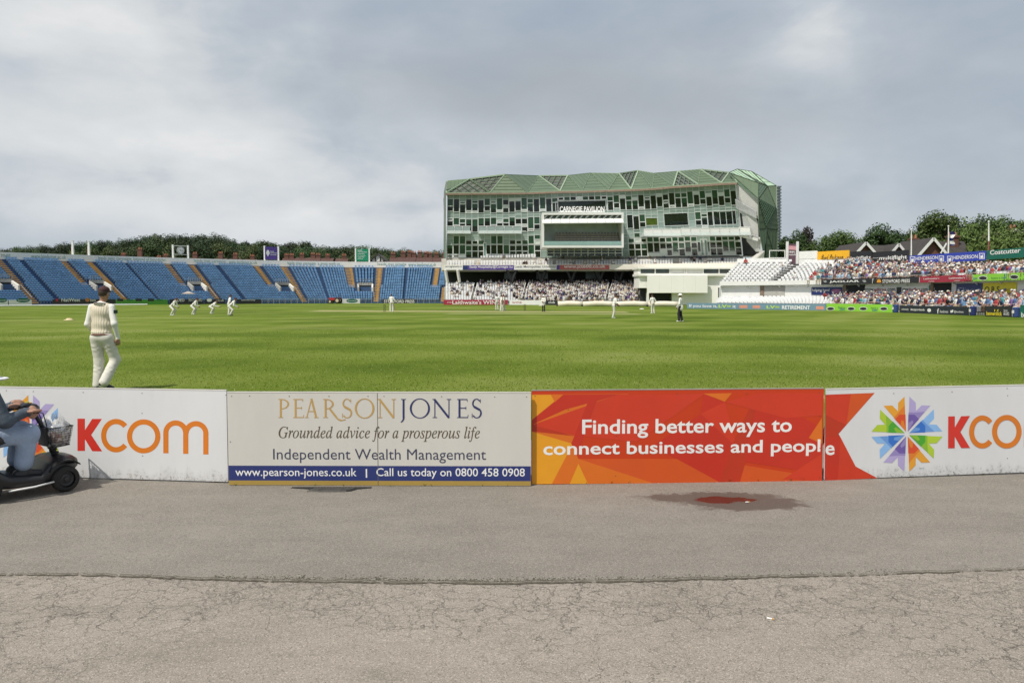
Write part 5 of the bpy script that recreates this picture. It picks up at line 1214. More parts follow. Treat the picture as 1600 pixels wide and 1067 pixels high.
def clock(a, b, zt, root):
    c = (a + b) / 2; c.z = zt - 1.15; bd = Board(V((a.x, a.y, 0)), V((b.x, b.y, 0)), 1); n = bd.N
    mb = MB(); mb.lathe(c - n * .15, n, [(0, .78), (.3, .78), (.3, .70)], 32, 0); mb.build('clock_case', rail, root)
    mb = MB(); mb.poly([c + n * .17 + bd.R * math.cos(k * math.pi / 16) * .70 + bd.U * math.sin(k * math.pi / 16) * .70 for k in range(32)]); mb.build('clock_face', text_white, root)
    mb = MB()
    for k in range(12):
        t = k * math.pi / 6; d = bd.R * math.cos(t) + bd.U * math.sin(t); mb.bar(c + n * .19 + d * .54, c + n * .19 + d * .66, .07)
    d = bd.R * .97 + bd.U * -.1; mb.bar(c + n * .2, c + n * .2 + d * .5, .08); d = bd.R * -.35 + bd.U * .2; mb.bar(c + n * .2, c + n * .2 + d * .7, .09)
    mb.build('clock_hand', text_black, root)
    mb = MB(); mb.bar(V((a.x, a.y, zt - .2)), V((b.x, b.y, zt - .2)), .12); mb.bar(V((a.x, a.y, zt - 2.0)), V((b.x, b.y, zt - 2.0)), .12); mb.build('cross_rail', white, root)
post_pair('stadium_clock', 271, 294, 383, 'round white clock slung between two posts over the blue stand', clock, 'clock')
def hoard(mat, tx, mark=None):
    def fn(a, b, zt, root):
        A, B = V((a.x + .15, a.y - .2, 9.9)), V((b.x - .15, b.y - .2, 9.9)); bd = Board(A, B, zt - 10.1); mb = MB(); bd.slab(mb, 0, 0, bd.W, bd.H, -.1, 0); mb.build('panel', mat, root)
        mb = MB()
        for t, r in tx: bd.text(mb, t, r, .02, .006)
        if mark: 
            for q in mark: bd.poly(mb, q, .02)
        mb.build('lettering', text_white, root)
    return fn
post_pair('hoarding', 413, 435, 384.5, 'purple hoarding with a white shield on white posts over the blue stand', hoard(purple, [('leeds', (422.5, 391.8, 428, 394)), ('metropolitan', (422.5, 394.6, 433, 396.6)), ('university', (422.5, 397.2, 432, 399.6))], [[(418.5, 401), (421.5, 396), (420, 391), (417, 391), (415.6, 395.4)]]))
post_pair('hoarding', 555.5, 577, 388, 'green hoarding with rows of white text on white posts over the blue stand', hoard(M('emerald_sign', (.01, .26, .13), .5), [('leeds', (559, 390, 566, 392.4)), ('metropolitan', (559, 393, 573.5, 395.2)), ('university', (559, 395.8, 570, 398.2)), ('be inspired', (559, 399, 571, 400.8)), ('a great', (559, 401.4, 569, 403)), ('north uni', (559, 403.4, 567, 405))]))

# ------------------------------------------------------------------ hill, woods, houses beyond
mhill = M('rough_hillside', (.05, .075, .03), .95, .35, .08)
mb = MB(); prof = [(215, 0), (245, 2.5), (290, 6.5), (340, 9), (420, 10), (700, 6)]
xs = np.linspace(-420, 60, 40)
hz_ = lambda x, z: z * (.72 + .12 * math.sin(x * .021) + .28 * min(1, max(0, (-x - 20) / 90)))
for (y0, z0), (y1, z1) in zip(prof, prof[1:]):
    for a, b in zip(xs, xs[1:]): mb.poly([(a, y0, hz_(a, z0)), (b, y0, hz_(b, z0)), (b, y1, hz_(b, z1)), (a, y1, hz_(a, z1))])
tag(mb.build('hill', mhill, smooth=True), kind='structure')
bark = M('bark', (.10, .08, .06), .9, .3, 3, bump=.3, bscale=8)
def leafmat(name, c):
    if name in MATS: return MATS[name]
    m = bpy.data.materials.new(name); m.use_nodes = True; t = m.node_tree; b = t.nodes['Principled BSDF']
    g = N(t, 'ShaderNodeNewGeometry'); oi = N(t, 'ShaderNodeObjectInfo')
    col = ramp(t, g.outputs['Random Per Island'], [(0, tuple(x * .7 for x in c)), (.6, c), (1, tuple(x * 1.45 for x in c))])
    hs = N(t, 'ShaderNodeHueSaturation', Color=col); t.links.new(mth(t, 'ADD', .475, mth(t, 'MULTIPLY', oi.outputs['Random'], .05)), hs.inputs['Hue'])
    t.links.new(mth(t, 'ADD', .75, mth(t, 'MULTIPLY', oi.outputs['Random'], .5)), hs.inputs['Value']); t.links.new(hs.outputs[0], b.inputs['Base Color'])
    b.inputs['Roughness'].default_value = .6; b.inputs['Specular IOR Level'].default_value = .25
    MATS[name] = m; return m
def tree_mesh(seed, h, w, mat, nleaf, leaf, kind=0):
    r = random.Random(seed); tr = MB(); th = h * (.30 if kind != 1 else .2)
    tr.tube([(0, 0, -.5), (0, 0, th * .5), (r.uniform(-.2, .2), 0, th), (r.uniform(-.4, .4), .1, h * .7)], [w * .055, w * .04, w * .034, w * .01], 8)
    cl = []
    n = 30 if kind == 0 else 22
    for i in range(n):
        z = th * .8 + (h * .97 - th * .8) * (i + r.random()) / n; t = (z - th * .8) / (h - th * .8)
        R_ = w * .5 * (math.sin(math.pi * min(1, max(.0, .12 + t * .80))) ** .75) if kind != 1 else w * .5 * (1 - t) ** .8
        a = r.uniform(0, 6.283); d = R_ * math.sqrt(r.random()) * .82
        c = V((math.cos(a) * d, math.sin(a) * d, z)); s_ = w * r.uniform(.13, .23) * (1 if t < .8 else .75); cl.append((c, s_))
        if i % 2 == 0: tr.tube([(0, 0, max(th * .6, z - w * .3)), c * .6 + V((0, 0, z * .4 - .3)), c], [w * .018, w * .012, w * .004], 5)
    cr = MB()
    for i in range(nleaf):
        c, s_ = r.choice(cl); d = V((r.gauss(0, 1), r.gauss(0, 1), r.gauss(0, .8)))
        d.normalize(); p = c + d * s_ * (r.random() ** .22) * r.uniform(.88, 1.12)
        nn = (d + V((r.gauss(0, .45), r.gauss(0, .45), r.gauss(.25, .4)))).normalized(); u = nn.cross(V((r.gauss(0, 1), r.gauss(0, 1), r.gauss(0, 1)))).normalized(); v_ = nn.cross(u)
        L = leaf * r.uniform(.6, 1.4); k = r.uniform(.5, .9)
        cr.add([p - u * L, p + v_ * L * k * .7 - u * L * .2, p + u * L, p - v_ * L * k * .7 + u * L * .15], [(0, 1, 2, 3)])
    return tr, cr
def make_tree(seed, h, w, col, nleaf, leaf, kind, name='tree'):
    tr, cr = tree_mesh(seed, h, w, None, nleaf, leaf, kind); root = empty(name, (0, 0, 0))
    tr.build('trunk', bark, root); cr.build('crown', leafmat('foliage_%d' % col[0], col[1]), root); return root
GR = [(0, (.038, .068, .018)), (1, (.056, .092, .021)), (2, (.085, .12, .028)), (3, (.029, .053, .019)), (4, (.036, .028, .022))]
GF = [(5, (.036, .062, .024)), (6, (.048, .078, .026)), (7, (.070, .10, .032)), (8, (.027, .046, .022))]
protos = [make_tree(11, 15, 15, GF[0], 9500, .27, 0), make_tree(12, 13, 16, GF[1], 9500, .27, 0), make_tree(13, 11, 13, GF[2], 8000, .26, 0), make_tree(14, 17, 14, GF[3], 9500, .27, 0)]
pused = {}
def put_tree(root, loc, s, rz, label, group):
    o = root
    if root.name in pused:
        o = root.copy(); COL.objects.link(o)
        for c in root.children:
            d = c.copy(); COL.objects.link(d); d.parent = o; d.matrix_parent_inverse = Matrix.Identity(4)
    else:
        for c in root.children: c.matrix_parent_inverse = Matrix.Identity(4)
    pused[root.name] = 1; o.location = loc; o.scale = s if isinstance(s, tuple) else (s, s, s); o.rotation_euler = (0, 0, rz); tag(o, label, 'tree', group); return o
rt = random.Random(8)
# skyline of the wood: (column, top row)
SKY = [(-40, 392), (0, 391), (22, 386), (55, 383), (85, 383), (105, 381), (135, 379), (165, 376), (190, 377), (215, 374), (240, 371), (262, 369), (285, 371), (312, 367.5), (340, 369), (362, 377), (385, 377), (408, 379), (430, 381), (452, 380), (472, 380), (492, 385), (512, 388), (535, 388), (555, 387), (572, 386), (595, 391), (618, 389), (640, 391), (662, 394), (684, 394), (704, 394)]
REF = ((30, 'above the near end of the blue stand'), (113, 'before the first lone post'), (150, 'behind the lone white posts'), (265, 'between the lone posts and the clock'), (300, 'behind the clock'), (408, 'between the clock and the purple hoarding'), (440, 'behind the purple hoarding'), (550, 'between the purple and green hoardings'), (582, 'behind the green hoarding'), (999, 'between the green hoarding and the pavilion'))
tcount = {}
KN = ['dark rounded', 'mid green spreading', 'light green low', 'blackish green tall']
for row, Y in ((0, 335), (1, 300)):
    for j in range(len(SKY) - 1):
        for half in (0, 1):
            if row == 1 and half: continue
            t = half * .5 + .25; px = SKY[j][0] + (SKY[j + 1][0] - SKY[j][0]) * t + rt.uniform(-3, 3); py = SKY[j][1] + (SKY[j + 1][1] - SKY[j][1]) * t + (rt.uniform(7, 14) if row else rt.uniform(-1.0, 3.0))
            q = at(px, py, Y); i = rt.choice((0, 0, 1, 3)) if row == 0 else rt.choice((0, 1, 2, 2)); z0 = hz_(q.x, 8.7 if row == 0 else 6.9)
            H = protos[i].children[0]; hh = (15, 13, 11, 17)[i]; s_ = max(.3, (q.z - z0) / hh * .96)
            sx = (max(s_, .62)) * rt.uniform(.85, 1.05)
            where = next(n for x, n in REF if px < x); ky = (i, row, where); tcount[ky] = tcount.get(ky, 0) + 1
            put_tree(protos[i], (q.x, q.y, z0), (sx, sx, s_), rt.uniform(0, 6), f"{ordw(tcount[ky])} {KN[i]} tree {'up' if row == 0 else 'low'} {where}", 'trees on the wooded hill')
# terraced houses just behind the blue stand
hm = 0
def terrace_house(px, yr, w, chim, label, tudor=False, Y=240):
    global hm
    r_ = at(px, yr, Y); root = empty('terraced_house', (r_.x, r_.y, 0), label=label, cat='house', group='brick houses behind the blue stand'); z1 = r_.z; e = z1 - 2.4; x0, x1 = r_.x - w / 2, r_.x + w / 2; y0, y1 = Y - 4, Y + 4
    mb = MB(); mb.hexa([(x0, y0, 0), (x1, y0, 0), (x1, y1, 0), (x0, y1, 0), (x0, y0, e), (x1, y0, e), (x1, y1, e), (x0, y1, e)])
    if tudor: mb.poly([(x0, y0, e), (x1, y0, e), (r_.x, y0, z1)], 1)
    else: mb.poly([(x0, y0, e), (x0, y1, e), (x0, Y, z1)]); mb.poly([(x1, y0, e), (x1, y1, e), (x1, Y, z1)])
    mb.build('wall', [brick, white], root); mb = MB()
    if tudor:
        for p, q in (((x0 - .5, e - .3), (r_.x, z1 + .1)), ((r_.x, z1 + .1), (x1 + .5, e - .3))): mb.hexa([(p[0], y0 - .5, p[1]), (q[0], y0 - .5, q[1]), (q[0], y1, q[1]), (p[0], y1, p[1]), (p[0], y0 - .5, p[1] + .25), (q[0], y0 - .5, q[1] + .25), (q[0], y1, q[1] + .25), (p[0], y1, p[1] + .25)])
    else:
        for ya, yb_ in ((y0 - .4, Y), (y1 + .4, Y)): mb.hexa([(x0 - .15, ya, e - .2), (x1 + .15, ya, e - .2), (x1 + .15, yb_, z1), (x0 - .15, yb_, z1), (x0 - .15, ya, e), (x1 + .15, ya, e), (x1 + .15, yb_, z1 + .2), (x0 - .15, yb_, z1 + .2)])
    rf = mb.build('roof', slate if tudor else tile_red, root)
    for dx, hh in chim:
        mb = MB(); mb.box((r_.x + dx, Y, z1 + hh / 2 - .4), (1.3, .8, hh + .8)); mb.box((r_.x + dx, Y, z1 + hh), (1.55, 1.0, .22))
        for k in (-.42, 0, .42): mb.lathe((r_.x + dx + k, Y, z1 + hh + .1), (0, 0, 1), [(0, .14), (.5, .12), (.52, .08)], 8, 1)
        mb.build('chimney', [brick, M('chimney_pot', (.38, .16, .09), .8, .15)], rf)
    if tudor:
        mb = MB()
        for t in (-.5, -.2, .2, .5): mb.bar((r_.x + t * w * .6, y0 - .06, e), (r_.x + t * w * .6, y0 - .06, e + 2.3 * (1 - abs(t) * 1.2)), .28)
        mb.bar((x0 + 1, y0 - .08, e + .5), (x1 - 1, y0 - .08, e + .5), .22); mb.build('timber', wood_dark, root)
rh = random.Random(6)
HS = [(196, 402.5, [(-1, 1.3)]), (219, 400.5, [(0, 2.4)]), (246, 404, [(1, .8)]), (262, 403.5, [(-1, 1.2)]), (305, 402, [(0, 1.4)]), (322, 404.5, []), (345, 402.5, [(0, 1.6)]), (368, 403, [(0, 1.4)]), (392, 403.5, [(1, 1)]), (452, 402, [(-1.5, 1), (1.5, 1)]), (472, 401.5, [(0, 1.1)]), (492, 401, [(-1, 1.1), (2, .9)]), (512, 401.8, [(0, .9)]), (535, 402.2, [(1, .9)]),
      (617, 401, [(-1, 1.2)]), (630, 400.5, [(0, 1.5)]), (643, 399.5, [(-1, 1.4), (1.3, 1.2)]), (656, 400.5, [(0, 1.6)]), (669, 400, [(-1, 1.3), (1, 1.1)]), (682, 400.8, [(0, 1.2)]), (694, 401, [(0, 1.2)])]
cw = {0: 'no', 1: 'one', 2: 'two'}; hc = {}
for px, y, ch in HS:
    where = next(n for x, n in REF if px < x); ky = (where, len(ch)); hc[ky] = hc.get(ky, 0) + 1
    terrace_house(px, y + 2.6, 3.4 if px < 600 else 2.5, [(a * .5, h) for a, h in ch], f"{ordw(hc[ky])} red roofed house with {cw[len(ch)]} chimney{'s' if len(ch) == 2 else ''} {where}")
terrace_house(594, 399.5, 5.6, [], 'half timbered white gable house beside the green hoarding', True, 232)

# right-hand side: trees, gabled houses, flagpoles
big = [make_tree(31, 14, 13, GR[0], 12000, .25, 0), make_tree(32, 15, 12, GR[1], 13000, .24, 0), make_tree(33, 12, 10, GR[3], 9000, .24, 0), make_tree(34, 6, 9, GR[2], 9000, .17, 0), make_tree(35, 11, 8, GR[4], 8000, .21, 1)]
for i, px, top, Y, sx, lab in ((0, 1228, 372, 165, .6, 'small green tree right against the pavilion wing'), (4, 1262, 352, 160, 1.0, 'dark purplish pointed tree behind the pink banner'), (0, 1245, 362, 158, .72, 'dark green tree left of the purplish one'), (1, 1300, 359, 150, .95, 'broad mid green tree behind the orange sign'), (0, 1325, 366, 152, .7, 'rounded tree just short of the first gabled house'), (0, 1392, 350, 155, 1.05, 'wide dark tree rising behind the first gabled house'), (1, 1362, 366, 160, .7, 'lower tree behind the gable of the first house'), (2, 1432, 358, 160, .8, 'narrow tree between the two big crowns'), (1, 1478, 327.5, 140, 1.0, 'tallest tree, behind the second gabled house'), (0, 1452, 345, 148, .75, 'dark shoulder tree beside the tallest tree'), (0, 1548, 338, 150, 1.0, 'large tree behind the red and white flagpole'), (1, 1580, 336, 145, .95, 'large tree at the far edge of the stand'), (2, 1520, 350, 150, .8, 'darker tree between the tallest and the large tree'), (0, 1625, 340, 140, 1.0, 'tree cut off by the frame edge'),
                           (3, 1530, 362, 122, 1.25, 'bushy light green tree above the royal blue sign'), (3, 1575, 371, 112, 1.1, 'yellow green bush behind the dark green sign'), (3, 1610, 375, 112, 1.1, 'bush at the frame edge behind the dark green sign')):
    q = at(px, top, Y); hh = (14, 15, 12, 6, 11)[i]; s_ = q.z / hh * .93; put_tree(big[i], (q.x, q.y, 0 if i != 3 else 1.0), (sx, sx, s_), px * .37, lab, 'trees behind the two tier stand')
def gable_house(px, yr, Y, w, dep, rise, label, chims, roof_to, bay=None, roofmat=slate):
    r_ = at(px, yr, Y); root = empty('gabled_house', (r_.x, r_.y, 0), label=label, cat='house'); z1 = r_.z; e = z1 - rise; x0, x1 = r_.x - w / 2, r_.x + w / 2
    xr = at(roof_to, yr, Y + dep / 2).x; yb_ = Y + dep
    mb = MB(); mb.hexa([(x0, Y, 0), (x1, Y, 0), (x1, yb_, 0), (x0, yb_, 0), (x0, Y, e), (x1, Y, e), (x1, yb_, e), (x0, yb_, e)]); mb.poly([(x0, Y, e), (x1, Y, e), (r_.x, Y, z1)])
    mb.hexa([(x1, Y + dep * .25, 0), (xr, Y + dep * .25, 0), (xr, yb_, 0), (x1, yb_, 0), (x1, Y + dep * .25, e), (xr, Y + dep * .25, e), (xr, yb_, e), (x1, yb_, e)]); mb.build('wall', brick, root)
    mb = MB()
    for sx in (-1, 1):
        a, b = (r_.x + sx * (w / 2 + .45), e - .45), (r_.x, z1 + .05)
        mb.hexa([(a[0], Y - .5, a[1]), (b[0], Y - .5, b[1]), (b[0], yb_, b[1]), (a[0], yb_, a[1]), (a[0], Y - .5, a[1] + .22), (b[0], Y - .5, b[1] + .22), (b[0], yb_, b[1] + .22), (a[0], yb_, a[1] + .22)])
    ym = Y + dep * .6; zr = z1 - .1
    for ya in (Y + dep * .25 - .4, yb_ + .4): mb.hexa([(r_.x, ya, e - .3), (xr, ya, e - .3), (xr, ym, zr), (r_.x, ym, zr), (r_.x, ya, e - .08), (xr, ya, e - .08), (xr, ym, zr + .22), (r_.x, ym, zr + .22)])
    rf = mb.build('roof', roofmat, root); mb = MB()
    for sx in (-1, 1): mb.bar((r_.x + sx * (w / 2 + .47), Y - .53, e - .35), (r_.x, Y - .53, z1 + .12), .08, .34)
    mb.build('bargeboard', white, root)
    for cx_, cy, hh, bw in chims:
        q = at(cx_, 390, Y + cy); mb = MB(); zt = at(cx_, hh, Y + cy).z; mb.box((q.x, q.y, (zt + e) / 2), (bw, .9, zt - e)); mb.box((q.x, q.y, zt - .1), (bw + .25, 1.15, .25)); 
        for k in (-.3, .3): mb.lathe((q.x + k * bw, q.y, zt), (0, 0, 1), [(0, .17), (.55, .14), (.56, .1)], 10, 1)
        mb.build('chimney', [brick, M('chimney_pot', (.38, .16, .09), .8, .15)], rf)
    mb = MB(); mb.box((r_.x, Y - .04, e - 1.2), (1.5, .1, 1.5), 0, 0); mb.box((r_.x, Y - .1, e - 1.2), (1.3, .06, 1.3), 0, 1); mb.build('window', [white, win_dark], root)
    return root
gable_house(1351, 381, 116, 5.2, 9, 2.9, 'brick gabled house with white bargeboards behind the charcoal signs', [(1427, 8, 373, 1.0)], 1446)
gable_house(1402, 383.5, 118, 3.2, 8, 2.0, 'small gabled bay between the two brick houses', [], 1432)
gable_house(1456, 374.5, 112, 6.0, 9, 3.6, 'brick gabled house with tall chimney behind the royal blue sign', [(1488, 5, 369, 1.3)], 1512)
gable_house(1585, 361, 128, 8, 8, 2.2, 'red roofed house peeping between the bushes behind the green sign', [(1581, 3, 357, .9)], 1640, roofmat=tile_red)
for px, yt, yb_, Y, band, lab in ((1424, 360, 400, 104, 0, 'plain white flagpole behind the charcoal sign'), (1482, 355, 396, 96, 1, 'white flagpole with a limp blue and white flag'), (1545, 348, 388, 86, 2, 'flagpole with a reddish brown lower half')):
    a, b = at(px, yb_ + 12, Y), at(px, yt, Y); root = empty('flagpole', a, label=lab, cat='flagpole', group='flagpoles behind the two tier stand')
    mb = MB(); mid_ = a.lerp(b, .45); mb.tube([V((a.x, a.y, 0)), mid_], [.09, .08], 10, 1 if band == 2 else 0); mb.tube([mid_, b], [.08, .05], 10, 0); mb.lathe(b, (0, 0, 1), [(0, .05), (.06, .1), (.14, .1), (.2, .02)], 10, 0); mb.build('pole', [text_white, M('rust_red_paint', (.25, .09, .07), .6)], root)
    if band == 1:
        mb = MB(); z0, z1 = at(px, 384, Y).z, at(px, 362, Y).z; pr = [(.06, .0), (.35, .1), (.5, -.12), (.22, .12), (.1, -.05)]
        for k in range(9):
            t0, t1 = k / 9, (k + 1) / 9
            for (u0, v0), (u1, v1) in zip(pr, pr[1:]):
                f0, f1 = 1 + .3 * math.sin(t0 * 9), 1 + .3 * math.sin(t1 * 9); mb.poly([(a.x + u0 * f0, a.y + v0, z1 + (z0 - z1) * t0), (a.x + u1 * f0, a.y + v1, z1 + (z0 - z1) * t0), (a.x + u1 * f1, a.y + v1, z1 + (z0 - z1) * t1), (a.x + u0 * f1, a.y + v0, z1 + (z0 - z1) * t1)], 0 if k % 4 < 2 else 1)
        mb.build('flag', [navy, text_white], root)
        mb = MB(); mb.bar(at(1470, 396, Y), at(1479, 380, Y), .12); mb.build('stay', white, root)

# ------------------------------------------------------------------ small things on the grass
def tractor(loc, rz):
    root = empty('tractor', loc, rz, label='small red tractor parked at the foot of the blue stand', cat='tractor'); L = lambda: MB()
    redp = M('red_tractor_paint', (.42, .03, .025), .4)
    def bl(mb, n, m):
        o = mb.build(n, m); o.parent = root
        return o
    mb = L(); mb.box((.75, 0, .95), (1.3, .62, .5)); mb.box((1.38, 0, .9), (.08, .58, .42), m=1); mb.box((.75, 0, .62), (1.5, .4, .25), m=1); bl(mb, 'bonnet', [redp, black])
    for s_ in (-1, 1):
        mb = L(); mb.box((-.55, s_ * .62, 1.12), (1.0, .34, .07)); mb.box((-.05, s_ * .62, .95), (.08, .34, .36)); bl(mb, 'mudguard', [redp])
        for x, r, w in ((-.6, .62, .34), (1.0, .40, .24)):
            mb = L(); mb.lathe((x, s_ * .68 - w / 2, r), (0, 1, 0), [(0, r * .7), (.02, r * .95), (w * .2, r), (w * .8, r), (w - .02, r * .95), (w, r * .7)], 20); mb.lathe((x, s_ * .68 - w * .52, r), (0, 1, 0), [(0, .05), (.01, r * .55), (w * 1.03, r * .55), (w * 1.04, .05)], 16, 1); bl(mb, 'wheel', [black, M('cream_rim', (.55, .45, .3), .5)])
    mb = L(); mb.box((-.5, 0, .95), (.45, .5, .12)); mb.box((-.74, 0, 1.2), (.1, .48, .42)); bl(mb, 'seat', [black])
    mb = L(); mb.bar((.0, 0, .9), (-.15, 0, 1.3), .06); mb.tube([(-.15 + .06 * math.sin(k) * 0, .2 * math.cos(k * math.pi / 8), 1.32 + .2 * math.sin(k * math.pi / 8) * .5) for k in range(17)], .022, 6); bl(mb, 'steering_wheel', [black])
    mb = L()
    for s_ in (-1, 1): mb.bar((-.95, s_ * .5, .9), (-.95, s_ * .5, 2.0), .07)
    mb.bar((-.95, -.5, 2.0), (-.95, .5, 2.0), .07); bl(mb, 'roll_bar', [black])
p = lw(524, -2.4); tractor(p, R(172))
def wicket(px, py, lab):
    g = gnd(px, py); root = empty('wicket', g, label=lab, cat='wicket'); mb = MB()
    for k in (-1, 0, 1): 
        mb = MB(); mb.tube([g + V((k * .09, k * .06, -.05)), g + V((k * .09, k * .06, .71))], .022, 8); mb.build('stump', M('stump_wood', (.10, .085, .05), .6), root)
    mb = MB(); mb.bar(g + V((-.1, -.066, .722)), g + V((.1, .066, .722)), .02); mb.build('bail', M('stump_wood', (.10, .085, .05), .6), root)
wicket(601, 487.2, 'set of stumps beside the batsman in front of the blue stand'); wicket(820, 485.8, 'set of stumps between the huddle and the umpire')
mb = MB(); g = gnd(108, 500.5); mb.lathe(g, (0, 0, 1), [(0, .34), (.03, .34), (.06, .2), (.13, .16), (.15, .02)], 20); tag(mb.build('marker_disc', M('cream_disc', (.62, .50, .30), .6), smooth=True), 'flat cream marker disc lying on the outfield near the walking fielder', 'marker')
for px, py in ((1003, 483.2), (845, 477.6)):
    mb = MB(); g = gnd(px, py); mb.lathe(g, (0, 0, 1), [(0, .3), (.04, .3), (.08, .2), (.11, .02)], 16); tag(mb.build('marker_disc', white, smooth=True), 'white marker disc on the grass near the ' + ('maroon capped fielders' if px > 900 else 'pitch covers'), 'marker')
# red-seat and sunshade stall at the foot of the stand, seen past the slips
mb = MB(); g = lw(295, -1.0); mb.bar(g, g + V((0, 0, 2.3)), .1); mb.lathe(g + V((0, 0, 2.0)), (0, 0, 1), [(0, 1.3), (.02, 1.32), (.5, .1)], 12, 1); tag(mb.build('parasol', [rail, M('dull_canvas', (.38, .34, .30), .8)]), 'small drab parasol at the foot of the blue stand behind the slips', 'parasol')
# ------------------------------------------------------------------ the hoardings along the near boundary
SC = MB; HG = 'hoardings along the near boundary'
def panel_mat(name, c, dirt=.0, rough=.35):
    m = bpy.data.materials.new(name); m.use_nodes = True; t = m.node_tree; b = t.nodes['Principled BSDF']; oc = N(t, 'ShaderNodeTexCoord').outputs['Object']
    n1 = noise(t, scalev(t, oc, (1, 1, .25)), 3.0, 6, .7); n2 = noise(t, oc, 40, 4, .7)
    k = ramp(t, n1, [(.3, tuple(x * .93 for x in c)), (.7, c)])
    s_ = N(t, 'ShaderNodeSeparateXYZ', i0=oc).outputs[2]
    low = ramp(t, mth(t, 'ADD', s_, mth(t, 'MULTIPLY', mth(t, 'SUBTRACT', noise(t, scalev(t, oc, (6, 6, .6)), 2.0, 6, .75), .5), .32)), [(.02, g3(1)), (.12, g3(0))])
    sp = ramp(t, n2, [(.50, g3(0)), (.66, g3(1))])
    k = mix(t, mth(t, 'MULTIPLY', mth(t, 'MULTIPLY', low, mth(t, 'ADD', .25, sp)), dirt), k, (.17, .15, .12))
    smg = ramp(t, noise(t, oc, 1.6, 7, .75), [(.60, g3(0)), (.78, g3(.30))]); k = mix(t, smg, k, tuple(x * .72 for x in c))
    t.links.new(k, b.inputs['Base Color']); b.inputs['Roughness'].default_value = rough; b.inputs['Specular IOR Level'].default_value = .35
    bp = N(t, 'ShaderNodeBump', Strength=.12, Distance=.02, Height=noise(t, oc, 1.3, 2)); t.links.new(bp.outputs[0], b.inputs['Normal'])
    return m
HW = panel_mat('hoarding_white', (.69, .70, .71), .7); HC_ = panel_mat('hoarding_cream', (.60, .585, .54), .45); HO = panel_mat('hoarding_orange', (.56, .05, .012), .15)
def flat(name, c, rough=.4): return M(name, c, rough, .05, 3, dirt=.06)
edge_m = M('board_edge', (.30, .28, .24), .8); screw_m = M('screw_head', (.10, .09, .08), .5, .2, 9, metal=.6)
def hoarding(name, p0, p1, h, mat, label, screws, gap=.012, tilt=.0, z=0):
    A, B = gnd(*p0, RZ), gnd(*p1, RZ); A.z = B.z = RZ + gap; A.z += tilt; bd = Board(A, B, h, (0, 0, 1)); 
    root = empty(name, bd.p(bd.W / 2, 0), label=label, cat='hoarding', group=HG)
    mb = MB(); bd.slab(mb, 0, 0, bd.W, bd.H, -.016, 0, 0); pn = mb.build('panel', mat, root)
    mb = MB(); bd.slab(mb, 0, bd.H, bd.W, bd.H + .008, -.02, .002, 0); mb.build('top_trim', edge_m if mat is HO else M('pale_trim', (.62, .60, .55), .5), root)
    for a in np.linspace(.12, bd.W - .12, 5):
        mb = MB(); mb.bar(bd.p(a, -.01, -.04), bd.p(a, bd.H - .03, -.04), .045); mb.bar(bd.p(a, .0, -.5), bd.p(a, bd.H * .75, -.06), .04); mb.bar(bd.p(a, .02, -.5), bd.p(a, .02, -.06), .04); mb.build('support', M('raw_timber', (.24, .17, .10), .85, .2, 4), root)
    mb = MB()
    for x, y in screws: q = bd.p(*bd.ab(x, y), -.001); mb.lathe(q, bd.N, [(0, .0045), (.003, .004), (.0032, 0)], 8)
    if screws: mb.build('screw', screw_m, root)
    return bd, root
class Ink:                                   # painted shapes; each layer a hair above the last
    def __init__(s, bd, root): s.bd, s.root, s.g, s.d = bd, root, {}, .0006
    def mb(s, m): return s.g.setdefault(m.name, (m, MB()))[1]
    def poly(s, pts, m, layer=None): s.d += .00003; s.bd.poly(s.mb(m), pts, layer or s.d, 0)
    def text(s, t, r, m, off=0.0): s.d += .00003; g = MB(); s.bd.text(g, t, r, s.d, off); g.build('lettering', m, s.root)
    def ring(s, cx, cy, rx, ry, th, m, a0=0, a1=360, n=48):
        s.d += .00003; q = [(math.cos(math.radians(a0 + (a1 - a0) * k / n)), math.sin(math.radians(a0 + (a1 - a0) * k / n))) for k in range(n + 1)]
        for (c0, s0), (c1, s1) in zip(q, q[1:]):
            s.bd.poly(s.mb(m), [(cx + c0 * rx, cy - s0 * ry), (cx + c1 * rx, cy - s1 * ry), (cx + c1 * (rx - th), cy - s1 * (ry - th)), (cx + c0 * (rx - th), cy - s0 * (ry - th))], s.d)
    def done(s, name='lettering'):
        for m, g in s.g.values(): g.build(name if 'logo' not in m.name and 'facet' not in m.name else 'emblem' if 'logo' in m.name else 'artwork', m, s.root)
kred = flat('letter_red', (.62, .035, .022)); korg = flat('letter_orange', (.66, .19, .018))
LOGO = {'o': ((.74, .34, .03), (.66, .075, .02)), 'p': ((.42, .36, .62), (.15, .10, .36)), 'b': ((.25, .46, .78), (.035, .16, .55)), 'g': ((.42, .58, .04), (.07, .36, .03))}
LM = {k: (flat('logo_%s_pale' % n, a), flat('logo_%s_mid' % n, tuple((x + y) / 2 for x, y in zip(a, b))), flat('logo_%s_deep' % n, b)) for (k, (a, b)), n in zip(LOGO.items(), ('orange', 'violet', 'blue', 'green'))}
def pinwheel(ink, cx, cy, R_, sx=.95):
    for k, c in enumerate('bpogbpog'):
        ax = 22.5 + 45 * k
        P = lambda r, a: (cx + R_ * r * math.cos(math.radians(ax + a)) * sx, cy - R_ * r * math.sin(math.radians(ax + a)))
        ink.poly([P(.09, 0), P(1, -18.5), P(.87, -6), P(.66, 0)], LM[c][0]); ink.poly([P(.09, 0), P(.66, 0), P(.87, 6), P(1, 18.5)], LM[c][0])
        ink.poly([P(.08, 0), P(.78, -18), P(.62, 1), P(.58, 18)], LM[c][1])
        ink.poly([P(.07, 0), P(.52, -18), P(.56, 0), P(.52, 18)], LM[c][2]); ink.poly([P(.06, 0), P(.36, -8), P(.40, 0), P(.30, 14)], LM[c][1])
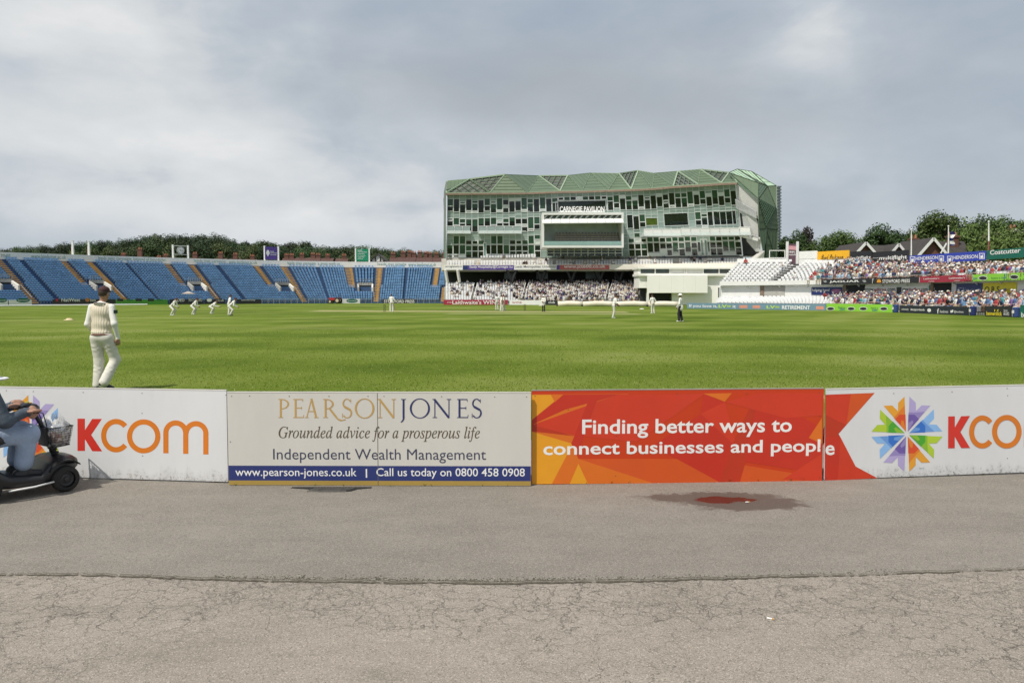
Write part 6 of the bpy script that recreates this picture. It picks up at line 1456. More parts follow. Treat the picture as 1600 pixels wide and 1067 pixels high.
def kcom(ink, f):                            # f maps design coordinates of the white board to photo pixels
    ink.poly([f(538, 417), f(590, 417), f(590, 641), f(538, 641)], kred); ink.poly([f(590, 497), f(640, 419), f(708, 419), f(634, 530), f(590, 560)], kred); ink.poly([f(590, 520), f(634, 530), f(710, 644), f(641, 643), f(590, 560)], kred)
    x0, y0 = f(806, 535); u = f(807, 535)[0] - x0; w = f(806, 536)[1] - y0
    ink.ring(x0, y0, 104 * u, 116 * w, 36 * w, korg, 42, 318); x, y = f(998, 540); ink.ring(x, y, 116 * u, 118 * w, 36 * w, korg)
    ink.ring(*f(1220.5, 515), 86.5 * u, 86 * w, 36 * w, korg, 0, 180, 24); ink.ring(*f(1361, 520), 86.5 * u, 86 * w, 36 * w, korg, 0, 180, 24)
    for a, y1 in ((1134, 657), (1272, 661), (1411.5, 665)): ink.poly([f(a, 514), f(a + 36, 514), f(a + 36, y1), f(a, y1)], korg)
# 1: white board with orange letters
b1_, r1_ = hoarding('hoarding', (-150, 739.5), (356.3, 754.6), .805, HW, 'white hoarding with red and orange rounded letters behind the mobility scooter', [(52, 611.5), (130, 613), (222, 614.3), (353, 617), (222, 645.6), (223, 712), (223, 747), (352, 751), (10, 610)], z=0)
ink = Ink(b1_, r1_); kcom(ink, lambda x, y: (x / 4.444, 560 + y / 4.444)); pinwheel(ink, 48, 676, 59); ink.done()
# 2: cream board in two sheets
b2_, r2_ = hoarding('hoarding', (357.6, 758.4), (829.3, 759.6), .808, HC_, 'cream two sheet hoarding with gold and navy serif lettering and a navy band', [(390, 618.6), (452, 618.9), (514, 619), (575, 619), (600, 619), (690, 619.5), (773, 620), (823, 620), (360, 690), (362, 619)], gap=.004)
nv2 = flat('band_navy', (.022, .035, .155)); gd2 = flat('band_gold', (.37, .25, .06)); au = flat('letter_gold', (.47, .30, .10)); ny = flat('letter_navy', (.022, .03, .12)); sep_ = flat('letter_sepia', (.10, .075, .045)); slt = flat('letter_slate', (.05, .055, .10)); wht = flat('letter_white', (.80, .80, .78))
ink = Ink(b2_, r2_); W2, H2 = b2_.W, b2_.H
ink.d = .0007; b2_.pab(ink.mb(nv2), [(0.001, .042), (W2 - .001, .042), (W2 - .001, .172), (0.001, .172)], .0007); b2_.pab(ink.mb(gd2), [(0.001, .002), (W2 - .001, .002), (W2 - .001, .0415), (0.001, .0415)], .0007)
a_ = b2_.ab(590.3, 700)[0]; b2_.pab(ink.mb(flat('seam_line', (.15, .14, .12))), [(a_ - .0022, .004), (a_ + .0022, .004), (a_ + .0022, H2 - .002), (a_ - .0022, H2 - .002)], .0022)
ink.d = .0011
ink.text(ital('Grounded advice for a prosperous life'), (435.5, 666.3, 749.8, 689.6), sep_, .004); ink.text('Independent Wealth Management', (427, 701.6, 759.4, 722.8), slt)
ink.text('www.pearson-jones.co.uk', (368, 731.2, 557, 747.2), wht, .004); ink.text('I', (571.6, 732.4, 573.6, 746), wht); ink.text('Call us today on 0800 458 0908', (588.2, 731.5, 820, 747.4), wht, .004)
def serif(ch, x0, x1, m, y0=652.6, y1=623.2):
    T, t = .105, .045; Hh = y0 - y1; wd = (x1 - x0) / Hh
    Q = []
    def st(p, q, w): d = math.hypot(q[0] - p[0], q[1] - p[1]); nx, nyy = -(q[1] - p[1]) / d * w / 2, (q[0] - p[0]) / d * w / 2; Q.append([(p[0] + nx, p[1] + nyy), (p[0] - nx, p[1] - nyy), (q[0] - nx, q[1] - nyy), (q[0] + nx, q[1] + nyy)])
    def arc(cx, cy, rx, ry, th, tv, a0, a1, n=28):
        for k in range(n):
            a, b = math.radians(a0 + (a1 - a0) * k / n), math.radians(a0 + (a1 - a0) * (k + 1) / n)
            Q.append([(cx + rx * math.cos(a), cy + ry * math.sin(a)), (cx + rx * math.cos(b), cy + ry * math.sin(b)), (cx + (rx - th) * math.cos(b), cy + (ry - tv) * math.sin(b)), (cx + (rx - th) * math.cos(a), cy + (ry - tv) * math.sin(a))])
    def sf(x, y, w=.26): st((x - w / 2, y), (x + w / 2, y), .035)
    if ch in 'PR':
        st((.13, 0), (.13, 1), T); sf(.13, .018); st((0, .982), (.2, .982), .035); cx = .17; rx = (wd if ch == 'P' else .56) - cx; arc(cx, .73, rx, .27, T * .95, t, -90, 90); st((.13, 1 - t / 2), (cx + .01, 1 - t / 2), t); st((.13, .46 + t / 2), (cx + .01, .46 + t / 2), t)
        if ch == 'R': st((.34, .49), (.70, .03), T); arc(1.02, .18, .40, .36, .07, .085, 205, 262, 14); st((.96, -.145), (1.19, -.09), .05)
    if ch == 'E':
        st((.13, 0), (.13, 1), T); st((0, .018), (.2, .018), .035); st((0, .982), (.2, .982), .035); st((.13, .978), (wd - .04, .978), t); st((.13, .52), (wd - .1, .52), t); st((.13, .022), (wd, .022), t); st((wd - .045, 1), (wd - .045, .86), .03); st((wd - .11, .60), (wd - .11, .44), .028); st((wd - .02, .0), (wd + .01, .16), .03)
    if ch == 'A': st((.11, 0), (wd * .5, 1), t * 1.15); st((wd * .49, 1.02), (wd - .11, 0), T); st((.24, .34), (wd - .25, .34), t); sf(.11, .018, .22); sf(wd - .11, .018, .24)
    if ch == 'O': arc(wd / 2, .5, wd / 2, .53, T, t, 0, 360, 44)
    if ch == 'N': st((.13, 0), (.13, 1), t * 1.1); st((.1, .99), (wd - .12, .0), T * 1.05); st((wd - .12, 0), (wd - .12, 1), t * 1.1); sf(.13, .018, .24); sf(wd - .12, .982, .24); st((0, .982), (.14, .982), .035)
    if ch == 'J': st((wd - .13, .0), (wd - .13, 1), T); sf(wd - .13, .982); arc(wd - .33, .02, .253, .28, .09, .05, 0, -75, 12)
    if ch == 'S': arc(wd * .47, .755, wd * .42, .265, .08, t, 32, 225, 24); arc(wd * .50, .26, wd * .48, .28, .09, t, 45, -150, 24); st((wd * .22, .60), (wd * .80, .42), T * 1.08); st((wd * .84, .99), (wd * .84, .80), .03); st((wd * .045, .0), (wd * .045, .24), .03)
    for q in Q: ink.d += .000004; b2_.poly(ink.mb(m), [(x0 + x * Hh, y0 - y * Hh) for x, y in q], ink.d)
for ch, a, b in (('P', 272, 326), ('E', 346, 398), ('A', 403, 472), ('R', 496, 572), ('S', 590, 642), ('O', 654, 752), ('N', 768, 860), ('J', 876, 910), ('O', 929, 1030), ('N', 1042, 1136), ('E', 1165, 1220), ('S', 1238, 1290)):
    serif(ch, 350 + a / 3.2, 350 + b / 3.2, au if a < 865 else ny)
ink.done()
# 3: orange board
b3_, r3_ = hoarding('hoarding', (830.5, 757.3), (1284.4, 750.8), .812, HO, 'bright orange hoarding with faceted artwork and two lines of white lettering', [(954, 616.5), (1058, 615.8), (1167, 614.8), (1280, 614), (836, 618.5), (1281, 650), (1281, 700), (1281, 746), (962, 743.5), (888, 640), (963, 681)])
f = lambda x, y: (820 + x / 3.2, 590 + y / 3.2); ink = Ink(b3_, r3_)
FC = {k: flat('facet_' + n, c) for k, n, c in (('A', 'amber', (.74, .32, .014)), ('O', 'orange', (.66, .15, .012)), ('o', 'burnt', (.60, .085, .012)), ('R', 'red', (.52, .030, .012)), ('r', 'scarlet', (.58, .042, .014)), ('D', 'dark', (.47, .035, .010)), ('B', 'bronze', (.44, .17, .012)))}
for c, q in (('o', [(36, 82), (520, 80), (235, 330), (268, 405), (900, 405), (1486, 500), (1486, 520), (36, 532)]), ('O', [(36, 86), (340, 84), (235, 330), (268, 405), (640, 526), (36, 532)]), ('A', [(36, 86), (190, 85), (36, 215)]), ('A', [(36, 270), (240, 330), (135, 530), (36, 532)]), ('A', [(268, 430), (225, 530), (315, 529)]),
             ('O', [(240, 330), (268, 430), (225, 530), (135, 530)]), ('R', [(36, 235), (200, 160), (480, 83), (330, 84), (190, 85), (36, 210)]), ('O', [(130, 86), (192, 85), (150, 122)]), ('D', [(36, 232), (250, 292), (36, 268)]), ('r', [(36, 236), (470, 84), (900, 80), (560, 320), (250, 290)]), ('R', [(330, 84), (372, 84), (262, 380), (232, 330)]),
             ('O', [(893, 79), (1000, 120), (1035, 77)]), ('R', [(893, 79), (1000, 122), (1065, 350), (975, 522), (640, 340), (880, 180)]), ('r', [(1000, 122), (880, 180), (1062, 350)]), ('D', [(1160, 76), (1040, 330), (975, 522), (1075, 521), (1110, 400)]), ('R', [(1165, 76), (1100, 420), (1486, 480), (1486, 250)]), ('r', [(1000, 122), (1300, 200), (1486, 190), (1486, 76), (1165, 76)]), ('r', [(1290, 508), (1486, 380), (1486, 515)]), ('O', [(1420, 300), (1486, 200), (1486, 330)])):
    ink.poly([(min(1284.2, max(830.8, f(*p)[0])), f(*p)[1]) for p in q], FC[c])
ink.d += .0003
ink.text('Finding better ways to', (909.5, 652.3, 1237.5, 685.2), wht, .017); ink.text('connect businesses and peopl', (848.8, 686, 1282, 717), wht, .017); ink.done()
# 4: white board again, orange end
b4_, r4_ = hoarding('hoarding', (1288.3, 750.4), (1775, 734.4), .808, HW, 'white hoarding with a many coloured pinwheel emblem and an orange faceted end', [(1396, 615), (1487, 613), (1573, 608), (1574, 619), (1574, 717), (1490, 738), (1409, 744), (1292.5, 618.5), (1292, 747)], gap=.02, tilt=-.012)
f = lambda x, y: (1260 + x / 4.706, 580 + y / 4.706); ink = Ink(b4_, r4_)
for c, q in (('R', [(136, 172), (500, 160), (235, 460), (362, 700), (522, 786), (134, 804)]), ('o', [(325, 168), (500, 160), (292, 395)]), ('r', [(136, 172), (325, 168), (292, 395), (140, 320)]), ('r', [(250, 485), (362, 700), (522, 786), (230, 800)]), ('D', [(136, 322), (292, 395), (235, 460), (250, 485), (140, 480)])): ink.poly([f(*p) for p in q], FC[c])
ink.d += .0003; ink.text('e', f(138, 541) + f(207, 617), wht, .017)
pinwheel(ink, *f(737, 463), 58.5); ink.text('design mark', (1436, 730, 1443.5, 733.6), grey_text)
def g4(x, y):                                # same letters, further along the board
    s_ = .735 if x > 0 else 1; return 1481 + (x - 538) / 4.444 * .885 + 0, 651.2 + (y - 417) / 4.444 * .985 - (x - 538) / 4.444 * .885 * .035
kcom(ink, g4); ink.done()
# drain under the cream board; a flat black sheet paints the shade in its hollow
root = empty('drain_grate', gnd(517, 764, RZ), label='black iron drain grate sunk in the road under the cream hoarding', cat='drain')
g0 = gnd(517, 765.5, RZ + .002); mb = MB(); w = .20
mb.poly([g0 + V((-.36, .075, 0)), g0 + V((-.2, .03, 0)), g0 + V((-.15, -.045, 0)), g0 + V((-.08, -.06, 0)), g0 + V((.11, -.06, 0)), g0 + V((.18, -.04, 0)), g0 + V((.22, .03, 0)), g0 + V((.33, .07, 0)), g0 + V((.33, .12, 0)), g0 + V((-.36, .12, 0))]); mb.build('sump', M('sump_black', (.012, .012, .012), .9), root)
mb = MB()
for k in range(-6, 7): mb.bar(g0 + V((k * .026 - .03, -.045, .004)), g0 + V((k * .026 + .03, .06, .004)), .009, .009)
mb.bar(g0 + V((-.19, -.05, .003)), g0 + V((.14, -.05, .003)), .009); mb.build('grating', M('worn_iron', (.26, .25, .23), .5, .3, 20, metal=.7), root)
# white marker post in the gap between the two right-hand boards
q = gnd(1286.5, 749, RZ); mb = MB(); mb.box(q + V((.0, .10, .36)), (.028, .04, .72)); mb.box(q + V((0, .10, .735)), (.04, .05, .03), m=1); tag(mb.build('post', [wood_dark, text_white]), 'thin dark post with a white cap in the gap between two hoardings', 'post')
# weeds at the foot of the boards
wd_ = leafmat('foliage_weed', (.055, .10, .02)); rw_ = random.Random(12)
mb = MB()
for bx in (b1_, b2_, b3_, b4_):
    for i in range(26):
        a = rw_.random() * bx.W; q = bx.p(a, -.006, rw_.uniform(-.03, .012))
        if rw_.random() < .45: continue
        for k in range(rw_.randint(2, 5)):
            d = V((rw_.uniform(-.02, .02), rw_.uniform(-.02, .012), rw_.uniform(.008, .03))); s_ = V((.0025, 0, 0)); mb.poly([q - s_, q + s_, q + d])
tag(mb.build('weeds', wd_), 'tiny weeds along the foot of the hoardings', 'weeds', kind='stuff')
# ------------------------------------------------------------------ people on the field
def person(px, py, face_deg, prims, label, h=.018, mats=None, s=1.0, group=None, loc=None, k=.03):
    o = figure('person', prims, h, {**PEOPLE_M, **(mats or {})}, k=k); o.location = loc or gnd(px, py); o.rotation_euler = (0, 0, R(face_deg)); o.scale = (s, s, s)
    return tag(o, label, 'person', group)
D8 = (0, 1, 0)
def crouch(low=0.0, reach=0.0, hat='cap', **k):
    return humanoid((0, -.14, .78 - low), (0, .16 + reach * .1, 1.09 - low * 1.5), (0, .34 + reach * .16, 1.35 - low * 1.9), (((0, 0, 0), (-.19, .17, .47), (-.2, -.03, .08), (-.15, 1, 0)), ((0, 0, 0), (.19, .17, .47), (.2, -.05, .08), (.15, 1, 0))),
                    ((V((-.25, .26, .84 - low)), V((-.10, .46 + reach * .3, .74 - low * .6))), (V((.25, .26, .84 - low)), V((.10, .46 + reach * .3, .74 - low * .6)))), hat=hat, lower=k.pop('lower', 'sleeve'), hr=.013, **k)
def stand(lean=0.0, hat='cap', la=None, ra=None, step=.0, **k):
    return humanoid((0, 0, .95), (0, lean * .3, 1.31 - lean * .05), (0, .03 + lean * .42, 1.66 - lean * .1), (((0, 0, 0), (-.11, .04 + step, .51), (-.12, 0 + step * .8, .08), (-.2, 1, 0)), ((0, 0, 0), (.11, .03 - step * .3, .51), (.12, -.04 - step, .08), (.2, 1, 0))),
                    (la or (V((-.25, -.02, 1.16)), V((-.23, .10, .92))), ra or (V((.25, -.02, 1.16)), V((.23, .10, .92)))), hat=hat, hr=.013, **k)
FG2 = 'players and umpires out on the field'
person(270, 492.9, -96, crouch(), 'crouching slip fielder in whites, outermost of the close catching line', group=FG2)
person(302.5, 491.4, -90, crouch(.02), 'crouching slip fielder in whites, second in the catching line from the outside', group=FG2)
person(331, 490.2, -84, crouch(.12, .7), 'slip fielder in whites bending lowest with hands pushed forward', group=FG2)
person(361, 493.2, -80, crouch(0, .2, pads=False), 'wicketkeeper in whites crouching in front of the helmeted man', mats=dict(shoe=PEOPLE_M['darkshoe']), group=FG2)
person(357.5, 492.2, -60, stand(.3, 'helmet', la=(V((-.26, .06, 1.14)), V((-.12, .30, 1.0))), ra=(V((.26, .06, 1.14)), V((.14, .30, 1.0)))), 'standing man in whites and dark helmet just behind the crouching wicketkeeper', group=FG2)
person(612, 487.4, 12, stand(.25, 'helmet', la=(V((-.24, .14, 1.12)), V((-.06, .32, .98))), ra=(V((.27, .06, 1.14)), V((.10, .30, .98))), pads=True), 'batsman in whites, pads and helmet standing beside the stumps', s=1.04, group=FG2)
g = gnd(612, 487.4); mb = MB(); mb.bar(g + V((.06, .34, .95)), g + V((.14, .42, .72)), .035); mb.bar(g + V((.14, .42, .72)), g + V((.28, .5, .16)), .11, .05); tag(mb.build('cricket_bat', M('willow', (.55, .42, .22), .6)), 'pale wooden bat held low by the batsman at the stumps', 'cricket bat')
person(776.5, 484.3, 20, stand(0, 'cap', ra=(V((.30, .10, 1.25)), V((.20, .30, 1.35)))), 'player in whites with an arm raised, outermost of the three in a huddle', group=FG2)
person(782.5, 485.6, -70, stand(.15, '', la=(V((-.27, .06, 1.18)), V((-.16, .26, 1.08)))), 'bareheaded player in whites in the middle of the huddle of three', group=FG2)
person(787.5, 485.4, 80, stand(.1, 'cap', top='sweater', step=.08), 'player in a cream sweater and maroon cap at the inner end of the huddle', group=FG2)
person(849.5, 486.9, 150, stand(0, 'whitehat', la=(V((-.25, .08, 1.15)), V((-.06, .22, 1.1))), ra=(V((.25, .08, 1.15)), V((.06, .22, 1.1))), bot='blacktrousers', top='coat', sl='coat', lower='sleeve', coat=.18), 'umpire in white coat and black trousers standing far out by the pitch', mats=dict(sleeve=PEOPLE_M['coat'], shoe=PEOPLE_M['darkshoe']), group=FG2, s=.97)
person(958.5, 497.2, -75, stand(.32, 'cap', la=(V((-.25, .12, 1.1)), V((-.16, .32, .98))), ra=(V((.25, .12, 1.1)), V((.16, .32, .98))), step=.06), 'maroon capped fielder in whites leaning forward, nearer of the two by the umpire', group=FG2)
person(1020, 490.0, 25, stand(.2, 'cap', la=(V((-.32, .05, 1.12)), V((-.16, .12, .98))), ra=(V((.34, .02, 1.14)), V((.17, .12, 1.0)))), 'maroon capped fielder in whites with elbows out, hands at the waist', group=FG2)
person(1063, 502.6, 62, stand(0, 'whitehat', la=(V((-.26, .0, 1.14)), V((-.2, .16, .95))), ra=(V((.27, -.03, 1.14)), V((.21, .14, .95))), step=.05, bot='blacktrousers', top='coat', sl='coat', lower='sleeve', coat=.10, loose=.02), 'umpire in white coat, white hat and black trousers standing nearest the camera', mats=dict(sleeve=PEOPLE_M['coat'], shoe=PEOPLE_M['shoe']), group=FG2)

# the fielder walking just beyond the hoardings
FW = gnd(161, 609.6); FZ = R(-4); root = empty('person', FW, FZ, label='fielder in cream knitted sweater and maroon cap walking away beyond the white hoarding', cat='person')
def under(o): o.parent = root; return o
knit = bpy.data.materials.new('cable_knit'); knit.use_nodes = True; t = knit.node_tree; b = t.nodes['Principled BSDF']; oc = N(t, 'ShaderNodeTexCoord').outputs['Object']
wv = N(t, 'ShaderNodeTexWave', Vector=N(t, 'ShaderNodeVectorMath', _operation='ADD', i0=oc, i1=N(t, 'ShaderNodeVectorMath', _operation='SCALE', i0=N(t, 'ShaderNodeTexNoise', Vector=oc, Scale=16.0, Detail=3.0).outputs['Color'], Scale=.02).outputs[0]).outputs[0], Scale=8.0, Distortion=.6, Detail=2.0); wv.bands_direction = 'X'; wv.wave_type = 'BANDS'
wz = N(t, 'ShaderNodeTexWave', Vector=oc, Scale=14.0, Distortion=2.5); wz.bands_direction = 'Z'
hh = mth(t, 'ADD', wv.outputs['Fac'], mth(t, 'MULTIPLY', wz.outputs['Fac'], .12))
t.links.new(ramp(t, hh, [(.1, (.60, .54, .425)), (.8, (.655, .595, .475))]), b.inputs['Base Color']); b.inputs['Roughness'].default_value = .95; b.inputs['Specular IOR Level'].default_value = .15
t.links.new(N(t, 'ShaderNodeBump', Strength=.35, Distance=.015, Height=hh).outputs[0], b.inputs['Normal'])
pel, che, hd = V((0, 0, .96)), V((.0, .02, 1.33)), V((.04, .05, 1.695))
LGS = (((0, 0, 0), (-.085, .05, .51), (-.095, .0, .08), (-.1, 1, 0)), ((.01, 0, 0), (.17, .12, .53), (.10, -.13, .14), (.55, .75, -.35)))
ARM = ((V((-.245, .0, 1.16)), V((-.20, .16, .97))), (V((.255, -.03, 1.17)), V((.265, .05, .925))))
foldf = lambda g: .005 * np.sin(g[..., 2] * 46 + 9 * g[..., 0] + 3 * np.sin(g[..., 2] * 17)) * np.sin(g[..., 0] * 31 + g[..., 1] * 24 + g[..., 2] * 9)
P = humanoid(pel, che, hd, LGS, ARM, hat='', face=(.12, 1, 0), lower='sleeve', hr=.0098, curl=.8, loose=.012)
P = [p for p in P if not (p[-1] in ('shoe',) or (p[-1] == 'trousers' and p[0] == 'c'))]
P += [('e', che + V((0, -.03, .19)), (.085, .075, .035), None, 'shirt')]
under(figure('body', P, .0095, PEOPLE_M, fold=None))
vst = [('e', che + V((0, 0, .03)), (.196, .130, .185), None, 'sweater'), ('e', che.lerp(pel, .5), (.178, .126, .19), None, 'sweater'), ('e', pel + V((0, 0, .055)), (.178, .130, .07), None, 'sweater'), ('c', che + V((-.13, 0, .13)), che + V((.13, 0, .13)), .06, .06, 'sweater')]
under(figure('sweater', vst, .011, dict(sweater=knit), k=.05, fold=lambda g: .003 * np.sin(g[..., 2] * 30 + g[..., 0] * 12)))
mb = MB(); mb.tube([pel + V((math.cos(a) * .182, math.sin(a) * .134, .022)) for a in np.linspace(0, 2 * math.pi, 40)], .009, 8, cap=False); under(mb.build('hem_band', [M('maroon_band', (.20, .07, .06), .9)], smooth=True))
mb = MB(); mb.tube([che + V((math.cos(a) * .1, -.035 + math.sin(a) * .085, .185 - .02 * math.sin(a))) for a in np.linspace(0, 2 * math.pi, 30)], .010, 8, cap=False); under(mb.build('neck_band', [M('navy_band', (.25, .22, .22), .9)], smooth=True))
tr = [('e', pel - V((0, 0, .02)), (.172, .126, .13), None, 'trousers')]
for sx, (ho, kn, an, toe) in zip((-1, 1), LGS):
    hip = pel + V((sx * .09, 0, -.04)) + V(ho); kn, an = V(kn), V(an); tr += [('c', hip, kn, .112, .085, 'trousers'), ('c', kn, an + V((0, 0, .02 if sx < 0 else .015)), .086, .084, 'trousers')]
under(figure('trousers', tr, .0105, PEOPLE_M, k=.04, fold=lambda g: foldf(g) * .55))
for sx, (ho, kn, an, toe) in zip((-1, 1), LGS):
    an, toe = V(an), V(toe).normalized(); z = -.04 if sx < 0 else -.03
    pr = [('c', an - toe * .05 + V((0, 0, z + .005)), an + toe * .155 + V((0, 0, z - .012)), .042, .034, 'darkshoe'), ('c', an + V((0, 0, .0)), an + V((0, 0, z)), .042, .046, 'darkshoe'), ('c', an - toe * .055 + V((0, 0, z - .034)), an + toe * .15 + V((0, 0, z - .036)), .026, .024, 'shoe')]
    under(figure('shoe', pr, .008, PEOPLE_M, k=.012))
f3 = V((.12, 1, 0)).normalized(); cp = [('e', hd + V((0, -.002, .06)), (.090, .110, .075), None, 'cap'), ('e', hd + V((0, 0, .035)) + f3 * .12, (.07, .08, .014), None, 'cap'), ('c', hd + V((0, 0, .134)), hd + V((0, 0, .138)), .01, .008, 'cap')]
under(figure('cap', cp, .009, PEOPLE_M, k=.02))
mb = MB(); q = V((.262, -.045, 1.40)); 
for k in range(5): a0, a1 = -.9 + k * .4, -.9 + (k + 1) * .4; c_ = V((.215, .005, 1.385)); r_ = .078; mb.poly([c_ + V((math.cos(a) * r_, math.sin(a) * r_, z)) for a, z in ((a0, -.035), (a1, -.035), (a1, .025), (a0, .025))])
under(mb.build('arm_badge', [M('badge_green', (.01, .05, .04), .7)]))

# ------------------------------------------------------------------ mobility scooter and its rider
SO = V((-3.925, 6.965, RZ)); SZ = R(-39.8); scoot = empty('mobility_scooter', SO, SZ, label='small black mobility scooter with wire basket parked by the white hoarding', cat='mobility scooter')
def sp(mb, name, mats, parent=None, smooth=False):
    o = mb.build(name, mats, smooth=smooth); o.parent = parent or scoot; return o
bk2 = M('scooter_black', (.014, .014, .016), .38, .25, 4); tyre = M('tyre_rubber', (.022, .021, .020), .85, .25, 12, bump=.3, bscale=90); hub = M('hub_grey', (.03, .03, .032), .5); wstripe = M('white_stripe', (.75, .75, .74), .4)
for x, y, r_, w in ((.2, 0, .110, .085), (-.2, 0, .110, .085), (.205, -.60, .12, .09), (-.205, -.60, .12, .09)):
    sx = 1 if x > 0 else -1; c = V((x, y, r_)); mb = MB()
    prof = [(-w / 2, r_ * .62), (-w / 2, r_ * .86), (-w * .36, r_ * .97), (-w * .15, r_), (w * .15, r_), (w * .36, r_ * .97), (w / 2, r_ * .86), (w / 2, r_ * .62)]
    wh = sp(MB(), 'wheel', [hub]); mbh = MB(); mbh.lathe(c, (sx, 0, 0), [(-w * .3, r_ * .6), (w * .30, r_ * .6), (w * .34, r_ * .5), (w * .22, r_ * .38), (w * .30, r_ * .2), (w * .42, r_ * .16), (w * .44, .002)], 24)
    bpy.data.objects.remove(wh); wh = sp(mbh, 'wheel', [hub], smooth=False); mb.lathe(c, (1, 0, 0), prof, 32, cap=False); ty = mb.build('tyre', [tyre], smooth=True); ty.parent = wh
def loft(secs, n=18):                        # rounded-box sections along y: (y, half width, z0, z1)
    mb = MB(); rings = []
    for y, hw, z0, z1 in secs:
        cz, hz2 = (z0 + z1) / 2, (z1 - z0) / 2
        rings.append([V((hw * math.copysign(abs(math.cos(a)) ** .45, math.cos(a)), y, cz + hz2 * math.copysign(abs(math.sin(a)) ** .45, math.sin(a)))) for a in [2 * math.pi * k / n + .01 for k in range(n)]])
    fs = [(i * n + k, i * n + (k + 1) % n, (i + 1) * n + (k + 1) % n, (i + 1) * n + k) for i in range(len(rings) - 1) for k in range(n)]
    mb.add([p for q in rings for p in q], fs + [tuple(range(n))[::-1], tuple((len(rings) - 1) * n + k for k in range(n))]); return mb
sp(loft([(-.86, .20, .13, .27), (-.80, .24, .11, .30), (-.55, .24, .10, .31), (-.42, .225, .085, .20), (-.18, .225, .085, .17), (-.12, .22, .09, .25), (.0, .20, .12, .30), (.10, .15, .15, .285), (.15, .09, .175, .25)]), 'deck', [bk2], smooth=True)
for sx in (-1, 1):
    mb = MB(); mb.tube([V((sx * .232, -.44, .085)), V((sx * .236, -.25, .088)), V((sx * .232, -.09, .105))], .0075, 8); sp(mb, 'side_trim', [wstripe], smooth=True)
    sp(MB(), 'x', [bk2]); bpy.data.objects.remove(bpy.data.objects['x'])
    mb = MB(); mb.box((sx * .236, -.62, .215), (.01, .03, .035)); sp(mb, 'reflector', [M('amber_red_lens', (.30, .035, .02), .25)])
    prf = [(V((sx * .2, math.cos(a) * .148, .115 + math.sin(a) * .148))) for a in np.linspace(.75, math.pi - .5, 9)]; mb = MB()
    for p, q in zip(prf, prf[1:]): mb.hexa([p + V((-.05, 0, 0)), p + V((.05, 0, 0)), q + V((.05, 0, 0)), q + V((-.05, 0, 0)), p + V((-.05, 0, .012)), p + V((.05, 0, .012)), q + V((.05, 0, .012)), q + V((-.05, 0, .012))])
    sp(mb, 'mudguard', [bk2])
mb = loft([(-.82, .16, .46, .53), (-.78, .21, .44, .545), (-.52, .21, .44, .545), (-.42, .18, .45, .535)]); st_ = sp(mb, 'seat', [M('seat_vinyl', (.03, .03, .034), .5, .2, 8)], smooth=True)
mb = MB(); mb.tube([V((0, -.62, .28)), V((0, -.62, .46))], .035, 14); sp(mb, 'seat_post', [grey_metal])
mb = loft([(-.90, .19, .56, .86), (-.86, .21, .54, .90), (-.82, .19, .56, .88)]); sp(mb, 'backrest', [M('seat_vinyl', (.03, .03, .034), .5, .2, 8)], smooth=True)
mb = MB(); mb.tube([V((.25, -.84, .60)), V((.26, -.62, .60)), V((.255, -.50, .585))], [.018, .024, .02], 10); mb.tube([V((.25, -.84, .60)), V((.2, -.84, .48))], .014, 8); sp(mb, 'armrest', [black], smooth=True)
mb = MB(); mb.box((.2, -.70, .33), (.08, .16, .06)); sp(mb, 'side_pocket', [M('teal_cloth', (.03, .25, .24), .8, .2, 9)])
mb = MB(); mb.tube([V((0, .02, .24)), V((0, -.02, .34)), V((0, -.05, .42)), V((0, -.10, .56)), V((0, -.15, .66)), V((0, -.175, .70))], [.03, .024, .02, .017, .017, .017], 12)
for k in range(4): mb.tube([V((0, .015 - k * .012, .27 + k * .028)), V((0, .012 - k * .012, .28 + k * .028))], .033, 12)
sp(mb, 'tiller', [black], smooth=True)
mb = loft([(-.25, .05, .695, .735), (-.22, .075, .685, .755), (-.15, .07, .68, .745), (-.12, .04, .685, .72)]); cs_ = sp(mb, 'console', [bk2], smooth=True)
mb = MB(); mb.box((.03, -.19, .757), (.035, .02, .006)); mb.box((-.03, -.19, .757), (.03, .02, .006), m=1); o = mb.build('switch', [M('amber_lens', (.7, .35, .03), .3), M('lime_lens', (.35, .6, .05), .3)]); o.parent = cs_
mb = MB(); mb.tube([V((-.25, -.24, .70)), V((-.2, -.19, .715)), V((0, -.17, .71)), V((.2, -.19, .715)), V((.25, -.24, .70))], .011, 10); sp(mb, 'handlebar', [black], smooth=True)
for sx in (-1, 1):
    mb = MB(); mb.tube([V((sx * .17, -.185, .714)), V((sx * .255, -.215, .706)), V((sx * .26, -.217, .705))], [.017, .018, .012], 12); sp(mb, 'grip', [M('grip_rubber', (.012, .012, .013), .7)], smooth=True)
    mb = MB(); mb.tube([V((sx * .1, -.2, .70)), V((sx * .17, -.27, .685))], .007, 8); sp(mb, 'lever', [black])
mb = MB()
for s_ in (-1, 1): mb.tube([V((s_ * .10, -.2, .70)), V((s_ * .05, -.10, .66)), V((s_ * .03, -.06, .52)), V((s_ * .02, -.01, .34)), V((s_ * .02, .03, .27))], .0045, 6)
sp(mb, 'cable', [black], smooth=True)
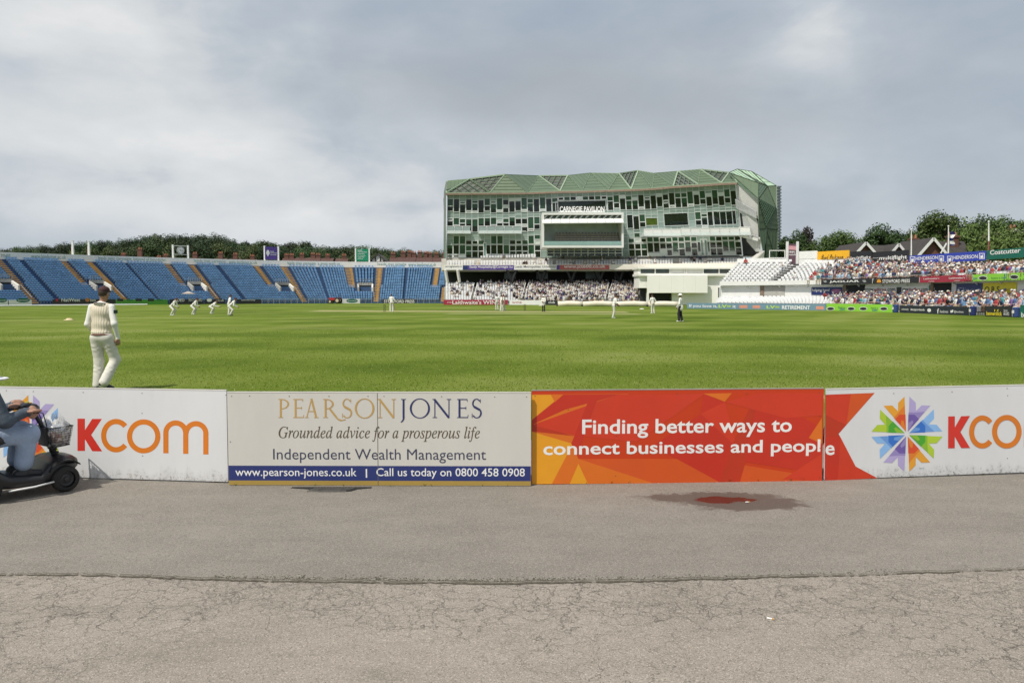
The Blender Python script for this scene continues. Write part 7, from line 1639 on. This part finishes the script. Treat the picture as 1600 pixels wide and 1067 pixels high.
# front basket of thin wire, with a carrier bag in it
bs = [V((-.12, -.06, .37)), V((.12, -.06, .37)), V((.12, .075, .38)), V((-.12, .075, .38))]; tp = [V((-.14, -.08, .535)), V((.14, -.08, .535)), V((.14, .10, .54)), V((-.14, .10, .54))]
mb = MB()
for q in (bs, tp):
    for a, b in zip(q, q[1:] + q[:1]): mb.tube([a, b], .0055, 6)
for i in range(4):
    a, b, c, d = bs[i], bs[(i + 1) % 4], tp[i], tp[(i + 1) % 4]; n_ = 14
    for k in range(n_ + 1): t = k / n_; mb.tube([a.lerp(b, t), c.lerp(d, t)], .0016, 4, cap=False)
    for k in range(1, 8): t = k / 8; mb.tube([a.lerp(c, t), b.lerp(d, t)], .0014, 4, cap=False)
for k in range(1, 10): t = k / 10; mb.tube([bs[0].lerp(bs[3], t), bs[1].lerp(bs[2], t)], .0014, 4, cap=False)
sp(mb, 'basket', [black]); mb = MB(); mb.box((.02, -.095, .46), (.13, .03, .15)); mb.box((0, -.07, .41), (.2, .02, .02)); sp(mb, 'basket_bracket', [black])
rb = random.Random(5)
bagm = bpy.data.materials.new('thin_carrier_plastic'); bagm.use_nodes = True; bb_ = bagm.node_tree.nodes['Principled BSDF']; bb_.inputs['Base Color'].default_value = (.80, .80, .80, 1); bb_.inputs['Roughness'].default_value = .25; bb_.inputs['Transmission Weight'].default_value = .2; bb_.inputs['Alpha'].default_value = .55
nb, nr_ = 36, 12; vs = []
for j in range(nr_):
    t = j / (nr_ - 1); z = .378 + .235 * t
    for k in range(nb):
        a = 2 * math.pi * k / nb; cr = 1 + .16 * math.sin(a * 5 + j * 1.1) + .10 * math.sin(a * 9 - j * 1.7); w_ = (.098 + .028 * math.sin(t * 3.0)) * (1 - .45 * max(0, t - .68) / .32)
        vs.append((math.copysign(abs(math.cos(a)) ** .7, math.cos(a)) * w_ * cr, .008 + math.copysign(abs(math.sin(a)) ** .7, math.sin(a)) * w_ * .72 * cr, z + .014 * math.sin(a * 7 + j) + (.03 * math.sin(a * 3) if j == nr_ - 1 else 0)))
mb = MB(); mb.add(vs, [(j * nb + k, j * nb + (k + 1) % nb, (j + 1) * nb + (k + 1) % nb, (j + 1) * nb + k) for j in range(nr_ - 1) for k in range(nb)] + [tuple(range(nb))[::-1]])
bag = mb.build('carrier_bag', [bagm], smooth=True); bag.location = SO; bag.rotation_euler = (0, 0, SZ); tag(bag, 'crumpled thin white carrier bag standing in the scooter basket', 'carrier bag')
mb = MB()
for k in range(7): c_ = V((rb.uniform(.105, .125), rb.uniform(.03, .13), rb.uniform(.48, .56))); mb.poly([c_ + V((.022, rb.uniform(-.02, .02), rb.uniform(-.02, .02))) for q in range(4)])
mb2 = loft([(-.03, .03, .40, .46), (.0, .055, .385, .485), (.045, .04, .39, .46)], 12); o = mb2.build('fruit_pack', [M('orange_pack', (.60, .16, .03), .5, .4, 18)], smooth=True); o.location = SO; o.rotation_euler = (0, 0, SZ); tag(o, 'orange and brown pack showing through the carrier bag', 'packet')
# rider
rr = empty('person', SO, SZ, label='seated rider in grey blue jacket, pale jeans and white hat on the mobility scooter', cat='person')
jk = M('blue_grey_jacket', (.060, .080, .105), .85, .18, 7, bump=.4, bscale=35); jn = M('pale_jeans', (.31, .39, .53), .9, .14, 6, bump=.4, bscale=40)
P_HAND = 1
RM = {**PEOPLE_M, 'jacket': jk, 'jeans': jn, 'strawhat': M('pale_hat', (.72, .72, .74), .7), 'sock': M('dark_sock', (.02, .022, .03), .9), 'sh2': PEOPLE_M['darkshoe']}
pel, che, hd = V((0, -.66, .53)), V((0, -.585, .83)), V((.01, -.52, .935))
LG2 = (((0, .02, 0), (-.11, -.22, .51), (-.11, -.26, .22), (-.1, 1, 0)), ((0, .02, 0), (.115, -.24, .51), (.115, -.285, .22), (.1, 1, 0)))
AR2 = ((V((-.26, -.46, .66)), V((-.17, -.275, .715))), (V((.255, -.46, .65)), V((.20, -.29, .70))))
P = humanoid(pel, che, hd, LG2, AR2, face=(.1, 1, 0), hat='', top='jacket', sl='jacket', bot='jeans', shoe='sh2', lower='sleeve', hr=.0088, hs=.84, curl=1.45, loose=.016)
P = [(*p[:-1], 'jacket') if p[-1] == 'sleeve' else p for p in P if not (p[-1] == 'jeans' and p[0] == 'c')]
o = figure('body', P, .0095, RM, fold=lambda g: .004 * np.sin(g[..., 2] * 40 + g[..., 1] * 33) * np.sin(g[..., 0] * 30)); o.parent = rr
tr = [('e', pel - V((0, 0, .01)), (.18, .16, .12), None, 'jeans')]
for sx, (ho, kn, an, toe) in zip((-1, 1), LG2):
    hip = pel + V((sx * .09, .04, -.02)); kn, an = V(kn), V(an); tr += [('c', hip, kn, .095, .078, 'jeans'), ('c', kn, an + V((0, 0, .055)), .078, .070, 'jeans')]
o = figure('trousers', tr, .0105, RM, k=.035, fold=lambda g: foldf(g) * .35); o.parent = rr
htp = [('e', hd + V((0, 0, .075)), (.095, .115, .085), None, 'strawhat'), ('e', hd + V((0, 0, .04)), (.158, .185, .016), None, 'strawhat')]
o = figure('hat', htp, .0095, RM, k=.02, fold=lambda g: .03 * ((g[..., 0] - hd.x) ** 2) * 8); o.parent = rr
